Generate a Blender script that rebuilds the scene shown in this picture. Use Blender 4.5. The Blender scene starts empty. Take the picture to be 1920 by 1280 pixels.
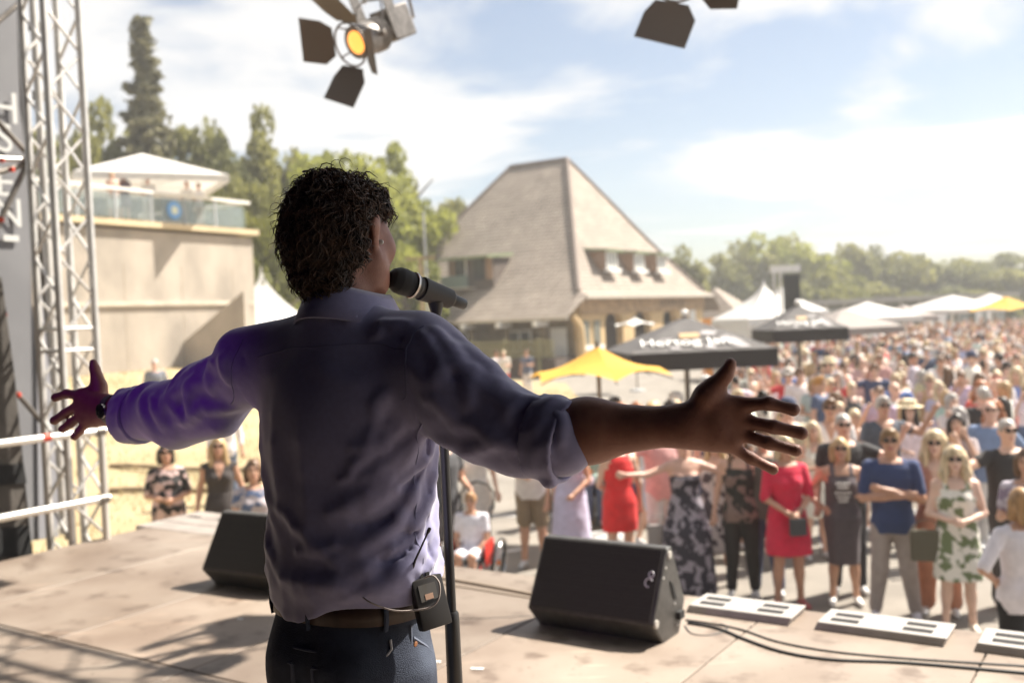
import bpy, bmesh, math, random
import numpy as np
from mathutils import Vector, Matrix, Euler

R = math.radians
scene = bpy.context.scene
col = scene.collection
random.seed(7)
np.random.seed(7)

# ------------------------------------------------------------------ camera
CAM_H, FPX, ROLL, PITCH = 3.0, 1867.0, R(2.5), R(1.35)
cam_data = bpy.data.cameras.new('camera')
cam_data.sensor_width = 36.0
cam_data.lens = FPX / 1920.0 * 36.0
cam_data.clip_start, cam_data.clip_end = 0.05, 3000.0
cam_data.dof.use_dof = True
cam_data.dof.focus_distance = 1.9
cam_data.dof.aperture_fstop = 3.2
cam = bpy.data.objects.new('camera', cam_data)
col.objects.link(cam)
cam.matrix_world = (Matrix.Translation((0, 0, CAM_H)) @ Matrix.Rotation(math.pi / 2 - PITCH, 4, 'X')
                    @ Matrix.Rotation(-ROLL, 4, 'Z'))
scene.camera = cam

# ------------------------------------------------------------------ light
SUN_AZ, SUN_EL = R(63), R(52)            # azimuth measured from +Y towards +X
SUNV = Vector((math.sin(SUN_AZ) * math.cos(SUN_EL), math.cos(SUN_AZ) * math.cos(SUN_EL), math.sin(SUN_EL)))
sd = bpy.data.lights.new('sun', 'SUN')
sd.energy = 5.0
sd.angle = R(0.6)
sd.color = (1.0, 0.93, 0.82)
sun = bpy.data.objects.new('sun', sd)
col.objects.link(sun)
sun.rotation_euler = (-SUNV).to_track_quat('-Z', 'Y').to_euler()

world = bpy.data.worlds.new('World')
scene.world = world
world.use_nodes = True
wt = world.node_tree
wt.nodes.clear()


def wn(t, **kw):
    n = wt.nodes.new(t)
    for k, v in kw.items():
        setattr(n, k, v)
    return n


def wlink(a, b):
    wt.links.new(a, b)


w_out = wn('ShaderNodeOutputWorld')
w_bg = wn('ShaderNodeBackground')
w_bg.inputs['Strength'].default_value = 0.05
w_sky = wn('ShaderNodeTexSky', sky_type='NISHITA')
w_sky.sun_disc = False
w_sky.sun_elevation = SUN_EL
w_sky.sun_rotation = SUN_AZ
w_sky.air_density, w_sky.dust_density, w_sky.ozone_density = 1.0, 1.1, 1.3
w_tc = wn('ShaderNodeTexCoord')
w_sep = wn('ShaderNodeSeparateXYZ')
wlink(w_tc.outputs['Generated'], w_sep.inputs[0])
w_add = wn('ShaderNodeMath', operation='ADD')
wlink(w_sep.outputs['Z'], w_add.inputs[0])
w_add.inputs[1].default_value = 0.16
w_mx = wn('ShaderNodeMath', operation='MAXIMUM')
wlink(w_add.outputs[0], w_mx.inputs[0])
w_mx.inputs[1].default_value = 0.03
w_dx = wn('ShaderNodeMath', operation='DIVIDE')
w_dy = wn('ShaderNodeMath', operation='DIVIDE')
wlink(w_sep.outputs['X'], w_dx.inputs[0]); wlink(w_mx.outputs[0], w_dx.inputs[1])
wlink(w_sep.outputs['Y'], w_dy.inputs[0]); wlink(w_mx.outputs[0], w_dy.inputs[1])
w_cmb = wn('ShaderNodeCombineXYZ')
wlink(w_dx.outputs[0], w_cmb.inputs['X']); wlink(w_dy.outputs[0], w_cmb.inputs['Y'])
w_map = wn('ShaderNodeMapping')
w_map.inputs['Location'].default_value = (-7.7, -2.1, 0.0)
w_map.inputs['Scale'].default_value = (0.8, 1.15, 1.0)
wlink(w_cmb.outputs[0], w_map.inputs['Vector'])
w_noise = wn('ShaderNodeTexNoise')
w_noise.inputs['Scale'].default_value = 1.05
w_noise.inputs['Detail'].default_value = 8.0
w_noise.inputs['Roughness'].default_value = 0.52
w_noise.inputs['Distortion'].default_value = 0.35
wlink(w_map.outputs[0], w_noise.inputs['Vector'])
w_ramp = wn('ShaderNodeValToRGB')
w_ramp.color_ramp.elements[0].position = 0.462
w_ramp.color_ramp.elements[1].position = 0.555
w_ramp.color_ramp.interpolation = 'EASE'
wlink(w_noise.outputs['Fac'], w_ramp.inputs[0])
w_mix = wn('ShaderNodeMix', data_type='RGBA')
w_fac = wn('ShaderNodeMapRange')
wlink(w_ramp.outputs['Color'], w_fac.inputs[0])
w_fac.inputs['To Min'].default_value = 0.14      # thin veil of high cloud
w_fac.inputs['To Max'].default_value = 0.94
wlink(w_fac.outputs[0], w_mix.inputs['Factor'])
wlink(w_sky.outputs[0], w_mix.inputs['A'])
w_mix.inputs['B'].default_value = (7.6, 7.5, 7.4, 1)
wlink(w_mix.outputs['Result'], w_bg.inputs['Color'])
wlink(w_bg.outputs[0], w_out.inputs['Surface'])

vs = scene.view_settings
vs.view_transform = 'Standard'
vs.look = 'None'
vs.exposure = 1.42
vs.gamma = 1.0
vs.use_curve_mapping = False
scene.render.engine = 'CYCLES'
scene.cycles.use_denoising = True
scene.cycles.max_bounces = 7
scene.cycles.transparent_max_bounces = 8
scene.cycles.sample_clamp_indirect = 6.0

# ------------------------------------------------------------------ pixel -> place helpers (photo pixels, 1920 wide)


def ray(x, y):
    dx, dy = x - 960.0, y - 640.0
    xr = dx * math.cos(ROLL) - dy * math.sin(ROLL)
    yr = dx * math.sin(ROLL) + dy * math.cos(ROLL)
    v = (xr / FPX, 1.0, -yr / FPX)
    c, s = math.cos(-PITCH), math.sin(-PITCH)
    return Vector((v[0], v[1] * c - v[2] * s, v[1] * s + v[2] * c))


def at(x, y, d):
    r = ray(x, y)
    p = r * (d / r[1])
    p.z += CAM_H
    return p


def atz(x, y, z):
    r = ray(x, y)
    p = r * ((z - CAM_H) / r.z)
    p.z += CAM_H
    return p


# ------------------------------------------------------------------ object helpers
def tag(o, label=None, cat=None, group=None, kind=None):
    if label: o['label'] = label
    if cat: o['category'] = cat
    if group: o['group'] = group
    if kind: o['kind'] = kind
    return o


def link(name, data, parent=None, loc=None, rot=None):
    o = bpy.data.objects.new(name, data)
    col.objects.link(o)
    if parent is not None:
        o.parent = parent
    if loc is not None:
        o.location = loc
    if rot is not None:
        o.rotation_euler = rot
    return o


def empty(name, loc=(0, 0, 0), rz=0.0, parent=None):
    o = link(name, None, parent, loc, (0, 0, rz))
    o.empty_display_size = 0.1
    return o


def np_mesh(name, V, F, mats=(), mi=None, smooth=True):
    """V (n,3), F (m,3|4) -> mesh, quickly."""
    V = np.asarray(V, np.float32); F = np.asarray(F, np.int32)
    k = F.shape[1]
    me = bpy.data.meshes.new(name)
    me.vertices.add(len(V)); me.vertices.foreach_set('co', V.ravel())
    me.loops.add(F.size); me.loops.foreach_set('vertex_index', F.ravel())
    me.polygons.add(len(F))
    me.polygons.foreach_set('loop_start', np.arange(0, F.size, k, dtype=np.int32))
    me.polygons.foreach_set('loop_total', np.full(len(F), k, np.int32))
    if mi is not None:
        me.polygons.foreach_set('material_index', np.asarray(mi, np.int32))
    if smooth:
        me.polygons.foreach_set('use_smooth', np.ones(len(F), bool))
    for m in mats:
        me.materials.append(m)
    me.update(calc_edges=True)
    me.validate()
    return me


class MB:
    """collects boxes, tubes, lathes ... and builds ONE mesh object"""

    def __init__(self):
        self.v, self.f, self.m, self.cur = [], [], [], 0

    def mat(self, i):
        self.cur = i
        return self

    def add(self, vs_, fs):
        b = len(self.v)
        self.v += [tuple(p) for p in vs_]
        self.f += [tuple(b + i for i in f) for f in fs]
        self.m += [self.cur] * len(fs)
        return self

    def box(self, c, s, M=None):
        c = Vector(c); h = Vector(s) / 2
        ps = [Vector((sx * h.x, sy * h.y, sz * h.z)) for sz in (-1, 1) for sy in (-1, 1) for sx in (-1, 1)]
        if M is not None:
            ps = [M @ p for p in ps]
        self.add([c + p for p in ps], [(0, 2, 3, 1), (4, 5, 7, 6), (0, 1, 5, 4), (2, 6, 7, 3), (0, 4, 6, 2), (1, 3, 7, 5)])
        return self

    def tube(self, pts, r, n=8, cap=True, flat=None):
        pts = [Vector(p) for p in pts]
        rs = r if isinstance(r, (list, tuple)) else [r] * len(pts)
        rings = []
        up = Vector((0, 0, 1))
        t0 = (pts[1] - pts[0]).normalized()
        if abs(t0.z) > 0.95:
            up = Vector((1, 0, 0))
        side = t0.cross(up).normalized()
        for i, p in enumerate(pts):
            t = (pts[min(i + 1, len(pts) - 1)] - pts[max(i - 1, 0)]).normalized()
            side = (side - t * side.dot(t)).normalized()
            b = t.cross(side)
            rings.append([p + (side * math.cos(2 * math.pi * k / n) + b * math.sin(2 * math.pi * k / n) * (flat or 1.0)) * rs[i]
                          for k in range(n)])
        vs_ = [q for rg in rings for q in rg]
        fs = [(i * n + k, i * n + (k + 1) % n, (i + 1) * n + (k + 1) % n, (i + 1) * n + k)
              for i in range(len(pts) - 1) for k in range(n)]
        if cap:
            fs += [tuple(range(n - 1, -1, -1)), tuple((len(pts) - 1) * n + k for k in range(n))]
        return self.add(vs_, fs)

    def lathe(self, prof, o, d, n=20):
        """prof: (dist along d, radius)"""
        o, d = Vector(o), Vector(d).normalized()
        up = Vector((0, 0, 1)) if abs(d.z) < 0.9 else Vector((1, 0, 0))
        s = d.cross(up).normalized(); b = d.cross(s)
        vs_ = [o + d * h + (s * math.cos(2 * math.pi * k / n) + b * math.sin(2 * math.pi * k / n)) * max(r, 1e-4)
               for h, r in prof for k in range(n)]
        m = len(prof)
        fs = [(i * n + k, (i + 1) * n + k, (i + 1) * n + (k + 1) % n, i * n + (k + 1) % n) for i in range(m - 1) for k in range(n)]
        fs += [tuple(range(n)), tuple((m - 1) * n + k for k in range(n - 1, -1, -1))]
        return self.add(vs_, fs)

    def prism(self, poly, d):
        """poly: list of 3d points (planar), d: extrusion vector"""
        n = len(poly); d = Vector(d)
        vs_ = [Vector(p) for p in poly] + [Vector(p) + d for p in poly]
        fs = [tuple(range(n - 1, -1, -1)), tuple(range(n, 2 * n))]
        fs += [(i, (i + 1) % n, n + (i + 1) % n, n + i) for i in range(n)]
        return self.add(vs_, fs)

    def mesh(self, name, mats, bevel=0, seg=2, smooth=False, recalc=True):
        me = bpy.data.meshes.new(name)
        me.from_pydata([tuple(p) for p in self.v], [], self.f)
        for m in (mats if isinstance(mats, (list, tuple)) else [mats]):
            me.materials.append(m)
        me.polygons.foreach_set('material_index', self.m)
        if bevel or recalc:
            bm = bmesh.new(); bm.from_mesh(me)
            if recalc:
                bmesh.ops.recalc_face_normals(bm, faces=bm.faces[:])
            if bevel:
                es = [e for e in bm.edges if len(e.link_faces) == 2 and e.calc_face_angle(0) > R(25)]
                bmesh.ops.bevel(bm, geom=es, offset=bevel, segments=seg, profile=0.6, affect='EDGES', clamp_overlap=True)
            bm.to_mesh(me); bm.free()
        if smooth:
            me.polygons.foreach_set('use_smooth', [True] * len(me.polygons))
            if smooth != 'all':
                me.set_sharp_from_angle(angle=R(38))
        me.update()
        return me

    def build(self, name, mats, parent=None, bevel=0, seg=2, smooth=False, loc=None, recalc=True):
        return link(name, self.mesh(name, mats, bevel, seg, smooth, recalc), parent, loc)


def copy_tree(o, parent=None):
    c = o.copy()
    col.objects.link(c)
    c.parent = parent
    for ch in o.children:
        copy_tree(ch, c)
    return c


# ------------------------------------------------------------------ materials
MATS = {}


def mat(name, color=(0.5, 0.5, 0.5), rough=0.6, metal=0.0, spec=0.5, var=0.0, vscale=4.0, color2=None, bump=0.0, bscale=40.0,
        transl=0.0, coat=0.0, attr=None, attr2=None, detail=4.0, sheen=0.0, coords='Object', ramp=(0.38, 0.62), vvec=(1, 1, 1), emit=0.0):
    if name in MATS:
        return MATS[name]
    m = bpy.data.materials.new(name)
    m.use_nodes = True
    nt = m.node_tree
    b = nt.nodes['Principled BSDF']
    out = nt.nodes['Material Output']
    b.inputs['Roughness'].default_value = rough
    b.inputs['Metallic'].default_value = metal
    b.inputs['Specular IOR Level'].default_value = spec
    b.inputs['Coat Weight'].default_value = coat
    b.inputs['Sheen Weight'].default_value = sheen
    csock = None
    if attr:
        a = nt.nodes.new('ShaderNodeAttribute'); a.attribute_type = 'OBJECT'; a.attribute_name = attr
        csock = a.outputs['Color']
    else:
        rgb = nt.nodes.new('ShaderNodeRGB'); rgb.outputs[0].default_value = (*color, 1)
        csock = rgb.outputs[0]
    tc = nt.nodes.new('ShaderNodeTexCoord')
    if var > 0 or color2 is not None or attr2:
        mp = nt.nodes.new('ShaderNodeMapping'); mp.inputs['Scale'].default_value = vvec
        nt.links.new(tc.outputs[coords], mp.inputs['Vector'])
        nz = nt.nodes.new('ShaderNodeTexNoise')
        nz.inputs['Scale'].default_value = vscale; nz.inputs['Detail'].default_value = detail
        nt.links.new(mp.outputs[0], nz.inputs['Vector'])
        rp = nt.nodes.new('ShaderNodeMapRange')
        rp.inputs['From Min'].default_value, rp.inputs['From Max'].default_value = ramp
        nt.links.new(nz.outputs['Fac'], rp.inputs['Value'])
        mx = nt.nodes.new('ShaderNodeMix'); mx.data_type = 'RGBA'
        nt.links.new(rp.outputs[0], mx.inputs['Factor'])
        if attr2:
            a2 = nt.nodes.new('ShaderNodeAttribute'); a2.attribute_type = 'OBJECT'; a2.attribute_name = attr2
            nt.links.new(csock, mx.inputs['A']); nt.links.new(a2.outputs['Color'], mx.inputs['B'])
        elif color2 is not None:
            nt.links.new(csock, mx.inputs['A']); mx.inputs['B'].default_value = (*color2, 1)
        else:
            hs0 = nt.nodes.new('ShaderNodeHueSaturation'); hs0.inputs['Value'].default_value = 1 - var
            hs1 = nt.nodes.new('ShaderNodeHueSaturation'); hs1.inputs['Value'].default_value = 1 + var
            nt.links.new(csock, hs0.inputs['Color']); nt.links.new(csock, hs1.inputs['Color'])
            nt.links.new(hs0.outputs[0], mx.inputs['A']); nt.links.new(hs1.outputs[0], mx.inputs['B'])
        csock = mx.outputs['Result']
    nt.links.new(csock, b.inputs['Base Color'])
    if bump > 0:
        nb = nt.nodes.new('ShaderNodeTexNoise'); nb.inputs['Scale'].default_value = bscale; nb.inputs['Detail'].default_value = 3
        nt.links.new(tc.outputs[coords], nb.inputs['Vector'])
        bp = nt.nodes.new('ShaderNodeBump'); bp.inputs['Strength'].default_value = min(1, bump); bp.inputs['Distance'].default_value = 0.02
        nt.links.new(nb.outputs['Fac'], bp.inputs['Height']); nt.links.new(bp.outputs[0], b.inputs['Normal'])
    if transl > 0:
        tr = nt.nodes.new('ShaderNodeBsdfTranslucent'); nt.links.new(csock, tr.inputs['Color'])
        ms = nt.nodes.new('ShaderNodeMixShader'); ms.inputs[0].default_value = transl
        nt.links.new(b.outputs[0], ms.inputs[1]); nt.links.new(tr.outputs[0], ms.inputs[2])
        nt.links.new(ms.outputs[0], out.inputs['Surface'])
    if emit > 0:
        nt.links.new(csock, b.inputs['Emission Color']); b.inputs['Emission Strength'].default_value = emit
    MATS[name] = m
    return m


# ------------------------------------------------------------------ signed-distance modelling (continuous bodies)
class Prim:
    def __init__(self, fn, lo, hi, label, k):
        self.fn, self.lo, self.hi, self.label, self.k = fn, np.array(lo, float), np.array(hi, float), label, k


def cone(a, b, ra, rb, label='', k=0.02, flat=None):
    a = np.array(a, float); b = np.array(b, float); ba = b - a; L2 = max(ba @ ba, 1e-9)
    if flat is not None:
        w = np.array(flat[0], float); w /= np.linalg.norm(w); fac = flat[1]

    def fn(X, Y, Z):
        px, py, pz = X - a[0], Y - a[1], Z - a[2]
        t = np.clip((px * ba[0] + py * ba[1] + pz * ba[2]) / L2, 0, 1)
        qx, qy, qz = px - t * ba[0], py - t * ba[1], pz - t * ba[2]
        if flat is not None:
            qw = (qx * w[0] + qy * w[1] + qz * w[2]) * (1 / fac - 1)
            qx, qy, qz = qx + qw * w[0], qy + qw * w[1], qz + qw * w[2]
            return (np.sqrt(qx * qx + qy * qy + qz * qz) - (ra + (rb - ra) * t)) * min(1, max(fac, 0.5))
        return np.sqrt(qx * qx + qy * qy + qz * qz) - (ra + (rb - ra) * t)
    r = max(ra, rb)
    return Prim(fn, np.minimum(a, b) - r, np.maximum(a, b) + r, label, k)


def ell(c, r, label='', k=0.02, rot=None):
    c = np.array(c, float); r = np.array(r, float)
    Mx = None if rot is None else np.array(rot, float)

    def fn(X, Y, Z):
        x, y, z = X - c[0], Y - c[1], Z - c[2]
        if Mx is not None:
            x, y, z = (Mx[0][0] * x + Mx[1][0] * y + Mx[2][0] * z, Mx[0][1] * x + Mx[1][1] * y + Mx[2][1] * z,
                       Mx[0][2] * x + Mx[1][2] * y + Mx[2][2] * z)
        k0 = np.sqrt((x / r[0]) ** 2 + (y / r[1]) ** 2 + (z / r[2]) ** 2)
        k1 = np.sqrt((x / r[0] ** 2) ** 2 + (y / r[1] ** 2) ** 2 + (z / r[2] ** 2) ** 2) + 1e-6
        return k0 * (k0 - 1) / k1
    m = r.max() if Mx is not None else r
    return Prim(fn, c - m, c + m, label, k)


def loft(rows, label='', k=0.02, p=2.3):
    """rows: (z, cx, cy, rx, ry) ascending"""
    A = np.array(rows, float)

    def fn(X, Y, Z):
        zc = np.clip(Z, A[0, 0], A[-1, 0])
        cx, cy, rx, ry = (np.interp(zc, A[:, 0], A[:, i]) for i in (1, 2, 3, 4))
        f = ((np.abs((X - cx) / rx) ** p + np.abs((Y - cy) / ry) ** p + 1e-9) ** (1 / p) - 1) * np.minimum(rx, ry)
        return np.maximum(f, np.maximum(A[0, 0] - Z, Z - A[-1, 0]))
    lo = (min(A[:, 1] - A[:, 3]), min(A[:, 2] - A[:, 4]), A[0, 0]); hi = (max(A[:, 1] + A[:, 3]), max(A[:, 2] + A[:, 4]), A[-1, 0])
    return Prim(fn, lo, hi, label, k)


def nets(D, lo, vox):
    """naive surface nets on grid D (negative inside)"""
    S = D < 0
    nx, ny, nz = D.shape
    c = np.zeros((nx - 1, ny - 1, nz - 1), np.int8)
    for dx in (0, 1):
        for dy in (0, 1):
            for dz in (0, 1):
                c += S[dx:nx - 1 + dx, dy:ny - 1 + dy, dz:nz - 1 + dz]
    I, J, K = np.nonzero((c > 0) & (c < 8))
    ids = np.full(c.shape, -1, np.int32)
    ids[I, J, K] = np.arange(len(I))
    P = np.zeros((len(I), 3)); N = np.zeros(len(I))
    corner = {(dx, dy, dz): D[I + dx, J + dy, K + dz] for dx in (0, 1) for dy in (0, 1) for dz in (0, 1)}
    for ax in range(3):
        for u in (0, 1):
            for w in (0, 1):
                p0 = [0, 0, 0]; o = [i for i in range(3) if i != ax]
                p0[o[0]], p0[o[1]] = u, w
                p1 = list(p0); p1[ax] = 1
                d0, d1 = corner[tuple(p0)], corner[tuple(p1)]
                m = (d0 < 0) != (d1 < 0)
                t = np.where(m, d0 / np.where(m, d0 - d1, 1), 0)
                q = np.tile(np.array(p0, float), (len(I), 1)); q[:, ax] = t
                P += q * m[:, None]; N += m
    V = (P / N[:, None] + np.stack([I, J, K], 1)) * vox + np.array(lo)
    Q = []
    for ax in range(3):
        sl0 = [slice(1, -1)] * 3; sl1 = [slice(1, -1)] * 3
        sl0[ax] = slice(0, -1); sl1[ax] = slice(1, None)
        a, b = S[tuple(sl0)], S[tuple(sl1)]
        idx = np.array(np.nonzero(a != b))
        inside = a[tuple(idx)]
        g = idx.copy()
        for i in range(3):
            if i != ax:
                g[i] += 1
        o1, o2 = [(1, 2), (2, 0), (0, 1)][ax]

        def cell(d1, d2):
            h = g.copy(); h[o1] += d1; h[o2] += d2
            return ids[tuple(h)]
        q = np.stack([cell(-1, -1), cell(0, -1), cell(0, 0), cell(-1, 0)], 1)
        q[~inside] = q[~inside][:, ::-1]
        Q.append(q)
    Q = np.concatenate(Q)
    Q = Q[(Q >= 0).all(1)]
    return V, Q


def relax(V, Q, it=1, f=0.5):
    for _ in range(it):
        S = np.zeros_like(V); n = np.zeros(len(V))
        for i in range(4):
            for j in (1, 3):
                np.add.at(S, Q[:, i], V[Q[:, (i + j) % 4]]); np.add.at(n, Q[:, i], 1)
        V = V + f * (S / np.maximum(n, 1)[:, None] - V)
    return V


def field(prims, vox, pad=0.02, disp=None, cut=None):
    lo = np.min([p.lo for p in prims], 0) - pad - 2 * vox
    hi = np.max([p.hi for p in prims], 0) + pad + 2 * vox
    n = np.ceil((hi - lo) / vox).astype(int) + 1
    D = np.full(n, 0.5, np.float32)
    ax = [(lo[i] + vox * np.arange(n[i])).astype(np.float32) for i in range(3)]
    for p in prims:
        m = pad + 3 * p.k
        i0 = np.maximum(((p.lo - m - lo) / vox).astype(int), 0)
        i1 = np.minimum(((p.hi + m - lo) / vox).astype(int) + 2, n)
        sl = tuple(slice(i0[i], i1[i]) for i in range(3))
        d = p.fn(ax[0][sl[0]][:, None, None], ax[1][sl[1]][None, :, None], ax[2][sl[2]][None, None, :]).astype(np.float32)
        E = D[sl]
        if p.k > 0:
            h = np.clip(0.5 + 0.5 * (E - d) / p.k, 0, 1)
            D[sl] = E * (1 - h) + d * h - p.k * h * (1 - h)
        else:
            D[sl] = np.minimum(E, d)
    if disp is not None:
        near = np.abs(D) < 0.06
        I = np.nonzero(near)
        D[I] += disp(ax[0][I[0]], ax[1][I[1]], ax[2][I[2]]).astype(np.float32)
    if cut is not None:
        for p in cut:
            d = p.fn(ax[0][:, None, None], ax[1][None, :, None], ax[2][None, None, :]).astype(np.float32)
            D = np.maximum(D, -d)
    return nets(D, lo, vox)


def labels_of(prims, V):
    best = np.full(len(V), 1e9); lab = np.zeros(len(V), int)
    for i, p in enumerate(prims):
        d = p.fn(V[:, 0], V[:, 1], V[:, 2])
        m = d < best
        best[m] = d[m]; lab[m] = i
    return np.array([p.label for p in prims])[lab]


def vnoise(x, y, z, f=1.0, seed=0):
    """cheap smooth 3-d noise from sines, about -1..1"""
    r = np.random.RandomState(seed)
    s = 0
    for i in range(6):
        d = r.normal(size=3); d /= np.linalg.norm(d); ph = r.uniform(0, 6.28)
        s = s + np.sin((x * d[0] + y * d[1] + z * d[2]) * f * r.uniform(0.7, 1.5) + ph)
    return s / 3.0
# ------------------------------------------------------------------ people
def pmat(n, **k):
    return mat(n, **k)


def person_mats():
    skin = mat('skin', attr='skin_color', rough=0.5, var=0.08, vscale=9)
    top = mat('top_cloth', attr='top_color', rough=0.85, var=0.07, vscale=14, sheen=0.1)
    bottom = mat('bottom_cloth', attr='bottom_color', rough=0.9, var=0.07, vscale=14)
    shoe = mat('shoe_leather', attr='shoe_color', rough=0.6)
    eye = mat('eye_dark', (0.05, 0.03, 0.025), 0.4)
    lip = mat('lips', (0.42, 0.13, 0.11), 0.45)
    tprint = mat('print_cloth', attr='top_color', attr2='print_color', rough=0.85, vscale=11, detail=1.5, ramp=(0.5, 0.56))
    return [skin, top, bottom, shoe, eye, lip, tprint]


ARMS = {  # elbow, wrist for the +x arm of a 1.75 m figure that faces -y
    'down': ((0.255, 0.03, 1.13), (0.275, -0.05, 0.885)),
    'down2': ((0.27, 0.05, 1.14), (0.30, 0.0, 0.89)),
    'front': ((0.25, -0.03, 1.13), (0.055, -0.21, 1.00)),
    'belly': ((0.26, -0.02, 1.14), (0.07, -0.20, 1.10)),
    'cross_a': ((0.25, -0.07, 1.13), (-0.09, -0.19, 1.17)),
    'cross_b': ((0.25, -0.07, 1.13), (-0.07, -0.21, 1.23)),
    'cup': ((0.245, 0.0, 1.14), (0.155, -0.24, 1.19)),
    'cup_low': ((0.25, 0.02, 1.13), (0.22, -0.22, 1.07)),
    'phone': ((0.23, -0.14, 1.19), (0.09, -0.27, 1.42)),
    'up': ((0.30, -0.05, 1.56), (0.28, -0.10, 1.82)),
    'wave': ((0.40, -0.06, 1.33), (0.52, -0.14, 1.56)),
    'out': ((0.43, -0.03, 1.33), (0.64, -0.16, 1.36)),
    'hip': ((0.37, 0.07, 1.16), (0.19, -0.04, 1.03)),
    'clap': ((0.25, -0.10, 1.18), (0.03, -0.27, 1.33)),
    'face': ((0.24, -0.16, 1.20), (0.10, -0.17, 1.50)),
    'back': ((0.27, 0.12, 1.15), (0.06, 0.17, 1.02)),
    'lap': ((0.23, -0.05, 0.93), (0.11, -0.26, 0.80)),
}


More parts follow.
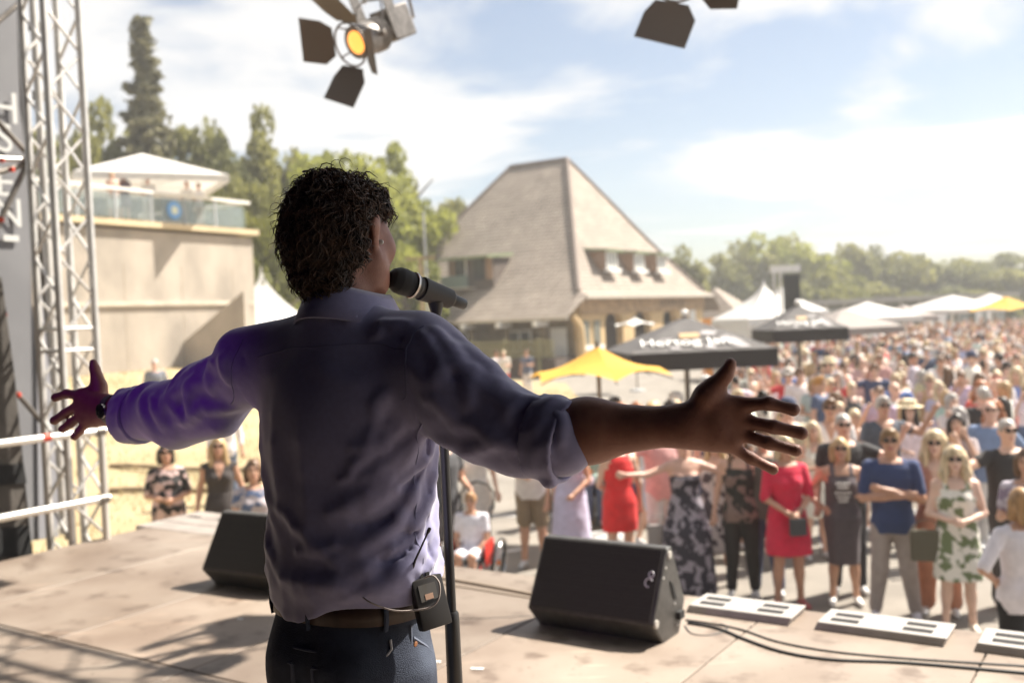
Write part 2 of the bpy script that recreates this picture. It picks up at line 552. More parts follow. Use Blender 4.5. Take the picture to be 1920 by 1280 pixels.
def body_mesh(name, arms=('down', 'down'), fem=False, wear='pants', sleeve=0.45, neck='round', belly=0.0, vox=0.014, lean=0.0,
              seated=False, printed=False, hem=0.55, flare=0.05, stance=0.09, upper_only=False, hands=True, tops='shirt', step=0.0):
    """one continuous figure, 1.75 m tall, facing -y, feet at z=0 (seat at 0.5 when seated)"""
    P = []
    dz = -0.40 if seated else 0.0
    sh = 0.168 if fem else 0.188
    if fem:
        rows = [(0.82, .165, .115), (0.92, .182, .128), (1.0, .160, .112), (1.09, .136, .098), (1.2, .150, .108), (1.30, .160, .112), (1.39, .150, .095), (1.455, .085, .06)]
    else:
        rows = [(0.82, .160, .112), (0.92, .170, .122), (1.0, .163, .118), (1.09, .158, .116), (1.2, .172, .122), (1.31, .186, .124), (1.40, .170, .10), (1.46, .09, .065)]
    g = 0.012 if tops == 'shirt' else 0.004
    P.append(loft([(z + dz, 0, -belly * 0.5 * math.exp(-((z - 1.08) / .13) ** 2) + lean * (z - 0.9), rx + g + belly * .55 * math.exp(-((z - 1.07) / .15) ** 2),
                    ry + g + belly * .6 * math.exp(-((z - 1.07) / .13) ** 2)) for z, rx, ry in rows], 'torso', 0.0))
    yo = lean * 0.5
    if fem:
        for s in (-1, 1):
            P.append(ell((s * .068, -.085 + yo, 1.275 + dz), (.062, .058, .06), 'torso', .04))
    for s, nm in ((-1, arms[0]), (1, arms[1])):
        E, W = ARMS[nm]
        E = np.array((s * (E[0] - (0.02 if fem else 0)), E[1] + yo, E[2] + (dz if nm != 'lap' else dz + 0.17)))
        W = np.array((s * W[0], W[1] + yo, W[2] + (dz if nm != 'lap' else dz + 0.13)))
        S = np.array((s * sh, 0.005 + yo, 1.405 + dz))
        r0, r1, r2 = (.044, .036, .024) if fem else (.053, .043, .029)
        P.append(cone((s * .08, yo, 1.43 + dz), S, .05, .052 if not fem else .045, 'shoulder', .05))
        P.append(cone(S, E, r0, r1, 'arm', .03))
        P.append(cone(E, W, r1 * 0.98, r2, 'fore', .02))
        if sleeve > 0:
            if sleeve <= 1:
                P.append(cone(S, S + (E - S) * sleeve, r0 + .016, r1 + .018, 'sleeve', .012))
            else:
                P.append(cone(S, E, r0 + .014, r1 + .013, 'sleeve', .012))
                P.append(cone(E, E + (W - E) * (sleeve - 1), r1 + .013, r2 + .014, 'sleeve', .015))
        d = (W - E) / np.linalg.norm(W - E)
        side = np.cross(d, (0, 1, 0.2)); side /= np.linalg.norm(side) + 1e-9
        nrm = np.cross(d, side)
        if hands:
            P.append(cone(W, W + d * .075, .024, .036, 'hand', .012, flat=(nrm, .55)))
            for fi in range(4):
                o = side * (fi - 1.5) * .019
                cur = nrm * (-.02)
                b = W + d * .08 + o
                P.append(cone(b, b + d * (.045 - abs(fi - 1.4) * .006) + cur, .0095, .0085, 'hand', .006))
            P.append(cone(W + d * .02 + side * .02, W + d * .07 + side * .052 - nrm * .012, .012, .0095, 'hand', .01))
        else:
            P.append(cone(W, W + d * .12, .026, .03, 'hand', .012))
    # neck, head
    P.append(cone((0, .012 + yo, 1.43 + dz), (0, -.005 + lean * .62, 1.55 + dz), .052 if fem else .06, .048 if fem else .055, 'neck', .035))
    hy = lean * 0.7
    P.append(ell((0, .008 + hy, 1.652 + dz), (.074, .093, .098), 'head', .03))
    P.append(cone((0, -.03 + hy, 1.60 + dz), (0, -.062 + hy, 1.562 + dz), .052, .032, 'head', .035))
    P.append(cone((0, -.084 + hy, 1.648 + dz), (0, -.106 + hy, 1.612 + dz), .009, .0145, 'head', .012))
    P.append(ell((0, -.078 + hy, 1.672 + dz), (.05, .02, .012), 'head', .02))
    for s in (-1, 1):
        P.append(ell((s * .077, .012 + hy, 1.632 + dz), (.012, .02, .031), 'head', .008))
    # legs
    if not upper_only:
        for s in (-1, 1):
            H = np.array((s * .088, 0, .90 + dz))
            if seated:
                Kn = np.array((s * .10, -.42, .52)); A = np.array((s * .10, -.40, .10))
            else:
                Kn = np.array((s * (.06 + stance * .45), -.012 - (step * .1 if s > 0 else 0), .48)); A = np.array((s * (.03 + stance), .02 + (step * .12 if s < 0 else -step * .1), .09))
            th, kn, an = (.088, .055, .034) if fem else (.086, .058, .038)
            P.append(cone(H, Kn, th, kn, 'thigh', .03))
            P.append(cone(Kn, A, kn * .95, an, 'calf', .02))
            cb = Kn + (A - Kn) * .3 + np.array((0, .018, 0))
            P.append(ell(cb, (.05, .05, .11), 'calf', .03))
            P.append(cone(A + (0, .02, -.045), A + (s * .025, -.15, -.055), .038, .03, 'foot', .02))
            P.append(cone(A, A + (0, .01, -.04), an, .036, 'foot', .01))
            if wear == 'pants':
                P.append(cone(H, Kn, th + .018, kn + .02, 'pants', .03))
                P.append(cone(Kn, A + (0, 0, .02), kn + .02, an + .022, 'pants', .02))
            elif wear == 'wide':
                P.append(cone(H, Kn, th + .022, kn + .035, 'pants', .03))
                P.append(cone(Kn, A + (0, 0, .03), kn + .035, an + .05, 'pants', .02))
            elif wear == 'shorts':
                P.append(cone(H, H + (Kn - H) * .82, th + .022, kn + .036, 'pants', .03))
            elif wear == 'capri':
                P.append(cone(H, Kn, th + .012, kn + .012, 'pants', .03))
                P.append(cone(Kn, Kn + (A - Kn) * .5, kn + .012, kn + .004, 'pants', .02))
        P.append(loft([(.80 + dz, 0, 0, .165, .115), (.92 + dz, 0, 0, .182 if fem else .176, .132), (1.0 + dz, 0, -belly * .3, .168 + belly * .4, .122 + belly * .4)], 'hips', .03))
        if wear in ('dress', 'skirt'):
            w = .136 if fem else .15
            P.append(loft([(hem + dz, 0, -.02, .17 + flare + (.03 if hem < .3 else 0), .14 + flare + (.03 if hem < .3 else 0)), (.70 + dz, 0, -.01, .182 + flare * .75, .145 + flare * .7), (.92 + dz, 0, 0, .196, .143),
                           (1.08 + dz, 0, 0, w + .016, .112)], 'skirt', .012))
    fold = None
    V, Q = field(P, vox, disp=lambda x, y, z: -0.0028 * vnoise(x, y, z * 0.7, 34, 3) * ((z < 1.42 + dz) & (z > .15)))
    V = relax(V, Q, 1, .35)
    C = V[Q].mean(1)
    L = labels_of(P, C)
    mi = np.zeros(len(Q), int)
    T = 6 if printed else 1
    x, y, z = C[:, 0], C[:, 1], C[:, 2] - dz
    cloth = np.isin(L, ['torso', 'shoulder', 'sleeve'])
    mi[cloth] = T
    mi[L == 'sleeve'] = T
    if neck == 'round':
        mi[cloth & (z > 1.445) & (np.abs(x) < .10)] = 0
    elif neck == 'v':
        mi[cloth & (y < 0.01) & (np.abs(x) < (z - 1.27) * .42) & (z > 1.27)] = 0
        mi[cloth & (z > 1.45) & (np.abs(x) < .1)] = 0
    elif neck == 'tank':
        mi[cloth & ((z > 1.375) & (np.abs(np.abs(x) - .095) > .022) & ((y < .02) | (np.abs(x) > .115)))] = 0
        mi[cloth & (z > 1.45) & (np.abs(x) < .07)] = 0
        mi[(L == 'shoulder') & (np.abs(x) > .125)] = 0
    elif neck == 'strapless':
        mi[cloth & (z > 1.315)] = 0
    if neck in ('tank', 'strapless'):
        mi[(L == 'torso') & (z > 1.30) & (np.abs(x) > .142)] = 0
    mi[np.isin(L, ['pants', 'hips'])] = 2
    if wear in ('dress',):
        mi[np.isin(L, ['skirt', 'hips'])] = T
        mi[(L == 'torso') & (z < 1.1)] = T
    elif wear == 'skirt':
        mi[np.isin(L, ['skirt', 'hips'])] = 2
    elif wear == 'jumpsuit':
        mi[np.isin(L, ['hips'])] = T
    if tops == 'shirt' and wear not in ('dress', 'skirt', 'jumpsuit'):
        mi[np.isin(L, ['hips', 'pants']) & (z > .90)] = T
    if wear == 'skirt':
        mi[(L == 'skirt') & (z > 1.03)] = T
    mi[L == 'foot'] = 3
    hd = L == 'head'
    ey = C[:, 1] - hy
    for s in (-1, 1):
        mi[hd & (np.abs(x - s * .031) < .014) & (np.abs(z - 1.652) < .009) & (ey < -.06)] = 4
        mi[hd & (np.abs(x - s * .031) < .02) & (np.abs(z - 1.676) < .006) & (ey < -.06)] = 4
    mi[hd & (np.abs(x) < .024) & (np.abs(z - 1.583) < .0075) & (ey < -.06)] = 5
    me = np_mesh(name, V, Q, person_mats(), mi)
    me['head'] = (0.0, hy, 1.652 + dz)
    return me


# ---- hair, glasses, hats: built once, shared
HAIR = {}


def hair_mesh(style):
    if style in HAIR:
        return HAIR[style]
    hm = mat('hair', attr='hair_color', rough=0.45, var=0.3, vscale=30, vvec=(1, 1, .25), detail=6)
    P = []
    cut = [ell((0, -.085, -.045), (.066, .06, .085), '', 0)]
    P.append(ell((0, .014, .014), (.085, .102, .101), 'h', 0))
    if style == 'short':
        cut.append(cone((-.2, -.01, -.13), (.2, -.01, -.13), .085, .085))
        P.append(ell((0, -.05, .075), (.06, .045, .035), 'h', .03))
    elif style == 'crop':
        P = [ell((0, .014, .012), (.079, .098, .096), 'h', 0)]
        cut.append(cone((-.2, .0, -.12), (.2, .0, -.12), .09, .09))
    elif style == 'bob':
        for s in (-1, 1):
            P.append(cone((s * .068, .01, .0), (s * .074, .0, -.12), .04, .03, 'h', .03))
        P.append(cone((0, .06, .0), (0, .065, -.12), .075, .06, 'h', .03))
    elif style == 'long':
        for s in (-1, 1):
            P.append(cone((s * .066, .005, .0), (s * .088, -.03, -.2), .042, .034, 'h', .03))
            P.append(cone((s * .088, -.03, -.2), (s * .08, -.075, -.30), .034, .018, 'h', .03))
        P.append(cone((0, .06, .0), (0, .085, -.28), .078, .06, 'h', .03))
    elif style == 'wavy':
        for s in (-1, 1):
            P.append(cone((s * .07, .005, .02), (s * .10, -.02, -.14), .045, .05, 'h', .03))
            P.append(cone((s * .10, -.02, -.14), (s * .085, -.06, -.22), .045, .02, 'h', .03))
        P.append(cone((0, .06, .0), (0, .075, -.18), .082, .075, 'h', .03))
        P.append(ell((0, .01, .05), (.09, .1, .08), 'h', .03))
    elif style == 'bun':
        P.append(ell((0, .10, .075), (.042, .042, .04), 'h', .02))
        cut.append(cone((-.2, -.01, -.14), (.2, -.01, -.14), .085, .085))
    elif style == 'tail':
        P.append(cone((0, .10, .04), (0, .15, -.06), .03, .034, 'h', .02))
        P.append(cone((0, .15, -.06), (0, .13, -.2), .034, .012, 'h', .02))
        cut.append(cone((-.2, -.01, -.14), (.2, -.01, -.14), .085, .085))
    f = 70 if style in ('wavy', 'short') else 55
    V, Q = field(P, .009, disp=lambda x, y, z: -0.0045 * vnoise(x, y, z * (0.35 if style in ('long', 'bob') else 1), f, 5), cut=cut)
    V = relax(V, Q, 1, .3)
    HAIR[style] = np_mesh('hair', V, Q, [hm])
    return HAIR[style]


def glasses_mesh():
    if 'glasses' in HAIR:
        return HAIR['glasses']
    b = MB()
    for s in (-1, 1):
        b.prism([(s * .033 + .028 * math.cos(a) * (1.0), -.0985 + abs(math.cos(a)) * .004, .004 + .019 * math.sin(a)) for a in [i * math.pi / 5 for i in range(10)]], (0, .006, 0))
        b.box((s * .074, -.045, .008), (.004, .10, .006))
    b.box((0, -.100, .009), (.02, .006, .005))
    HAIR['glasses'] = b.mesh('sunglasses', mat('sunglass_plastic', (.012, .011, .012), .15), smooth=False)
    return HAIR['glasses']


def hat_mesh(kind):
    k = 'hat' + kind
    if k in HAIR:
        return HAIR[k]
    b = MB()
    if kind == 'cap':
        b.lathe([(-.01, .098), (.03, .102), (.07, .092), (.10, .06), (.112, .01)], (0, .012, .02), (0, 0, 1), 18)
        b.prism([(-.07, -.07, .022), (-.06, -.13, .012), (0, -.165, .006), (.06, -.13, .012), (.07, -.07, .022)], (0, 0, .008))
    else:
        b.lathe([(.0, .185), (.006, .188), (.012, .105), (.06, .098), (.095, .088), (.105, .05), (.102, .01)], (0, .012, .035), (0, 0, 1), 22)
    HAIR[k] = b.mesh('hat', mat('hat_cloth', attr='hat_color', rough=.9, var=.1, vscale=30), smooth=True)
    return HAIR[k]


SKINS = [(.60, .37, .27), (.65, .42, .31), (.54, .31, .21), (.68, .46, .36), (.50, .28, .19), (.62, .38, .29)]
HAIRC = {'blonde': (.44, .30, .15), 'light': (.56, .44, .28), 'brown': (.13, .07, .035), 'dark': (.03, .02, .014), 'grey': (.38, .35, .32), 'red': (.30, .11, .04)}
PEOPLE = []


def person(mesh, x, y, label, group=None, z=0.0, face=0.0, h=1.75, top=(.6, .6, .6), bottom=(.1, .12, .2), shoe=(.6, .6, .6), prt=(.9, .9, .9),
           hair='short', hairc='brown', skin=None, glasses=False, hat=None, hatc=(.8, .75, .6), tilt=0.0):
    """face: degrees the figure turns from looking at -y (towards the stage), positive to the photo's right"""
    o = link('person', mesh, None, (x, y, z), (0, 0, R(face)))
    s = h / 1.75
    o.scale = (s, s, s)
    o['skin_color'] = list(skin or random.choice(SKINS)) + [1.0]
    o['top_color'] = list(top) + [1.0]
    o['bottom_color'] = list(bottom) + [1.0]
    o['shoe_color'] = list(shoe) + [1.0]
    o['print_color'] = list(prt) + [1.0]
    tag(o, label, 'person', group)
    hx = mesh['head']
    if hair and hair != 'bald':
        c = link('hair', hair_mesh(hair), o, hx)
        c['hair_color'] = list(HAIRC.get(hairc, hairc) if isinstance(hairc, str) else hairc) + [1.0]
    if glasses:
        link('sunglasses', glasses_mesh(), o, hx)
    if hat:
        c = link('hat', hat_mesh(hat), o, (hx[0], hx[1], hx[2] + .012))
        c['hat_color'] = list(hatc) + [1.0]
    PEOPLE.append(o)
    return o
# ------------------------------------------------------------------ the setting: ground, lawn, stage
E0 = Vector((0.87, 5.08, 0)); EA = Vector((0.834, -0.552, 0)); EN = Vector((0.552, 0.834, 0)); STAGE = 1.5
ARZ = math.atan2(EA.y, EA.x)


def S(a, n, z=STAGE):
    return E0 + EA * a + EN * n + Vector((0, 0, z))


def at_a(x, y, a):
    """the point on the vertical plane a = const that the photo pixel shows"""
    r = ray(x, y)
    k = (a + E0.dot(EA)) / (r.x * EA.x + r.y * EA.y)
    p = r * k
    p.z += CAM_H
    return p


def mat_ground():
    m = mat('asphalt', (.215, .192, .165), .9, var=.13, vscale=1.3, bump=.25, bscale=60, detail=8)
    return m


b = MB()
b.add([(-900, -60, 0), (900, -60, 0), (900, 1500, 0), (-900, 1500, 0)], [(0, 1, 2, 3)])
tag(b.build('ground', mat_ground()), kind='structure')
# white and grey paint lines on the plaza
for i, (px0, py0, px1, py1) in enumerate(((880, 968, 1240, 962), (905, 1040, 985, 1028))):
    p, q = atz(px0, py0, 0), atz(px1, py1, 0)
    d = (q - p).normalized(); s = Vector((-d.y, d.x, 0)) * .06
    b = MB(); b.add([p - s + Vector((0, 0, .004)), q - s + Vector((0, 0, .004)), q + s + Vector((0, 0, .004)), p + s + Vector((0, 0, .004))], [(0, 1, 2, 3)])
    tag(b.build('pavement_marking', mat('paint_line', (.55, .53, .5), .8, var=.2, vscale=6)), kind='structure')

WALL_A, WALL_B = Vector((-16.2, 28.4, 0)), Vector((-10.1, 39.5, 0))
WD = (WALL_B - WALL_A).normalized(); WN = Vector((WD.y, -WD.x, 0))


def bank(x, y):
    s = (x - WALL_A.x) * WN.x + (y - WALL_A.y) * WN.y
    t = max(0.0, min(1.0, 1 - s / 13.0))
    far = max(0.0, min(1.0, (y - 13) / 9.0))
    side = max(0.0, min(1.0, (-3.0 - x) / 5.0))
    return 0.015 + 1.72 * t * t * (3 - 2 * t) * far * side


def lawn_edge(y):
    return -1.9 + 4.2 * max(0, min(1, (y - 19) / 6)) - (5.0 * max(0, min(1, (y - 44) / 10)))


xs = np.linspace(-60, 3.0, 105); ys = np.concatenate([np.linspace(8, 45, 75), np.linspace(46, 75, 15)])
V = []; idx = {}
F = []
for j, yy in enumerate(ys):
    for i, xx in enumerate(xs):
        x_ = min(xx, lawn_edge(yy))
        V.append((x_, yy, bank(x_, yy) + .012 * math.sin(x_ * 3.1) * math.sin(yy * 2.3)))
n = len(xs)
for j in range(len(ys) - 1):
    for i in range(n - 1):
        F.append((j * n + i, j * n + i + 1, (j + 1) * n + i + 1, (j + 1) * n + i))
me = np_mesh('lawn', V, F, [mat('dry_grass', (.38, .29, .165), .95, vscale=.55, color2=(.29, .235, .125), bump=.5, bscale=25, detail=9, coords='Object')])
tag(link('lawn', me), kind='structure')
# tufts of dry grass
gv, gf = [], []
rs = np.random.RandomState(4)
for _ in range(9000):
    y_ = rs.uniform(11, 40); x_ = rs.uniform(-14, lawn_edge(y_) - .05)
    z_ = bank(x_, y_) - .01; a_ = rs.uniform(0, 6.28); hh = rs.uniform(.05, .16); w_ = .012 + .01 * rs.rand()
    k = len(gv)
    gv += [(x_ - w_ * math.cos(a_), y_ - w_ * math.sin(a_), z_), (x_ + w_ * math.cos(a_), y_ + w_ * math.sin(a_), z_), (x_ + rs.uniform(-.06, .06), y_ + rs.uniform(-.06, .06), z_ + hh)]
    gf.append((k, k + 1, k + 2))
tag(link('dry_grass', np_mesh('dry_grass', gv, gf, [mat('grass_blade', (.44, .33, .17), .9, color2=(.28, .23, .10), vscale=.8, transl=.3)])), 'dry yellow grass on the bank below the concrete wall', 'grass', kind='stuff')
for i, (xa, ya, xb, yb, lab) in enumerate(((205, 846, 470, 852, 'upper weathered log step lying across the dry grass bank'), (205, 897, 470, 903, 'lower weathered log step lying across the dry grass bank'))):
    p, q = atz(xa, ya, .55 if i == 0 else .3), atz(xb, yb, .4 if i == 0 else .2)
    p.z = bank(p.x, p.y) + .05; q.z = bank(q.x, q.y) + .05
    b = MB(); b.tube([p + (q - p) * t + Vector((0, 0, .015 * math.sin(t * 9))) for t in np.linspace(0, 1, 9)], .05, 10)
    tag(b.build('log_step', mat('old_log', (.26, .19, .11), .9, var=.3, vscale=5), smooth=True), lab, 'log', 'log steps on the bank')

# ---- stage
deck_m = mat('stage_plywood', (.205, .158, .125), .6, color2=(.30, .25, .205), vscale=1.6, bump=.06, bscale=90, detail=8, coords='Object', ramp=(.3, .7))
nt = deck_m.node_tree
oi = nt.nodes.new('ShaderNodeObjectInfo'); hs = nt.nodes.new('ShaderNodeHueSaturation'); mr = nt.nodes.new('ShaderNodeMapRange')
mr.inputs['To Min'].default_value, mr.inputs['To Max'].default_value = .80, 1.14
src = nt.nodes['Principled BSDF'].inputs['Base Color'].links[0].from_socket
nt.links.new(oi.outputs['Random'], mr.inputs['Value']); nt.links.new(mr.outputs[0], hs.inputs['Value'])
nt.links.new(src, hs.inputs['Color'])
gp = nt.nodes.new('ShaderNodeNewGeometry')          # dirt and scuffs in world space, so no two panels repeat
csk = hs.outputs[0]
for sc_, lo_, hi_, dk, vec in ((1.1, .42, .66, (.74, .69, .65), (1, 1, 1)), (5.5, .56, .70, (.55, .50, .47), (1, 1, 1)), (9.0, .62, .72, (1.35, 1.32, 1.3), (.25, 1.6, 1)), (30.0, .66, .72, (.45, .42, .40), (1, 1, 1))):
    mpn = nt.nodes.new('ShaderNodeMapping'); mpn.inputs['Scale'].default_value = vec; mpn.inputs['Rotation'].default_value = (0, 0, .6)
    nt.links.new(gp.outputs['Position'], mpn.inputs['Vector'])
    nzz = nt.nodes.new('ShaderNodeTexNoise'); nzz.inputs['Scale'].default_value = sc_; nzz.inputs['Detail'].default_value = 7; nt.links.new(mpn.outputs[0], nzz.inputs['Vector'])
    mrr = nt.nodes.new('ShaderNodeMapRange'); mrr.inputs['From Min'].default_value, mrr.inputs['From Max'].default_value = lo_, hi_; nt.links.new(nzz.outputs['Fac'], mrr.inputs['Value'])
    mm_ = nt.nodes.new('ShaderNodeMix'); mm_.data_type = 'RGBA'; mm_.blend_type = 'MULTIPLY'; mm_.clamp_result = False
    nt.links.new(mrr.outputs[0], mm_.inputs['Factor']); nt.links.new(csk, mm_.inputs['A']); mm_.inputs['B'].default_value = (*dk, 1); csk = mm_.outputs['Result']
nt.links.new(csk, nt.nodes['Principled BSDF'].inputs['Base Color'])
b = MB(); b.box((0, 0, 0), (10.55, 9.03, .5), None)
fl = b.build('stage_floor', mat('stage_under', (.42, .37, .32), .8, var=.15, vscale=20))
fl.location = S(.675, -4.385, STAGE - .25 - .022); fl.rotation_euler = (0, 0, ARZ)
tag(fl, kind='structure')
pm = MB(); pm.box((0, 0, 0), (.992, 1.99, .02))
pmesh = pm.mesh('panel', deck_m, bevel=.003, seg=1)
for i in range(11):
    for j in range(5):
        if j == 4:
            continue
        o = link('panel', pmesh, fl, (-4.78 + i * 1.0 - .0, 4.51 - 1.0 - j * 2.0, .26))
# skirt under the stage front
b = MB(); b.box((0, 0, 0), (10.4, .06, 1.0))
o = b.build('stage_skirt', mat('black_cloth', (.02, .02, .021), .95)); o.location = S(.675, .02, .5); o.rotation_euler = (0, 0, ARZ)
tag(o, 'black cloth skirt closing the stage front down to the ground', 'skirt')
# small chalk and tape marks on the deck
for i, (px, py, w, l, lab) in enumerate(((895, 1253, .018, .055, 'short strip of white tape on the deck beside the microphone stand'), (450, 1160, .014, .03, 'small scrap of white tape on the deck near the left monitor'), (820, 1240, .016, .03, 'tiny scrap of white tape on the deck behind the stand'))):
    b = MB(); b.box((0, 0, 0), (l, w, .0016)); o = b.build('tape_mark', mat('white_tape', (.8, .8, .78), .7)); o.location = atz(px, py, STAGE) + Vector((0, 0, -.0095)); o.location.z = STAGE + .0015
    o.rotation_euler = (0, 0, ARZ + .4)
    tag(o, lab, 'tape')

# white slotted boxes on the stage lip
wm = mat('white_plastic', (.40, .375, .35), .5, var=.06, vscale=30)
slot_m = mat('slot_dark', (.012, .011, .011), .8)


def slotted_box(a0, a1, lab):
    root = empty('slotted_box', S((a0 + a1) / 2, -.03, STAGE - .012), ARZ)
    L = a1 - a0
    bb = MB(); bb.prism([(-L / 2, -.125, 0), (-L / 2, .135, 0), (-L / 2 + .02, .115, .046), (-L / 2 + .02, -.112, .046)], (L, 0, 0))
    # slots are thin dark plates on the lid, painted in place of shaded openings
    bb.build('housing', wm, root, bevel=.006)
    for sx in (-.27 * L, .30 * L):
        for k, sy in enumerate((-.05, .035)):
            q = MB(); q.box((sx, sy, .0455), (.125, .046, .006)); q.build('vent_slot', slot_m, root)
    bb = MB(); bb.box((0, -.118, .012), (L * .96, .012, .02)); bb.build('trim', wm, root)
    tag(root, lab, 'box', 'white slotted boxes along the stage front')


slotted_box(.02, .54, 'white slotted box beside the right front monitor wedge')
slotted_box(.66, 1.22, 'white slotted box in front of the person with folded arms')
slotted_box(1.34, 1.92, 'white slotted box cut off by the lower right picture edge')
# grey vented platform at the far left corner
root = empty('vented_platform', S(-4.15, .45, STAGE - .105), ARZ)
bb = MB(); bb.box((0, 0, .05), (1.25, .62, .10)); bb.build('deck', mat('platform_grey', (.27, .235, .21), .7, var=.1, vscale=8), root, bevel=.008)
for sx in (-.45, -.1, .25, .5):
    bb = MB(); bb.box((sx, .12 - .2 * (sx > 0), .1005), (.14, .028, .004)); bb.build('vent_slot', slot_m, root)
for sy in (-.1, .1):
    bb = MB(); bb.box((0, sy, .1), (1.22, .008, .003)); bb.build('joint', slot_m, root)
bb = MB()
for sx in (-.5, .5):
    bb.box((sx, .2, -.67), (.08, .08, 1.34))
bb.build('support', mat('galv_steel', (.45, .45, .45), .35, metal=1), root)
tag(root, 'low grey vented platform at the stage corner beside the truss tower', 'platform')

# ---- stage roof and drapes (unseen, above and behind the camera, added to block light from the singer)
roof_m = mat('roof_tarp', (.03, .03, .032), .8)
b = MB(); b.box((0, 0, 0), (13, 8.4, .12))
o = b.build('shade_roof', roof_m); o.location = S(.7, -.93 - 4.2, 6.15); o.rotation_euler = (0, 0, ARZ)
tag(o, 'unseen dark tarpaulin roof placed above the camera to shade the singer', 'roof')
b = MB(); b.box((0, 0, 0), (13, .08, 5.2))
o = b.build('back_shade_drape', mat('drape_black', (.018, .017, .019), .95)); o.location = S(.7, -9.0, 3.7); o.rotation_euler = (0, 0, ARZ)
tag(o, 'unseen black drape added behind the camera to block sky light', 'drape')
b = MB(); b.box((0, 0, 0), (.08, 4.9, 5.0))
o = b.build('side_shade_drape', mat('drape_black', (.018, .017, .019), .95)); o.location = S(6.3, -6.5, 3.6); o.rotation_euler = (0, 0, ARZ)
tag(o, 'unseen black drape added right of the stage to block sky light', 'drape')
b = MB(); b.box((0, 0, 0), (.08, 6.4, 6.0))
o = b.build('side_shade_drape', mat('drape_black', (.018, .017, .019), .95)); o.location = S(-5.95, -6.2, 3.1); o.rotation_euler = (0, 0, ARZ)
tag(o, 'unseen black drape added left of the stage to block sky light', 'drape')

# ---- trusses
alu = mat('aluminium', (.66, .64, .61), .42, metal=.55, var=.08, vscale=7)
alu_d = mat('steel_dark', (.20, .18, .16), .45, metal=.8, var=.2, vscale=8)


def truss(name, p0, ex, ey, ez, L, w, label, cat='truss', r=.025, step=.42):
    """four chords from p0 along ez, square section w along ex, ey"""
    root = empty(name, p0)
    c = [ex * (sx * w / 2) + ey * (sy * w / 2) for sx, sy in ((-1, -1), (1, -1), (1, 1), (-1, 1))]
    for q in c:
        bb = MB(); bb.tube([q, q + ez * L], r, 12); bb.build('chord', alu, root, smooth=True)
    nst = int(L / step)
    for f in range(4):
        q0, q1 = c[f], c[(f + 1) % 4]
        for k in range(nst):
            aa, cc = (q0, q1) if k % 2 == 0 else (q1, q0)
            bb = MB(); bb.tube([aa + ez * (k * step), cc + ez * ((k + 1) * step)], r * .42, 8); bb.build('brace', alu, root, smooth=True)
        for zz in ([0.06, L * .44, L * .44 + .16, L - .06]):
            bb = MB(); bb.tube([q0 + ez * zz, q1 + ez * zz], r * .5, 8); bb.build('rung', alu, root, smooth=True)
    tag(root, label, cat)
    return root


truss('truss_tower', S(-4.785, -.345, .0), EA, EN, Vector((0, 0, 1)), 6.6, .28, 'tall aluminium truss tower standing at the left stage corner', step=.30, r=.028)
truss('front_truss', S(-2.7, .80, 6.0), EN, Vector((0, 0, 1)), EA, 9.0, .4, 'horizontal aluminium truss over the stage front carrying the spotlights', step=.5)

# handrail
root = empty('handrail', S(-4.52, -.35, STAGE), ARZ)
rail_m = mat('rail_white_steel', (.72, .69, .64), .35, metal=.6)
for zz in (.80, .30):
    bb = MB(); bb.tube([(0, .1, zz), (0, -4.2, zz + .03)], .027, 14); bb.build('rail', rail_m, root, smooth=True)
for yy in (0.06, -2.2, -4.1):
    bb = MB(); bb.tube([(0, yy, 0), (0, yy, .86)], .027, 14); bb.build('post', rail_m, root, smooth=True)
for zz in (.80, .30):
    bb = MB(); bb.lathe([(-.035, .03), (-.033, .038), (.033, .038), (.035, .03)], (0, .05, zz), (0, 1, 0), 14); bb.build('coupler', alu_d, root, smooth=True)
bb = MB(); bb.tube([(0, -.40, .803), (0, -.34, .803)], .0278, 14); bb.build('red_tape', mat('red_tape', (.6, .06, .03), .6), root, smooth=True)
tag(root, 'white tubular handrail along the left stage edge', 'handrail')

# scaffold, banner and dark drape at the left edge of the picture
root = empty('scaffold', S(-5.45, -1.0, 0))
o0 = S(-5.45, -1.0, 0)


def sc(px, py, a=-5.3):
    return at_a(px, py, a) - o0


for pts, nm, rr, mm in (([sc(36, -60), sc(44, 200), sc(78, 480), sc(100, 700), sc(128, 1010)], 'upright', .026, alu_d),
                        ([sc(58, -60, -5.1), sc(120, 1000, -5.1)], 'upright', .03, alu),
                        ([sc(-40, 72), sc(48, -4)], 'brace', .02, alu_d), ([sc(-40, 190), sc(68, 306)], 'brace', .022, alu_d),
                        ([sc(-40, 335), sc(66, 302)], 'brace', .022, alu_d), ([sc(-20, 455), sc(52, 305)], 'brace', .022, alu_d),
                        ([sc(-40, 296), sc(55, 300)], 'brace', .02, alu), ([sc(30, 735), sc(95, 810)], 'brace', .02, alu_d)):
    bb = MB(); bb.tube(pts, rr, 12); bb.build(nm, mm, root, smooth=True)
for px, py in ((62, 88), (3, 300), (22, 318), (2, 412), (8, 590), (34, 740)):
    bb = MB(); bb.box(sc(px, py, -5.27), (.036, .036, .036)); bb.build('red_tape', mat('red_tape', (.6, .06, .03), .6), root, bevel=.008)
for px, py in ((58, 300), (66, 305), (64, 50), (72, 180)):
    bb = MB(); bb.lathe([(-.04, .03), (-.035, .045), (.035, .045), (.04, .03)], sc(px, py, -5.25), (0, 0, 1), 14); bb.build('clamp', alu_d, root, smooth=True)
tag(root, 'dark steel scaffold with diagonal braces at the left picture edge', 'scaffold')

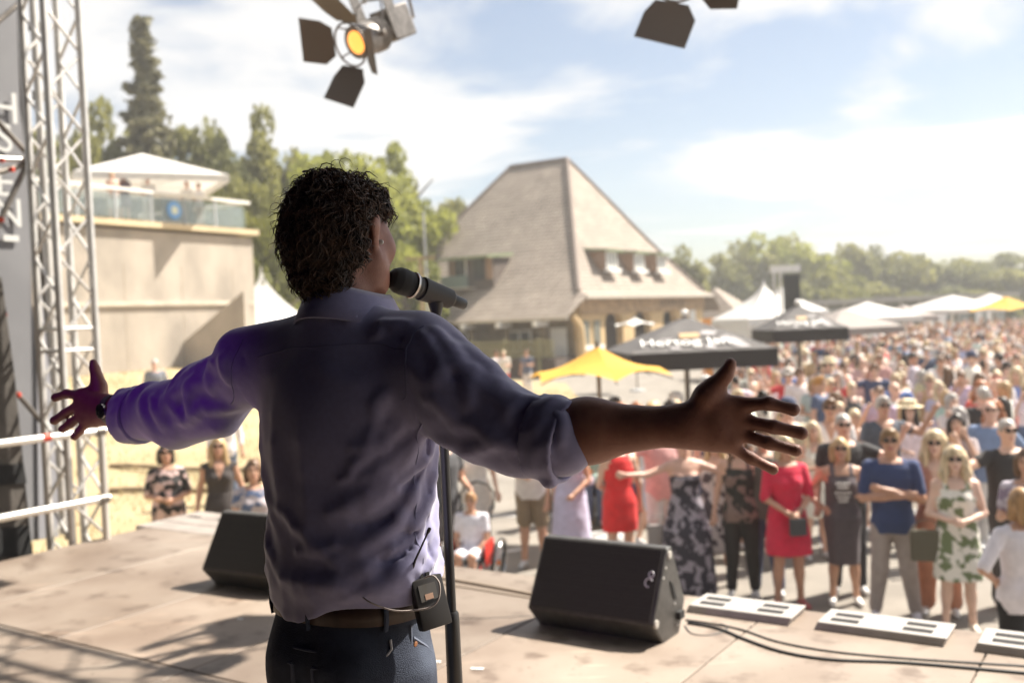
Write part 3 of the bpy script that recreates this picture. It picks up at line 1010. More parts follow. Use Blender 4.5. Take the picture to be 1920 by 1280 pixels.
ban = empty('banner', at_a(20, 500, -5.75))
bo = ban.location.copy()
bm_ = mat('banner_grey', (.30, .30, .315), .7, color2=(.25, .25, .265), vscale=1.2, transl=.25)
P4 = [at_a(-120, -80, -5.75), at_a(38, -80, -5.75), at_a(60, 560, -5.75), at_a(108, 1005, -5.75), at_a(-90, 1040, -5.75)]
bb = MB(); bb.prism([p - bo for p in P4], -EA * .012); bb.build('sheet', bm_, ban)
bb = MB(); bb.prism([p - bo + EA * .02 for p in (at_a(64, 470, -5.75), at_a(92, 480, -5.75), at_a(108, 1005, -5.75), at_a(70, 1010, -5.75))], -EA * .01)
bb.build('pale_strip', mat('banner_pale', (.42, .42, .45), .6, transl=.3), ban)


def text_mesh(txt, size, m, name='lettering', shear=0.0, extrude=.002, spacing=1.0):
    c = bpy.data.curves.new(name, 'FONT')
    c.body = txt; c.size = size; c.extrude = extrude; c.align_x = 'CENTER'; c.align_y = 'CENTER'; c.shear = shear; c.space_character = spacing
    o = bpy.data.objects.new(name, c); col.objects.link(o)
    dg = bpy.context.evaluated_depsgraph_get()
    me_ = bpy.data.meshes.new_from_object(o.evaluated_get(dg))
    me_.name = name
    bpy.data.objects.remove(o); bpy.data.curves.remove(c)
    me_.materials.clear(); me_.materials.append(m)
    return me_


white_ink = mat('white_ink', (.62, .62, .6), .6)
for ch, px, py, sz in (('H', 4, 205, .36), ('S', 4, 262, .33), ('E', 5, 345, .33), ('N', 12, 402, .33)):
    t = link('letter', text_mesh(ch, sz, white_ink), ban, at_a(px, py, -5.75) - bo + EA * .03)
    t.rotation_euler = (math.pi / 2, 0, math.atan2(EN.y, EN.x) )
bb = MB(); bb.box(at_a(18, 447, -5.75) - bo + EA * .02, (.01, .13, .05), Matrix.Rotation(ARZ, 3, 'Z')); bb.build('printed_bar', white_ink, ban)
tag(ban, 'tall grey fabric banner with white capital letters at the left edge', 'banner')

dr = empty('speaker_drape', at_a(10, 800, -4.98)); do = dr.location.copy()
P4 = [at_a(-160, 470, -4.98), at_a(4, 520, -4.98), at_a(28, 700, -4.98), at_a(62, 1042, -4.98), at_a(-160, 1085, -4.98)]
bb = MB(); bb.prism([p - do for p in P4], -EA * .35); bb.build('cover', mat('charcoal_cover', (.085, .075, .066), .8, var=.25, vscale=3, bump=.2, bscale=20), dr, bevel=.01)
for (ya, yb) in ((868, 905), (985, 1040)):
    bb = MB(); bb.prism([at_a(-160, ya + 18, -4.965) - do, at_a(44 + (ya - 868) * .09, ya, -4.965) - do, at_a(47 + (yb - 868) * .09, yb, -4.965) - do, at_a(-160, yb + 18, -4.965) - do], -EA * .012)
    bb.build('black_band', mat('black_cloth', (.02, .02, .021), .95), dr)
tag(dr, 'charcoal covered loudspeaker stack with black bands at the left edge', 'speaker stack')

# ---- building with the big hipped roof
BPHI = R(57.58); BC = Vector((3.45, 50.0, 0))
BW, BL, BS, BRL, ZE, ZR = 16.78, 13.87, 4.96, 3.95, 4.19, 12.33
bld = empty('farmhouse', BC, BPHI)       # local x along the hip end (v), local y along the long side (u)
plaster = mat('ochre_plaster', (.52, .37, .19), .85, var=.08, vscale=1.5)
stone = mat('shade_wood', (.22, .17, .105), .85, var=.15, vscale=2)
ROOF = mat('roof_tiles', (.30, .25, .205), .85)
nt = ROOF.node_tree
tc = nt.nodes.new('ShaderNodeTexCoord'); sp = nt.nodes.new('ShaderNodeSeparateXYZ'); nt.links.new(tc.outputs['Object'], sp.inputs[0])
ad = nt.nodes.new('ShaderNodeMath'); nt.links.new(sp.outputs[0], ad.inputs[0]); nt.links.new(sp.outputs[1], ad.inputs[1])
cb = nt.nodes.new('ShaderNodeCombineXYZ'); nt.links.new(ad.outputs[0], cb.inputs[0]); nt.links.new(sp.outputs[2], cb.inputs[1])
bk = nt.nodes.new('ShaderNodeTexBrick')
bk.inputs['Scale'].default_value = 1.0; bk.inputs['Brick Width'].default_value = .30; bk.inputs['Row Height'].default_value = .21; bk.inputs['Mortar Size'].default_value = .028
bk.inputs['Color1'].default_value = (.36, .30, .245, 1); bk.inputs['Color2'].default_value = (.27, .22, .18, 1); bk.inputs['Mortar'].default_value = (.12, .10, .085, 1)
nt.links.new(cb.outputs[0], bk.inputs['Vector'])
nz = nt.nodes.new('ShaderNodeTexNoise'); nz.inputs['Scale'].default_value = .7; nz.inputs['Detail'].default_value = 6; nt.links.new(tc.outputs['Object'], nz.inputs['Vector'])
mxn = nt.nodes.new('ShaderNodeMix'); mxn.data_type = 'RGBA'; mxn.blend_type = 'MULTIPLY'; mxn.inputs['Factor'].default_value = .5
nt.links.new(bk.outputs['Color'], mxn.inputs['A']); nt.links.new(nz.outputs['Fac'], mxn.inputs['B'])
hsv = nt.nodes.new('ShaderNodeHueSaturation'); hsv.inputs['Value'].default_value = 1.5; nt.links.new(mxn.outputs['Result'], hsv.inputs['Color'])
nt.links.new(hsv.outputs[0], nt.nodes['Principled BSDF'].inputs['Base Color'])
bp = nt.nodes.new('ShaderNodeBump'); bp.inputs['Distance'].default_value = .05; bp.inputs['Strength'].default_value = .7
nt.links.new(bk.outputs['Fac'], bp.inputs['Height']); bp.invert = True; nt.links.new(bp.outputs[0], nt.nodes['Principled BSDF'].inputs['Normal'])

Rr = Vector((BW / 2, BS, ZR)); Rl = Vector((BW / 2, BS + BRL, ZR))
c00, c10, c11, c01 = Vector((0, 0, ZE)), Vector((BW, 0, ZE)), Vector((BW, BL, ZE)), Vector((0, BL, ZE))
# slightly concave (bell-cast) faces: split each slope in rows
def slope(bb, e0, e1, r0, r1, n=7, flare=.35):
    rows = []
    for k in range(n + 1):
        t = k / n
        l = e0.lerp(r0, t); r = e1.lerp(r1, t)
        dzz = -flare * math.sin(math.pi * min(1, t * 1.0)) * (1 - t)
        rows.append((l + Vector((0, 0, dzz)), r + Vector((0, 0, dzz))))
    vs_ = [p for rw in rows for p in rw]
    bb.add(vs_, [(2 * k, 2 * k + 1, 2 * k + 3, 2 * k + 2) for k in range(n)])


bb = MB()
slope(bb, c00, c10, Rr, Rr); slope(bb, c10, c11, Rr, Rl); slope(bb, c11, c01, Rl, Rl); slope(bb, c01, c00, Rl, Rr)
# eaves: overhang on the hip end, deep lower eave on the long side
bb.add([c00, c10, c10 + Vector((.3, -.55, -.22)), c00 + Vector((0, -.55, -.22))], [(0, 1, 2, 3)])
bb.add([c01, c00, c00 + Vector((-1.55, -.15, -1.25)), c01 + Vector((-1.55, .3, -1.25))], [(0, 1, 2, 3)])
bb.add([c00, c00 + Vector((0, -.55, -.22)), c00 + Vector((-1.55, -.15, -1.25))], [(0, 1, 2)])
bb.add([c10, c11, c11 + Vector((1.6, .3, -1.3)), c10 + Vector((1.6, -.55, -1.3))], [(0, 1, 2, 3)])
bb.add([c10, c10 + Vector((.3, -.55, -.22)), c10 + Vector((1.6, -.55, -1.3))], [(0, 1, 2)])
roof = bb.build('roof', ROOF, bld, recalc=True)
# hip and ridge caps
for p, q in ((c00, Rr), (c10, Rr), (Rr, Rl), (c01, Rl)):
    pts = [p.lerp(q, t / 7) + Vector((0, 0, -.35 * math.sin(math.pi * t / 7) * (1 - t / 7) * (0 if (q - p).z < .1 else 1) + .02)) for t in range(8)]
    bb = MB(); bb.tube(pts, .12, 8); bb.build('ridge_cap', mat('ridge_tile', (.17, .13, .11), .8), roof, smooth=True)
# gutter boards
bb = MB(); bb.box((BW / 2, -.56, ZE - .30), (BW + .4, .10, .16)); bb.build('gutter', mat('gutter_pale', (.5, .45, .38), .6), roof)
bb = MB(); bb.box((-1.56, BL / 2, ZE - 1.32), (.10, BL + .3, .14)); bb.build('gutter', mat('gutter_pale', (.5, .45, .38), .6), roof)

# hip-end wall with three arches: pieces between openings
H0, H1 = 0.0, ZE - .25
arch = [(3.8, 1.08), (7.45, 1.08), (11.3, 1.05)]       # centre, half width
xs_ = [0.0]
bb = MB()
spring = 2.25


def wall_strip(x0, x1, z0, z1):
    bb.box(((x0 + x1) / 2, .2, (z0 + z1) / 2), (x1 - x0, .4, z1 - z0))


prev = 0.0
for cx, hw in arch:
    wall_strip(prev, cx - hw, 0, H1)
    nseg = 10
    for k in range(nseg):
        a0, a1 = math.pi - math.pi * k / nseg, math.pi - math.pi * (k + 1) / nseg
        xa, xb = cx + hw * math.cos(a0), cx + hw * math.cos(a1)
        za, zb = spring + hw * math.sin(a0), spring + hw * math.sin(a1)
        bb.prism([(xa, 0, za), (xb, 0, zb), (xb, 0, H1), (xa, 0, H1)], (0, .4, 0))
    prev = cx + hw
wall_strip(prev, BW - .2, 0, H1)
bb.build('wall', plaster, bld)
bb = MB(); bb.box((BW / 2, 2.2, 1.9), (BW - 1, .1, 3.8)); bb.build('porch_back', mat('porch_shade', (.085, .062, .05), .9), bld)  # dark colour stands in for the shade inside the arches
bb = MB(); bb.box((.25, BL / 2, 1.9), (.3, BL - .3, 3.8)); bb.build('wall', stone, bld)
bb = MB(); bb.box((BW - .35, BL / 2 + .3, 1.9), (.3, BL - .7, 3.8)); bb.build('wall', plaster, bld)
# timber band with dark lettering under the eave
bb = MB(); bb.box((BW / 2, -.04, ZE - .72), (BW - .1, .06, .95)); band = bb.build('fascia', mat('fascia_wood', (.36, .24, .13), .8, var=.2, vscale=2.5), bld)
t = link('lettering', text_mesh('OCIOOIC OIO', .58, mat('dark_letter', (.06, .045, .035), .7)), band, (11.6, -.085, ZE - .72)); t.rotation_euler = (math.pi / 2, 0, 0)
for cx in (.55, 1.75):
    bb = MB(); bb.box((cx, -.02, 2.05), (.62, .06, 1.25)); w = bb.build('window', mat('window_glass', (.16, .17, .16), .15), bld)
    bb = MB()
    for dx in (-.31, 0, .31):
        bb.box((cx + dx, -.05, 2.05), (.07, .05, 1.3))
    bb.build('frame', mat('window_green', (.25, .24, .17), .7), w)
    bb = MB(); bb.box((cx, -.1, 1.32), (.9, .22, .22)); bb.build('sill', mat('white_paint', (.78, .76, .72), .6), w)
for cx in (13.4, 14.7):
    bb = MB(); bb.box((cx, -.02, 2.3), (.7, .06, 1.4)); w = bb.build('window', mat('window_bright', (.75, .75, .72), .2), bld)
    bb = MB()
    for dx in (-.36, .36):
        bb.box((cx + dx, -.05, 2.3), (.07, .05, 1.45))
    bb.build('frame', mat('white_paint', (.78, .76, .72), .6), w)
# corner pillar, curved bracket
bb = MB(); bb.tube([(-.1, -.05, 0), (-.1, -.05, 1.6), (-.25, -.1, 2.4), (-.9, -.1, 3.0)], [.28, .26, .22, .16], 10); bb.build('corner_brace', plaster, bld, smooth=True)
# long side, in shade: beam ends, windows, veranda rail
for k in range(6):
    yy = 1.6 + k * 2.2
    bb = MB(); bb.box((-1.2, yy, ZE - 1.55), (1.2, .22, .26)); bb.build('beam_end', mat('white_paint', (.78, .76, .72), .6), bld)
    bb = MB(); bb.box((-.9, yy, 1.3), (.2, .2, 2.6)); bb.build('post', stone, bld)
for yy in (3.6, 7.6, 11.4):
    bb = MB(); bb.box((.06, yy, 1.75), (.08, 1.3, 1.05)); w = bb.build('window', mat('window_dark', (.05, .05, .05), .15), bld)
    bb = MB()
    for dy in (-.65, 0, .65):
        bb.box((.0, yy + dy, 1.75), (.08, .1, 1.15))
    for zz in (1.2, 2.3):
        bb.box((.0, yy, zz), (.08, 1.4, .1))
    bb.build('frame', mat('white_paint', (.78, .76, .72), .6), w)
bb = MB(); bb.box((.03, 1.3, 1.35), (.08, .95, 2.1)); bb.build('door', mat('white_paint', (.78, .76, .72), .6), bld)
olive = mat('olive_wood', (.20, .185, .10), .85, var=.15, vscale=3)
for k in range(4):
    bb = MB(); bb.box((-2.4, BL / 2 - .4, 1.12 + k * .22), (.06, BL - 1.2, .15)); bb.build('veranda_board', olive, bld)
bb = MB(); bb.box((-1.2, BL / 2 - .4, .48), (2.2, BL - 1.2, .96)); bb.build('veranda_shade_block', mat('porch_shade', (.085, .062, .05), .9), bld)  # dark block put where the void under the veranda lies in shade
for k in range(7):
    bb = MB(); bb.box((-2.42, 1.0 + k * 2.0, .98), (.14, .14, 1.9)); bb.build('veranda_post', olive, bld)
# dormers on the hip end
def hip_y(z):
    return BS * (z - ZE) / (ZR - ZE)


grn = mat('copper_green', (.20, .24, .13), .6)
orw = mat('orange_wood', (.30, .19, .12), .7)
for cx in (4.55, 8.05, 11.2):
    z0 = 5.35
    yf = hip_y(z0) - .35
    d = empty('dormer', (cx, yf + .08, z0 + .08), 0, bld); d.scale = (.86, .9, .84)
    bb = MB(); bb.prism([(-.80, 0, -.1), (.80, 0, -.1), (.80, 0, 1.15), (-.80, 0, 1.15)], (0, 1.5, 0)); bb.build('cheek', orw, d)
    bb = MB(); bb.box((0, .6, 1.25), (2.1, 2.0, .16), Matrix.Rotation(R(6), 3, 'X')); bb.build('dormer_roof', grn, d)
    bb = MB(); bb.box((0, -.03, .55), (1.3, .06, .98)); bb.build('pane', mat('window_glass2', (.30, .32, .31), .12), d)
    bb = MB()
    for dx in (-.68, -.23, .23, .68):
        bb.box((dx, -.08, .55), (.11, .07, 1.1))
    for dz_ in (0.02, 1.08):
        bb.box((0, -.08, dz_), (1.45, .07, .12))
    bb.build('frame', mat('white_paint', (.78, .76, .72), .6), d)
    bb = MB(); bb.box((0, -.16, -.12), (1.7, .35, .22)); bb.build('sill', mat('white_paint', (.78, .76, .72), .6), d)
# wide dormer with balcony on the long side
z0 = 5.05
xf = BW / 2 * (z0 - ZE) / (ZR - ZE) - .45
d = empty('balcony_dormer', (xf + .1, 6.9, z0 + .12), 0, bld); d.scale = (.85, .74, .74)
bb = MB(); bb.prism([(0, -2.0, -1.0), (0, 2.0, -1.0), (0, 2.0, 1.55), (0, -2.0, 1.55)], (2.2, 0, 0)); bb.build('recess', mat('recess_shade', (.11, .085, .07), .9), d)  # solid block, its dark colour stands in for a shaded recess
bb = MB(); bb.box((.6, 0, 1.68), (3.0, 4.5, .2), Matrix.Rotation(R(-5), 3, 'Y')); bb.build('dormer_roof', grn, d)
for yy, wdt, mm in ((-1.7, .5, orw), (1.55, .45, orw), (.35, .12, mat('white_paint', (.78, .76, .72), .6))):
    bb = MB(); bb.box((-.06, yy, .75), (.1, wdt, 1.55)); bb.build('door_frame', mm, d)
for yy in (-.75, .95):
    bb = MB(); bb.box((-.04, yy, .7), (.06, .85, 1.5)); bb.build('pane', mat('window_dark', (.05, .05, .05), .15), d)
glassm = mat('balustrade_glass', (.24, .30, .28), .08, transl=.3)
bb = MB(); bb.box((-.75, .9, -.15), (.05, 2.4, .9)); bb.build('balustrade', glassm, d)
bb = MB(); bb.box((-.4, .9, -.62), (.9, 2.6, .12)); bb.build('balcony_floor', mat('gutter_pale', (.5, .45, .38), .6), d)
tag(bld, 'ochre farmhouse with a huge tiled hipped roof and three arches', 'building')
# low annex on the right of the farmhouse
ax_ = at(1345, 570, 68)
ann = empty('annex', (ax_.x, ax_.y, 0), BPHI)
bb = MB(); bb.box((0, 0, 1.3), (3.6, 4, 2.6)); bb.build('wall', mat('annex_wall', (.26, .21, .15), .85), ann)
bb = MB(); bb.add([(-2.4, -2.6, 2.4), (2.4, -2.6, 2.4), (2.4, 2.6, 2.4), (-2.4, 2.6, 2.4), (-.5, 0, 4.4), (.2, 0, 4.4)], [(0, 1, 5, 4), (1, 2, 5), (2, 3, 4, 5), (3, 0, 4), (3, 2, 1, 0)]); bb.build('roof', ROOF, ann)
tag(ann, 'small low annex with pale hipped roof beside the farmhouse', 'building')
# flagpole and dark cross post before the long roof
p = at(805, 640, 46); b = MB(); b.tube([(0, 0, 0), (0, 0, at(805, 395, 46).z)], .05, 8)
o = b.build('flagpole', mat('grey_pole', (.5, .5, .5), .4, metal=.7), smooth=True); o.location = (p.x, p.y, 0); tag(o, 'thin grey flagpole standing before the farmhouse roof', 'flagpole')
p = at(795, 640, 44); b = MB(); hh = at(795, 484, 44).z; b.tube([(0, 0, 0), (0, 0, hh)], .09, 8); b.box((0, 0, hh), (1.3, .12, .12))
o = b.build('cross_post', mat('old_log', (.22, .16, .10), .9)); o.location = (p.x, p.y, 0); tag(o, 'dark timber post with short crossbar before the farmhouse', 'post')

# ---- concrete terrace with glass balustrade
conc = mat('concrete', (.46, .40, .335), .9, color2=(.29, .255, .215), vscale=.75, bump=.5, bscale=7, detail=12, ramp=(.36, .68), vvec=(1, 1, .55))
TZ = 6.9
ter = empty('terrace', WALL_A, math.atan2(WD.y, WD.x))      # local x along the wall, y to its back
TL = (WALL_B - WALL_A).length
bb = MB(); bb.box((TL / 2, 6.0, TZ / 2 - .15), (TL, 12.0, TZ - .3)); bb.build('wall', conc, ter)
bb = MB(); bb.box((TL / 2, 5.95, TZ - .09), (TL + .4, 12.3, .20)); bb.build('coping', mat('coping', (.58, .47, .30), .8, var=.1, vscale=2), ter)
bb = MB(); bb.box((TL / 2, -.045, 4.05), (TL - .3, .11, .14)); bb.build('band', mat('concrete_pale', (.56, .49, .40), .9, var=.1, vscale=2), ter)
for k in range(5):
    bb = MB(); bb.box((1.3 + k * 2.55, -.004, 2.6), (.03, .012, 5.6)); bb.build('joint', mat('joint_dark', (.42, .36, .29), .95), ter)
gl = mat('rail_glass', (.62, .70, .70), .06, spec=.6)
gl.node_tree.nodes['Principled BSDF'].inputs['Transmission Weight'].default_value = .85
for k in range(8):
    bb = MB(); bb.box((.85 + k * 1.52, -.02, TZ + .50), (1.4, .02, .82)); bb.build('glass_pane', gl, ter)
    bb = MB(); bb.box((.1 + k * 1.52, -.02, TZ + .52), (.06, .06, 1.04)); bb.build('post', mat('grey_post', (.42, .44, .46), .5), ter)
bb = MB(); bb.box((TL / 2 - .1, -.02, TZ + 1.07), (TL, .12, .11)); bb.build('rail', mat('white_paint', (.78, .76, .72), .6), ter)
bb = MB(); bb.box((TL - .32, 3.0, TZ + .50), (.02, 6, .82)); bb.build('glass_pane', gl, ter)
bb = MB(); bb.box((TL - .32, 3.0, TZ + 1.07), (.12, 6, .11)); bb.build('rail', mat('white_paint', (.78, .76, .72), .6), ter)
bb = MB(); bb.box((8.9, .04, TZ + .5), (1.35, .03, .9)); bb.build('white_panel', mat('white_paint', (.78, .76, .72), .6), ter)
bb = MB(); bb.lathe([(0, .33), (.03, .33)], (8.7, -.08, TZ + .5), (0, 1, 0), 24); ring = bb.build('round_sign', mat('sign_blue', (.16, .36, .68), .5), ter)
bb = MB(); bb.lathe([(0, .15), (.03, .15)], (8.7, -.10, TZ + .5), (0, 1, 0), 20); bb.build('sign_centre', mat('sign_pale', (.7, .72, .55), .5), ring)
tag(ter, 'high concrete terrace wall with glass balustrade and pale coping', 'terrace')
# added wall at its right end, turned from the sun in place of a cast shadow
b = MB(); wa = Vector((-11.9, 36.2, 0)); wb = Vector((-9.5, 35.58, 0)); z1, z2 = at(332, 640, 36.2).z, at(468, 545, 35.58).z
b.prism([wa + Vector((0, 0, .2)), wb + Vector((0, 0, .2)), wb + Vector((0, 0, z2)), wa + Vector((0, 0, z1))], (.12, .4, 0))
tag(b.build('shadow_wall', conc), 'sloping concrete wall added in place of a shadow at the terrace end', 'wall')
# ------------------------------------------------------------------ trees
LEAF = {
    'fresh': mat('leaf_fresh', (.33, .34, .07), .7, color2=(.20, .22, .05), vscale=.42, transl=.5, detail=2),
    'olive': mat('leaf_olive', (.29, .28, .085), .7, color2=(.17, .175, .055), vscale=.40, transl=.5, detail=2),
    'dark': mat('leaf_dark', (.19, .195, .07), .75, color2=(.115, .125, .048), vscale=.5, transl=.4, detail=2),
    'pine': mat('leaf_pine', (.19, .175, .085), .8, color2=(.12, .115, .06), vscale=.8, transl=.3, detail=2),
    'lime': mat('leaf_lime', (.25, .245, .05), .7, color2=(.16, .17, .04), vscale=.5, transl=.45, detail=2),
}
bark = mat('bark', (.13, .10, .075), .95, var=.3, vscale=4)


def leaf_cloud(P, size, rs, up=.35):
    """one bent leaf spray (two quads) per point"""
    n = len(P)
    a = rs.normal(size=(n, 3)); a[:, 2] *= .6; a /= np.linalg.norm(a, axis=1)[:, None]
    t = rs.normal(size=(n, 3)); t -= a * (t * a).sum(1)[:, None]; t /= np.linalg.norm(t, axis=1)[:, None]
    nn = np.cross(a, t)
    s = size * rs.uniform(.6, 1.25, n)[:, None]
    w = s * .42
    V = np.stack([P - a * s * .5, P + t * w * .9 + nn * s * .10, P + a * s * .5, P - t * w * .9 + nn * s * .10], 1).reshape(-1, 3)
    F = np.arange(4 * n).reshape(-1, 4)
    return V, F


CROWNS = {}


def crown_mesh(kind, seed, n, size, nclump=34, shape='round'):
    rs = np.random.RandomState(seed)
    pts = []
    if shape == 'spruce':
        lev = 26
        for k in range(lev):
            z = -1 + 2 * k / lev
            rad = .40 * (1 - (z + 1) / 2) ** 1.12 + .006
            nb = int(7 + 9 * (1 - k / lev))
            for q in range(nb):
                an = rs.uniform(0, 6.28); L = rad * rs.uniform(.5, 1.3)
                m = max(6, int(n / lev / nb))
                tt = rs.uniform(.12, 1, m) ** .8
                p = np.stack([np.cos(an) * L * tt, np.sin(an) * L * tt, z - .10 * tt * L / .4 + .05 * tt ** 2], 1)
                pts.append(p + rs.normal(size=(m, 3)) * (.018, .018, .014))
    else:
        cs = []
        while len(cs) < nclump:
            c = rs.uniform(-1, 1, 3)
            r = np.linalg.norm(c)
            if r > 1 or r < .35:
                continue
            if shape == 'tall':
                c[:2] *= (1 - .45 * max(0, c[2]))
            c[2] *= 1.0
            cs.append(c * .82)
        for c in cs:
            m = int(n / nclump)
            d = rs.normal(size=(m, 3)); d /= np.linalg.norm(d, axis=1)[:, None]
            rr = rs.uniform(.18, .34) * rs.uniform(.35, 1.0, m)[:, None] ** .6
            d[:, 2] *= .75
            pts.append(c + d * rr)
    P = np.concatenate(pts)
    V, F = leaf_cloud(P, size, rs)
    me = np_mesh('crown', V, F, [LEAF[kind]], smooth=False)
    return me


def crown(kind, seed, n, size, shape='round', nclump=34):
    k = (kind, seed, n, size, shape)
    if k not in CROWNS:
        CROWNS[k] = crown_mesh(kind, seed, n, size, nclump, shape)
    return CROWNS[k]


def trunk_mesh(seed, spruce=False):
    k = ('trunk', seed, spruce)
    if k in CROWNS:
        return CROWNS[k]
    rs = random.Random(seed); bb = MB()
    if spruce:
        bb.tube([(0, 0, 0), (0, 0, .5), (0, 0, .98)], [.022, .015, .003], 8)
    else:
        bb.tube([(0, 0, 0), (.01, .0, .2), (.0, .01, .45), (.02, 0, .75)], [.03, .024, .018, .006], 8)
        for _ in range(7):
            z = rs.uniform(.22, .6); an = rs.uniform(0, 6.28); L = rs.uniform(.16, .3)
            bb.tube([(0, 0, z), (math.cos(an) * L * .5, math.sin(an) * L * .5, z + .1), (math.cos(an) * L, math.sin(an) * L, z + .22)], [.012, .008, .003], 6)
    CROWNS[k] = bb.mesh('trunk', bark, smooth=True)
    return CROWNS[k]


def tree(name, px, py, d, rad, label, kind='fresh', seed=1, n=5200, size=.11, shape='round', group=None, base=0.0, low=.22, sq=1.0):
    """top of the crown at photo pixel (px, py), d metres away, crown radius rad"""
    p = at(px, py, d)
    H = p.z - base
    o = empty(name, (p.x, p.y, base), random.uniform(0, 6.28))
    t = link('trunk', trunk_mesh(seed % 3, shape == 'spruce'), o); t.scale = (H, H, H)
    if shape == 'spruce':
        c = link('crown', crown(kind, seed, n, size, shape), o, (0, 0, H * .52)); c.scale = (H * .5, H * .5, H * .5)
    else:
        zc = H * (1 + low) / 2; hz = H * (1 - low) / 2
        c = link('crown', crown(kind, seed, n, size, shape), o, (0, 0, zc)); c.scale = (rad, rad * sq, hz * 1.08)
    tag(o, label, 'tree', group)
    return o


L_ = 'trees behind the terrace'
tree('spruce_tree', 263, 42, 58, 3.5, 'tall dark spruce with pointed top rising above the terrace', 'pine', 11, 9000, .055, 'spruce', L_, base=2)
for i, (px, py, d, rad, kind, shp, lab) in enumerate((
        (190, 178, 60, 3.4, 'olive', 'round', 'pale olive tree to the left of the spruce behind the truss tower'),
        (120, 215, 56, 3.6, 'olive', 'round', 'leafy tree seen through the truss tower above the terrace'),
        (352, 208, 62, 3.2, 'olive', 'round', 'olive tree just right of the spruce over the white parasol'),
        (425, 248, 57, 2.8, 'dark', 'tall', 'dark narrow tree behind the terrace corner'),
        (505, 196, 60, 3.0, 'olive', 'tall', 'tallest pointed leafy tree between the terrace and the singer'),
        (570, 262, 58, 3.2, 'fresh', 'round', 'green tree directly behind the curly head on its left'),
        (640, 262, 55, 3.4, 'fresh', 'round', 'bright green tree right above the curly hair'),
        (715, 268, 60, 3.2, 'fresh', 'round', 'bright green tree with sky gaps above the forehead'),
        (770, 332, 58, 3.0, 'fresh', 'round', 'light tree touching the left slope of the farmhouse roof'),
        (838, 352, 72, 2.6, 'olive', 'tall', 'small tree peeping over the left slope of the farmhouse roof'))):
    tree('leafy_tree', px, py, d, rad, lab, kind, 20 + i % 4, 5600, .105 if i != 1 else .11, shp, L_, base=1.0, low=.12)
for i, (px, py, d, rad, kind, lab) in enumerate((
        (480, 368, 46, 2.1, 'lime', 'sunny yellow green bush right of the terrace corner'),
        (530, 400, 48, 2.3, 'fresh', 'green bush beside the white pagoda tent and singer shoulder'),
        (590, 430, 50, 2.6, 'fresh', 'green bush mostly hidden behind the singer neck'),
        (470, 300, 51, 2.2, 'olive', 'mid height olive tree over the terrace corner'),
        (755, 440, 52, 2.3, 'fresh', 'low leafy tree beside the microphone head'),
        (395, 345, 50, 1.9, 'lime', 'bright bush behind the glass balustrade'))):
    tree('leafy_shrub', px, py, d, rad, lab, kind, 30 + i % 3, 3600, .13, 'round', 'bushes behind the terrace', base=0.3, low=.02)
R_ = 'trees along the far edge of the field'
far = [(1280, 462, 100, 3.0, 'olive', 'tall', 'slim tree just right of the farmhouse roof'), (1322, 520, 125, 4.5, 'olive', 'round', 'low tree between farmhouse annex and pagoda tent'), (1352, 512, 130, 4.6, 'dark', 'round', 'dark tree behind the annex roof'),
       (1390, 452, 122, 5.0, 'olive', 'round', 'tall olive tree above the white pagoda tent'), (1432, 442, 125, 4.8, 'fresh', 'round', 'tall green tree above the pagoda peak'), (1478, 432, 128, 4.8, 'olive', 'tall', 'highest pointed tree over the loudspeaker tower'),
       (1522, 458, 124, 4.8, 'fresh', 'round', 'green tree just right of the loudspeaker tower'), (1562, 500, 118, 4.2, 'lime', 'round', 'bright low tree right of the loudspeaker tower'), (1604, 448, 128, 4.2, 'olive', 'tall', 'pointed tree in the middle of the far treeline'),
       (1648, 462, 130, 3.8, 'dark', 'tall', 'narrow dark pointed tree beyond the flat pavilion'), (1690, 476, 126, 4.8, 'olive', 'round', 'rounded olive tree above the flat pavilion'), (1738, 482, 128, 5.0, 'dark', 'round', 'dark rounded tree above the white feather flags'),
       (1785, 488, 130, 5.0, 'olive', 'round', 'rounded tree left of the yellow far parasol'), (1832, 496, 128, 5.0, 'dark', 'round', 'dark tree over the far yellow parasol'), (1880, 500, 126, 4.8, 'olive', 'round', 'tree above the yellow parasol near the right edge'),
       (1935, 505, 128, 5.0, 'dark', 'round', 'dark tree cut by the right picture edge'), (1580, 535, 110, 3.6, 'lime', 'round', 'small lime green bush behind the white tents'), (1500, 520, 112, 3.4, 'lime', 'round', 'yellow green bush behind the loudspeaker tower'),
       (1660, 530, 114, 4.0, 'olive', 'round', 'low bushy tree behind the flat pavilion'), (1895, 560, 104, 2.4, 'lime', 'round', 'small rounded bright bush over the yellow parasol'), (1770, 535, 116, 4.4, 'dark', 'round', 'low dark tree between the feather flags'),
       (1840, 545, 116, 4.2, 'olive', 'round', 'low olive tree left of the rounded bright bush')]
for i, (px, py, d, rad, kind, shp, lab) in enumerate(far):
    tree('far_tree', px, py, d, rad, lab, kind, 40 + i % 3, 3000, .15, shp, R_, base=0, low=.03)
# the closed wood behind them reads as one mass
rs = np.random.RandomState(9); P = []
for k in range(230):
    c = np.array((rs.uniform(-70, 175), rs.uniform(140, 165), 0)); hh = rs.uniform(6.5, 9.5); r = rs.uniform(2.5, 4.5)
    m = 110
    d_ = rs.normal(size=(m, 3)); d_ /= np.linalg.norm(d_, axis=1)[:, None]
    P.append(c + (0, 0, hh * .52) + d_ * (r, r, hh * .5))
V, F = leaf_cloud(np.concatenate(P), 1.5, rs)
tag(link('treeline', np_mesh('treeline', V, F, [LEAF['dark']], smooth=False)), 'closed distant wood behind the field', 'wood', kind='stuff')

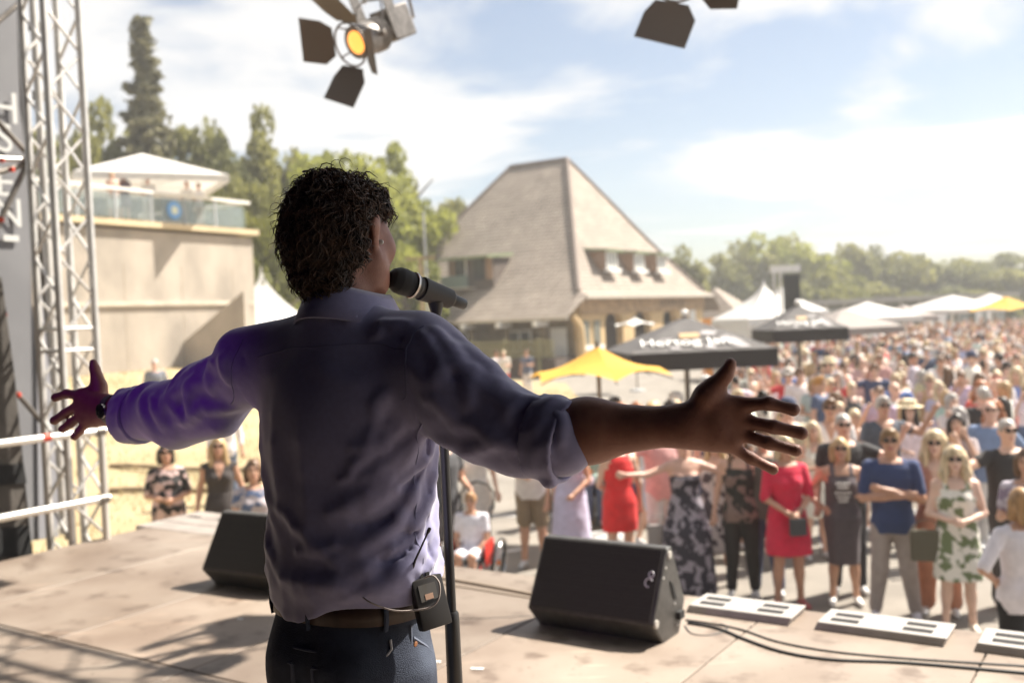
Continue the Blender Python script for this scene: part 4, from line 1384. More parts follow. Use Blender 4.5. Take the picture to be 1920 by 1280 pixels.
# ------------------------------------------------------------------ parasols, tents, far things
def ruled_canopy(root, w, zb, za, m, val=.0, vm=None, sag=.12, name='canopy_panel', two=True):
    """square pyramid canopy with sagging panels; each panel a part"""
    cs = [Vector((sx * w / 2, sy * w / 2, zb)) for sx, sy in ((-1, -1), (1, -1), (1, 1), (-1, 1))]
    ap = Vector((0, 0, za)); panels = []
    for f in range(4):
        a, c = cs[f], cs[(f + 1) % 4]
        n = 6; vs_, fs = [], []
        for i in range(n + 1):
            t = i / n
            for j in range(n + 1):
                u = j / n
                p = a.lerp(c, u).lerp(ap, t)
                p.z -= sag * math.sin(math.pi * u) * (1 - t) * (.4 + t * 2.2) * .35 + sag * .5 * math.sin(math.pi * t) * .5
                vs_.append(p)
        for i in range(n):
            for j in range(n):
                fs.append((i * (n + 1) + j, i * (n + 1) + j + 1, (i + 1) * (n + 1) + j + 1, (i + 1) * (n + 1) + j))
        bb = MB(); bb.add(vs_, fs)
        panels.append(bb.build(name, m, root, smooth='all', recalc=False))
        if val > 0:
            bb = MB(); dv = (c - a).cross(Vector((0, 0, 1))).normalized() * .008
            bb.prism([a + dv, c + dv, c + dv - Vector((0, 0, val)), a + dv - Vector((0, 0, val))], dv); bb.build('valance', vm or m, root)
    return panels


black_cv = mat('black_canvas', (.085, .078, .076), .8, var=.1, vscale=5)
black_cv2 = mat('black_valance', (.045, .04, .038), .9)
art_m = mat('print_silver', (.30, .28, .28), .7, var=.25, vscale=6)
gold_m = mat('print_gold', (.42, .27, .13), .6)


def beer_parasol(px, py, d, w, zb, rz, lab, ztop):
    p = at(px, py, d)
    root = empty('beer_parasol', (p.x, p.y, 0), rz)
    za = ztop
    pan = ruled_canopy(root, w, zb, za, black_cv, .28, black_cv2, sag=.02)
    bb = MB(); bb.tube([(0, 0, 0), (0, 0, za + .05)], .045, 10); bb.build('pole', alu_d, root, smooth=True)
    bb = MB(); bb.lathe([(0, .04), (.03, .06), (.08, .06), (.11, .03), (.115, .01)], (0, 0, za), (0, 0, 1), 14); bb.build('finial', mat('white_plastic2', (.75, .73, .7), .5), root, smooth=True)
    bb = MB()
    for a in range(4):
        an = math.pi / 4 + a * math.pi / 2
        bb.tube([(0, 0, zb + .12), (math.cos(an) * w * .68, math.sin(an) * w * .68, zb + .02)], .015, 6)
    bb.build('rib', alu_d, root)
    bb = MB(); bb.box((0, 0, .05), (.9, .9, .1)); bb.build('base', mat('concrete_base', (.4, .4, .4), .9), root)
    # lettering lies on the panel that faces the stage (-y side of the parasol)
    sl = math.atan2(za - zb, w / 2)
    nrm = Vector((0, -math.sin(sl), math.cos(sl)))

    def on_panel(u, t):
        return Vector((u, -w / 2 * (1 - t), zb + (za - zb) * t)) + nrm * .02
    t1 = link('lettering', text_mesh('Hertog Jan', w * .145, mat('white_print', (.85, .83, .8), .6), shear=.08, extrude=.004), pan[0], on_panel(-.10 * w, .24))
    t1.rotation_euler = (sl, 0, 0)
    vs_ = lambda pts: [on_panel(u, t) - nrm * .012 for u, t in pts]
    bb = MB(); bb.prism(vs_([(-.12 * w, .36), (.02 * w, .36), (.03 * w, .50), (-.11 * w, .50)]), nrm * .004); bb.build('gold_crest', gold_m, pan[0])
    for pts in ([(.03 * w, .44), (.12 * w, .40), (.17 * w, .52), (.06 * w, .56)], [(.14 * w, .30), (.24 * w, .05), (.33 * w, .05), (.30 * w, .24), (.21 * w, .42)],
                [(-.22 * w, .05), (-.14 * w, .05), (-.16 * w, .14), (-.21 * w, .15)], [(.02 * w, .04), (.10 * w, .04), (.08 * w, .16), (.03 * w, .14)], [(-.28 * w, .36), (-.2 * w, .30), (-.16 * w, .36)]):
        bb = MB(); bb.prism(vs_(pts), nrm * .004); bb.build('silver_print', art_m, pan[0])
    tag(root, lab, 'parasol', 'black beer parasols')


beer_parasol(1284, 598, 16.5, 2.3, 2.36, R(4), 'black parasol with white Hertog Jan lettering right of the yellow one', 2.90)
beer_parasol(1496, 590, 22.5, 1.65, 2.48, R(2), 'smaller black Hertog Jan parasol before the white pagoda tent', 3.02)


def round_parasol(name, px, py, d, rad, zb, za, col_, lab, nr=6, rz=0.0, drop=.10, tl=.35, group=None):
    p = at(px, py, d)
    root = empty(name, (p.x, p.y, 0), rz)
    m = mat('canvas_' + col_[0], col_[1], .8, transl=tl, var=.05, vscale=4)
    for f in range(nr):
        a0, a1 = 2 * math.pi * f / nr, 2 * math.pi * (f + 1) / nr
        A, C = Vector((rad * math.cos(a0), rad * math.sin(a0), zb)), Vector((rad * math.cos(a1), rad * math.sin(a1), zb))
        ap = Vector((0, 0, za)); n = 5; vs_, fs = [], []
        for i in range(n + 1):
            for j in range(n + 1):
                t, u = i / n, j / n
                q = A.lerp(C, u).lerp(ap, t)
                q.z -= -.0 + .10 * math.sin(math.pi * t) * .5
                q.z += drop * math.sin(math.pi * u) * (1 - t) ** 2
                q.xy *= 1 - .06 * math.sin(math.pi * u) * (1 - t)
                vs_.append(q)
        for i in range(n):
            for j in range(n):
                fs.append((i * (n + 1) + j, i * (n + 1) + j + 1, (i + 1) * (n + 1) + j + 1, (i + 1) * (n + 1) + j))
        bb = MB(); bb.add(vs_, fs); bb.build('canopy_panel', m, root, smooth='all', recalc=False)
        bb = MB(); bb.tube([(0, 0, za - .12), A - Vector((0, 0, .035))], .010, 6); bb.build('rib', alu_d, root)
    bb = MB(); bb.tube([(0, 0, 0), (0, 0, za + .06)], .03, 10); bb.build('pole', alu_d, root, smooth=True)
    bb = MB(); bb.lathe([(0, .3), (.06, .28), (.1, .06)], (0, 0, 0), (0, 0, 1), 16); bb.build('base', mat('concrete_base', (.4, .4, .4), .9), root)
    tag(root, lab, 'parasol', group)


YEL = ('yellow', (.78, .44, .07)); WHT = ('white', (.74, .72, .69))
round_parasol('yellow_parasol', 1120, 648, 13.2, 1.0, 2.17, 2.58, YEL, 'yellow cloth parasol in front of the farmhouse corner', 6, R(38))
round_parasol('yellow_parasol', 1886, 585, 40, 1.55, 2.45, 3.0, YEL, 'yellow parasol far back at the right edge of the crowd', 6, R(10))
round_parasol('white_parasol', 1190, 602, 38, .85, 2.50, 2.82, WHT, 'small white parasol in front of the arches', 6, R(20), tl=.2)


def square_parasol(name, px, py, d, w, zb, za, c, lab, rz=0.0, base=0.0, val=.18, tl=.25):
    p = at(px, py, d)
    root = empty(name, (p.x, p.y, base), rz)
    m = mat('canvas_' + c[0] + 's', c[1], .8, transl=tl, var=.04, vscale=3)
    ruled_canopy(root, w, zb - base, za - base, m, val, m, sag=.02)
    bb = MB(); bb.tube([(0, 0, 0), (0, 0, za - base)], .05, 10); bb.build('pole', mat('white_paint', (.78, .76, .72), .6), root, smooth=True)
    bb = MB()
    for a in range(4):
        an = math.pi / 4 + a * math.pi / 2
        bb.tube([(0, 0, (zb - base) - .1), (math.cos(an) * w * .5, math.sin(an) * w * .5, zb - base + .08)], .02, 6)
    bb.build('rib', mat('white_paint', (.78, .76, .72), .6), root)
    bb = MB(); bb.box((0, 0, .05), (1, 1, .1)); bb.build('base', mat('concrete_base', (.4, .4, .4), .9), root)
    tag(root, lab, 'parasol')
    return root


tp_ = at(266, 288, 37.5)
square_parasol('terrace_parasol', 266, 288, 37.5, 5.2, tp_.z - 1.1, tp_.z, WHT, 'large white square parasol on the terrace', R(28), base=TZ, val=.25)
square_parasol('white_parasol', 1626, 583, 34, 2.5, 2.5, 3.02, WHT, 'wide white parasol behind the second black one', R(12))
square_parasol('white_parasol', 1785, 578, 44, 3.3, 2.55, 3.15, WHT, 'widest white parasol left of the far yellow one', R(20))
GRY = ('grey', (.36, .32, .30))
square_parasol('grey_parasol', 1580, 596, 27, 2.2, 2.35, 2.86, GRY, 'pale grey parasol between black and white ones', R(15))
square_parasol('grey_parasol', 1695, 592, 38, 1.7, 2.4, 2.85, GRY, 'small dark grey parasol between two white parasols', R(30))
square_parasol('white_parasol', 1858, 575, 52, 2.2, 2.6, 3.2, WHT, 'white parasol behind the far yellow one', R(5))


def pagoda(px, py, d, w, ze, lab, rz=0.0):
    p = at(px, py, d); za = p.z
    root = empty('pagoda_tent', (p.x, p.y, 0), rz)
    m = mat('tent_white', (.80, .79, .77), .6, transl=.3)
    for f in range(4):
        cs = [Vector((sx * w / 2, sy * w / 2, 0)) for sx, sy in ((-1, -1), (1, -1), (1, 1), (-1, 1))]
        a, c = cs[f], cs[(f + 1) % 4]
        n = 9; vs_, fs = [], []
        for i in range(n + 1):
            t = i / n
            s_ = (1 - t) ** 1.75 * .97 + .03 * (1 - t)
            for j in range(2):
                q = (a, c)[j] * max(s_, .012)
                vs_.append(Vector((q.x, q.y, ze + (za - ze) * t)))
        for i in range(n):
            fs.append((2 * i, 2 * i + 1, 2 * i + 3, 2 * i + 2))
        bb = MB(); bb.add(vs_, fs); bb.build('roof_panel', m, root, recalc=False)
        bb = MB(); dv = (c - a).cross(Vector((0, 0, 1))).normalized() * .01
        zz = Vector((0, 0, ze))
        bb.prism([a + zz + dv, c + zz + dv, c + zz + dv - Vector((0, 0, .3)), a + zz + dv - Vector((0, 0, .3))], dv); bb.build('valance', m, root)
        bb = MB(); bb.tube([a, a + zz], .04, 8); bb.build('post', alu, root)
        if f in (3,):
            bb = MB(); bb.prism([a - dv, c - dv, c - dv + zz, a - dv + zz], -dv); bb.build('side_sheet', m, root)
    tag(root, lab, 'tent', 'white pagoda tents')
    return root


pagoda(489, 500, 44, 4.6, 2.9, 'white pagoda tent between the concrete wall and singer shoulder', R(20))
pagoda(1432, 526, 42, 3.3, 2.55, 'white pagoda tent beside the loudspeaker tower', R(14))
pagoda(1464, 530, 52, 3.4, 2.7, 'white pagoda tent half hidden behind the loudspeaker tower', R(14))

# loudspeaker tower
p = at(1478, 600, 40)
root = empty('speaker_tower', (p.x, p.y, 0), R(-8))
ztop = at(1470, 500, 40).z
for sx in (-.5, -.25):
    for sy in (-.12, .12):
        bb = MB(); bb.tube([(sx, sy, 0), (sx, sy, ztop)], .03, 8); bb.build('chord', alu, root, smooth=True)
bb = MB(); bb.box((-.05, 0, ztop - .08), (1.15, .3, .28)); bb.build('head_truss', alu, root)
for k in range(9):
    bb = MB(); bb.box((.16, -.05 - .012 * (k - 4) ** 2 * .12, ztop - .42 - k * .16), (.62, .4, .15), Matrix.Rotation(R((k - 3) * 2.2), 3, 'X')); bb.build('array_cabinet', mat('cabinet_black', (.035, .033, .032), .7), root, bevel=.01)
tag(root, 'black line array loudspeakers hung on a pale mast', 'speaker tower')

# flat pavilion
p = at(1690, 590, 78)
root = empty('pavilion', (p.x, p.y, 0), R(-4))
bb = MB(); bb.box((0, 0, 3.15), (16, 5, .35)); bb.build('roof', mat('pavilion_roof', (.34, .32, .29), .8), root)
bb = MB(); bb.box((0, .6, 1.5), (15, 3.6, 3.0)); bb.build('wall', mat('pavilion_wall', (.17, .17, .13), .8), root)
for k in range(11):
    bb = MB(); bb.box((-7 + k * 1.4, -1.25, 1.8), (.95, .08, 1.6)); bb.build('window', mat('window_glass2', (.30, .32, .31), .12), root)
    bb = MB(); bb.box((-7.7 + k * 1.4, -2.2, 1.5), (.12, .12, 3.0)); bb.build('post', mat('pavilion_post', (.4, .36, .3), .8), root)
tag(root, 'long low pavilion with flat roof beyond the crowd', 'building')

# feather flags
for i, (px, py, lab) in enumerate(((1733, 570, 'white feather flag left of a close pair beyond the crowd'), (1757, 570, 'white feather flag right of a close pair beyond the crowd'), (1829, 571, 'left small white feather flag above the yellow parasol'), (1850, 571, 'right small white feather flag above the yellow parasol'))):
    d = 60 if i < 2 else 72
    p = at(px, py, d); zt = p.z + .1
    o = empty('feather_flag', (p.x, p.y, 0), R(10 * i))
    bb = MB(); bb.tube([(0, 0, 0), (0, 0, zt - .5), (.1, 0, zt - .1), (.3, 0, zt)], .02, 6); bb.build('pole', alu, o)
    bb = MB(); bb.prism([(.03, 0, zt - 1.9), (.5, 0, zt - 1.6), (.62, 0, zt - .6), (.5, 0, zt - .12), (.3, 0, zt), (.1, 0, zt - .1), (.03, 0, zt - .5)], (0, .02, 0)); bb.build('sail', mat('tent_white', (.8, .79, .77), .6), o)
    tag(o, lab, 'flag', 'feather flags')
# orange board beside the arches
p = at(1338, 608, 44); b = MB(); b.box((0, 0, 1.3), (1.0, .12, 2.6)); o = b.build('orange_board', mat('board_orange', (.70, .30, .07), .7)); o.location = (p.x, p.y, 0)
tag(o, 'plain orange board standing right of the arches', 'board')
p = at(1360, 612, 43); b = MB(); b.box((0, 0, 1.15), (.9, .9, 2.3)); o = b.build('beige_booth', mat('booth_beige', (.52, .45, .37), .8), bevel=.02); o.location = (p.x, p.y, 0)
tag(o, 'beige booth under the pagoda tent edge', 'booth')
# ------------------------------------------------------------------ people
BODY = {}


def bodyof(**k):
    key = repr(sorted(k.items()))
    if key not in BODY:
        BODY[key] = body_mesh('person_body', **k)
    return BODY[key]


def stand(label, head=None, foot=None, h=1.7, face=0, z=0.0, arms=('down', 'down'), group=None, vox=.0135, fem=False, wear='pants', sleeve=.45, neck='round',
          belly=0.0, printed=False, hem=.55, flare=.05, stance=.09, tops='shirt', seated=False, lean=0.0, step=0.0, **look):
    if foot:
        p = atz(foot[0], foot[1], z)
    else:
        p = atz(head[0], head[1], z + (h if not seated else h - .40 * h / 1.75))
    me = bodyof(arms=arms, fem=fem, wear=wear, sleeve=sleeve, neck=neck, belly=belly, vox=vox, printed=printed, hem=hem, flare=flare, stance=stance, tops=tops, seated=seated, lean=lean, step=step)
    # 'face' is relative to looking straight at the camera
    toward = math.degrees(math.atan2(-p.x, p.y))
    return person(me, p.x, p.y, label, group, z, face - toward if False else face + math.degrees(math.atan2(-p.x, p.y)) * -1 * -1, h, **look)


FR = 'people in the front row'
# -- front row, right of the microphone stand
stand('person in dark grey T-shirt and shorts standing behind the microphone stand', foot=(838, 1092), h=1.80, face=25, arms=('down', 'cup_low'), wear='shorts', group=FR, top=(.07, .07, .075), bottom=(.16, .15, .15), hair='short', hairc='brown')
stand('person in white lace top and skirt standing behind the wheelchair', foot=(898, 1050), h=1.68, fem=True, wear='skirt', hem=.62, sleeve=.5, arms=('cup', 'down'), group=FR, top=(.72, .69, .66), bottom=(.62, .57, .52), hair='long', hairc='blonde')
stand('person in white T-shirt and khaki shorts with hands together', foot=(1003, 1062), h=1.80, face=-8, arms=('belly', 'down'), wear='shorts', group=FR, top=(.72, .69, .66), bottom=(.26, .20, .13), hair='short', hairc='grey', belly=.03)
stand('person in long lavender button dress behind the right monitor', foot=(1075, 1075), h=1.70, fem=True, wear='dress', hem=.25, flare=.05, sleeve=0.0, neck='v', arms=('down', 'front'), group=FR, top=(.52, .50, .66), hair='long', hairc='blonde')
stand('person in bright red mini dress standing behind the right monitor', foot=(1168, 1092), h=1.72, face=-160, fem=True, wear='dress', hem=.60, flare=.03, sleeve=.0, neck='tank', arms=('down', 'front'), group=FR, top=(.72, .03, .03), hair='bun', hairc='brown')
stand('person in denim shorts and pale top behind the red mini dress', foot=(1225, 1020), h=1.68, fem=True, face=40, wear='shorts', sleeve=.0, neck='tank', arms=('wave', 'down'), group=FR, top=(.62, .66, .70), bottom=(.40, .47, .58), hair='tail', hairc='brown', step=1.2)
stand('person in strapless dark blossom maxi dress with one arm stretched out', foot=(1292, 1118), h=1.72, face=12, fem=True, wear='dress', hem=.06, flare=.10, sleeve=0, neck='strapless', printed=True, arms=('out', 'wave'), group=FR, tops='bare', top=(.035, .03, .042), prt=(.30, .27, .31), hair='bun', hairc='brown', glasses=True)
stand('person in white skirt with black blots half hidden between two dark dresses', foot=(1350, 1098), h=1.68, fem=True, wear='dress', hem=.42, sleeve=0, neck='tank', printed=True, arms=('down', 'down'), group=FR, top=(.66, .60, .58), prt=(.10, .08, .09), hair='long', hairc='blonde')
stand('person in sleeveless black jumpsuit with small flowers', foot=(1395, 1118), h=1.72, fem=True, wear='pants', sleeve=0, neck='tank', printed=True, arms=('down', 'down'), group=FR, top=(.028, .026, .022), prt=(.22, .15, .13), bottom=(.035, .03, .028), hair='long', hairc='brown')
stand('person in crimson shift dress holding a small bag with both hands', foot=(1482, 1138), h=1.72, face=18, fem=True, wear='dress', hem=.56, flare=.06, sleeve=.95, arms=('front', 'front'), group=FR, top=(.60, .015, .055), shoe=(.45, .12, .12), hair='bob', hairc='light', glasses=True)
stand('person in slim grey dress with white chest print and white sneakers', foot=(1585, 1132), h=1.66, face=8, fem=True, wear='dress', hem=.44, flare=-.015, sleeve=0, neck='tank', arms=('hip', 'cup'), group=FR, top=(.105, .085, .095), shoe=(.85, .83, .8), hair='bob', hairc='blonde', glasses=True)
stand('person with folded arms in blue short sleeved shirt and stone chinos', foot=(1680, 1160), h=1.80, face=2, arms=('cross_a', 'cross_b'), stance=.14, group=FR, top=(.032, .05, .135), bottom=(.36, .31, .29), shoe=(.62, .6, .66), hair='short', hairc=(.22, .13, .06), glasses=True, sleeve=.75, vox=.0125)
stand('person in white dress with large colourful leaf print beside the folded arms', foot=(1800, 1184), h=1.66, face=6, fem=True, wear='dress', hem=.52, flare=.05, sleeve=0, neck='tank', printed=True, arms=('belly', 'belly'), group=FR, top=(.76, .73, .66), prt=(.16, .20, .10), shoe=(.75, .65, .55), hair='wavy', hairc='light', glasses=True, belly=.02)
p = atz(1915, 917, 1.62)
stand('person seen from behind in white blouse and black trousers at the lower right edge', head=(1912, 916), h=1.62, face=-150, fem=True, arms=('back', 'hip'), sleeve=.9, group=FR, top=(.74, .70, .74), bottom=(.012, .011, .012), hair='bob', hairc=(.34, .20, .09))
# -- second row on the right
SR = 'people in the second row'
stand('person in black T-shirt and sunglasses behind the grey chest print dress', head=(1580, 776), h=1.86, face=10, arms=('down', 'wave'), group=SR, top=(.035, .033, .036), bottom=(.03, .03, .035), hair='crop', hairc='grey', glasses=True, belly=.04)
stand('person in pink top with very long blonde waves behind the leaf print dress', head=(1752, 810), h=1.74, face=0, fem=True, neck='v', arms=('belly', 'down'), group=SR, top=(.48, .22, .16), bottom=(.45, .20, .12), hair='wavy', hairc='light', glasses=True, wear='wide')
stand('person in crisp white shirt with sunglasses, behind the black T-shirt', head=(1556, 748), h=1.84, arms=('down', 'cup_low'), group=SR, top=(.78, .75, .75), sleeve=1.6, neck='v', hair='short', hairc='brown', glasses=True)
stand('person in slate polo and sunglasses behind the folded arms', head=(1655, 744), h=1.84, face=20, arms=('down', 'wave'), group=SR, top=(.075, .085, .11), hair='short', hairc='grey', glasses=True, neck='v')
stand('person in navy T-shirt turning away above the outstretched fingers', head=(1536, 706), h=1.80, face=70, arms=('down', 'down'), group=SR, top=(.10, .13, .22), hair='short', hairc=(.45, .22, .06))
stand('person in camel halter dress with raised chin in the middle of the crowd', head=(1742, 702), h=1.74, face=10, fem=True, wear='dress', neck='tank', sleeve=0, arms=('down', 'wave'), group=SR, top=(.46, .28, .12), hair='short', hairc='light', glasses=True)
stand('person in cream top with straight waist long blonde hair', head=(1690, 698), h=1.72, face=60, fem=True, arms=('down', 'cup'), group=SR, top=(.72, .68, .60), hair='long', hairc='light', sleeve=.9)
stand('person in patterned white blouse with sunglasses lifting one hand', head=(1862, 752), h=1.72, face=15, fem=True, printed=True, arms=('wave', 'down'), group=SR, top=(.66, .62, .62), prt=(.35, .3, .36), hair='wavy', hairc='red', glasses=True, sleeve=.5)
stand('person with shaved head in black T-shirt pointing across the crowd', head=(1888, 786), h=1.82, face=25, arms=('wave', 'down'), group=SR, top=(.03, .026, .026), bottom=(.05, .05, .05), hair='crop', hairc='grey', glasses=True, belly=.03)
stand('person in lilac speckled blouse cut by the right picture edge', head=(1925, 842), h=1.70, face=-10, fem=True, printed=True, arms=('cup', 'down'), group=SR, top=(.50, .46, .52), prt=(.25, .2, .28), hair='bob', hairc='brown', sleeve=.6)
stand('person with dark centre parted hair between two sunglasses wearers', head=(1793, 776), h=1.68, fem=True, arms=('down', 'face'), group=SR, top=(.40, .33, .33), hair='long', hairc='dark')
stand('person with grey hair in pale dress behind the dark parted hair', head=(1785, 738), h=1.72, face=35, fem=True, wear='dress', arms=('face', 'down'), group=SR, top=(.62, .58, .56), hair='bob', hairc='grey', sleeve=.5)
stand('person in red T-shirt with rumpled hair beside the lifted hand', head=(1838, 716), h=1.78, face=-40, arms=('down', 'down'), group=SR, top=(.58, .08, .06), hair='wavy', hairc='red')
stand('person in white shirt with sunburnt face near the right edge', head=(1868, 694), h=1.80, arms=('down', 'down'), group=SR, top=(.76, .73, .72), hair='crop', hairc='light', skin=(.68, .28, .22))
stand('person in blue shirt with curly fair hair at the right edge', head=(1905, 690), h=1.76, face=-15, fem=True, arms=('cup', 'down'), group=SR, top=(.22, .27, .52), hair='wavy', hairc='light')
stand('person with blonde bob behind the crimson shift dress shoulder', head=(1470, 764), h=1.70, fem=True, arms=('down', 'down'), group=SR, top=(.70, .66, .64), hair='bob', hairc='light', glasses=True)
stand('person in olive top behind the gap of the outstretched fingers', head=(1428, 800), h=1.76, arms=('down', 'down'), group=SR, top=(.10, .10, .085), hair='short', hairc='brown')
# -- left on the grass
LG = 'people on the dry grass'
stand('person in black floral tunic and matching trousers on the dry grass', head=(310, 832), h=1.66, z=.06, fem=True, wear='wide', sleeve=.8, printed=True, arms=('belly', 'belly'), group=LG, top=(.025, .022, .022), prt=(.62, .45, .42), bottom=(.03, .026, .026), hair='bob', hairc='dark', belly=.05, glasses=True)
stand('person in black sleeveless tunic and grey capri leggings on the grass', head=(408, 820), h=1.70, z=.06, fem=True, wear='dress', hem=.66, sleeve=0, neck='v', arms=('down', 'down2'), group=LG, tops='bare', top=(.045, .035, .033), bottom=(.3, .28, .28), hair='long', hairc='blonde', glasses=True)
stand('person in black skirt half hidden behind the singer on the left', head=(474, 862), h=1.64, z=.05, fem=True, wear='skirt', hem=.5, sleeve=.4, printed=True, arms=('front', 'front'), group=LG, top=(.45, .4, .42), prt=(.1, .14, .25), bottom=(.015, .014, .015), hair='bob', hairc='brown')
p = at(418, 765, 21); stand('person in white shirt and jeans standing on the bank behind others', head=(418, 752), h=1.76, z=bank(p.x, p.y), arms=('down', 'down'), group=LG, sleeve=1.5, top=(.74, .70, .72), bottom=(.16, .21, .33), hair='short', hairc='brown')
p = at(291, 700, 29); o = stand('person in grey vest over white shirt near the concrete wall', head=(291, 683), h=1.78, z=1.1, arms=('down', 'down'), group=LG, sleeve=1.7, top=(.20, .21, .24), bottom=(.1, .1, .12), hair='crop', hairc='grey')
o.location = (at(291, 700, 25).x, 25.0, bank(at(291, 700, 25).x, 25.0) - .02)
# -- by the farmhouse
FH = 'people standing before the farmhouse'
for (hx, hy, lab, kw) in (((882, 648), 0, 'person in white shirt before the veranda, leftmost of that group', dict(top=(.74, .70, .66), hair='crop', hairc='light', face=20)),
                          ((930, 652), 0, 'person in blue vest with white sleeves before the veranda', dict(top=(.70, .68, .70), bottom=(.12, .16, .3), hair='short', hairc='brown', face=50)),
                          ((944, 645), 0, 'person in pale top and red trousers before the veranda', dict(top=(.74, .69, .62), bottom=(.55, .03, .05), hair='crop', hairc='light', face=-20)),
                          ((987, 645), 0, 'person in navy polo and white trousers before the veranda', dict(top=(.09, .11, .17), bottom=(.62, .60, .62), hair='crop', hairc='brown', face=-30)),
                          ((858, 660), 0, 'person in beige jacket just right of the singer sleeve', dict(top=(.5, .42, .33), hair='crop', hairc='grey', face=0))):
    o = stand(lab, head=hx, h=1.76, arms=('down', 'cup'), group=FH, vox=.018, **kw)
    q = at(hx[0], hx[1] + 20, 38); o.location = (q.x, q.y, bank(q.x, q.y) if q.x < lawn_edge(q.y) else 0.0)
# -- on the terrace
TP = 'people on the terrace'
for i, (px, lab, kw) in enumerate(((232, 'person with bare shoulders leaning at the terrace rail, leftmost', dict(fem=True, wear='shorts', sleeve=0, neck='tank', top=(.6, .36, .26), bottom=(.7, .68, .66), hair='bun', hairc='blonde')),
                                   (252, 'person with dark hair and dark top under the terrace parasol', dict(fem=True, wear='dress', top=(.08, .05, .06), hair='long', hairc='dark')),
                                   (296, 'person in white shirt behind the glass balustrade by the round sign', dict(top=(.76, .74, .72), bottom=(.6, .55, .5), hair='crop', hairc='red', hat='cap', hatc=(.7, .18, .04))),
                                   (372, 'person in white shirt and grey trousers at the right part of the rail', dict(top=(.78, .76, .75), bottom=(.2, .24, .28), hair='short', hairc='red')),
                                   (396, 'person in white top rightmost on the terrace', dict(fem=True, top=(.74, .74, .78), bottom=(.5, .42, .36), hair='short', hairc='brown')))):
    t = (px - 190) / 275.0
    q = WALL_A.lerp(WALL_B, .44 + .52 * t) - WN * .55
    body = dict(fem=kw.pop('fem', False), wear=kw.pop('wear', 'pants'), sleeve=kw.pop('sleeve', .6), neck=kw.pop('neck', 'round'))
    o = person(bodyof(arms=('belly', 'cup'), vox=.02, **body), q.x, q.y, lab, TP, TZ, 30 - 15 * i, 1.70, **kw)
    o.location.z = TZ + .011

# -- the crowd: bodies shared, colours, hair and turn differ
rnd = random.Random(21)
protos = []
for arms, fem, wear, sl, nk, bel in ((('down', 'down'), False, 'pants', .45, 'round', 0), (('down', 'cup'), False, 'pants', .5, 'v', .04), (('cross_a', 'cross_b'), False, 'pants', 1.7, 'v', 0),
                                     (('wave', 'down'), False, 'shorts', .45, 'round', .03), (('cup', 'down'), True, 'dress', 0, 'tank', 0), (('down', 'down'), True, 'pants', .4, 'v', 0),
                                     (('clap', 'clap'), True, 'dress', .5, 'round', 0), (('up', 'down'), True, 'pants', 0, 'tank', 0), (('phone', 'down'), False, 'shorts', .5, 'round', 0),
                                     (('face', 'cup_low'), True, 'skirt', .8, 'round', 0), (('down', 'hip'), False, 'pants', 1.6, 'round', .05), (('belly', 'down'), True, 'dress', .35, 'v', .03)):
    protos.append((bodyof(arms=arms, fem=fem, wear=wear, sleeve=sl, neck=nk, belly=bel, vox=.019, hands=False), fem, arms, wear))
TOPS = [('white', (.77, .75, .74)), ('white', (.74, .73, .74)), ('off-white', (.70, .67, .61)), ('white', (.74, .71, .68)), ('white', (.78, .75, .73)), ('cream', (.66, .60, .50)), ('pale blue', (.42, .50, .62)), ('navy', (.05, .065, .13)), ('black', (.03, .028, .03)),
        ('white', (.72, .70, .70)), ('pink', (.62, .32, .30)), ('white', (.75, .72, .72)), ('grey', (.25, .25, .26)), ('light grey', (.48, .47, .47)), ('blue', (.10, .18, .38)),
        ('peach', (.68, .42, .28)), ('beige', (.50, .40, .29)), ('lilac', (.48, .42, .58)), ('red', (.55, .05, .05)), ('mint', (.40, .52, .46)), ('white', (.76, .73, .70)), ('denim', (.18, .25, .38)), ('sand', (.56, .46, .33)), ('rose', (.6, .4, .4)), ('charcoal', (.08, .08, .085))]
POSE = {'down': 'arms down', 'cup': 'elbow bent', 'cross_a': 'arms folded', 'wave': 'waving', 'clap': 'clapping', 'up': 'arm raised', 'phone': 'hand lifted', 'face': 'hand at face', 'belly': 'hands at waist', 'hip': 'hand on hip'}
spots = []
placed = [(o.location.x, o.location.y) for o in PEOPLE]


def free(x, y, r):
    return all((x - a) ** 2 + (y - c) ** 2 > r * r for a, c in placed)


d = 11.6
row = 0
while d < 33 and len(spots) < 262:
    row += 1
    x0 = {True: 1210, False: 1330}[d < 15]
    if 15 <= d < 19: x0 = 1300
    if d >= 19: x0 = 1365
    if d >= 25: x0 = 1440
    xa, xb = (x0 - 960) / FPX * d, (1975 - 960) / FPX * d
    x = xa + rnd.uniform(0, .4)
    kcol = 0
    while x < xb:
        px, py = x + rnd.uniform(-.16, .16), d + rnd.uniform(-.22, .22)
        if rnd.random() > .07 and math.sin(px * 1.7 + py * .9) + math.sin(px * .8 - py * 1.3) > -1.55 and free(px, py, .44) and not (14.2 < py < 19 and abs(px - 4.75 + (py - 16) * .3) < .2):
            # keep the open strip behind the left part of the front row clear
            spots.append((px, py, row)); placed.append((px, py))
        x += rnd.uniform(.52, .86) * (1 + (d - 11) * .012)
    d += .74 + (d - 11) * .022
ORD = ['first', 'second', 'third', 'fourth', 'fifth', 'sixth', 'seventh', 'eighth', 'ninth', 'tenth', 'eleventh', 'twelfth', 'thirteenth', 'fourteenth', 'fifteenth', 'sixteenth', 'seventeenth', 'eighteenth', 'nineteenth', 'twentieth', 'twenty-first', 'twenty-second', 'twenty-third', 'twenty-fourth', 'twenty-fifth', 'twenty-sixth', 'twenty-seventh', 'twenty-eighth', 'twenty-ninth', 'thirtieth']
rows_ = {}
for sx, sy, r_ in spots:
    rows_.setdefault(r_, []).append((sx / sy, sx, sy))
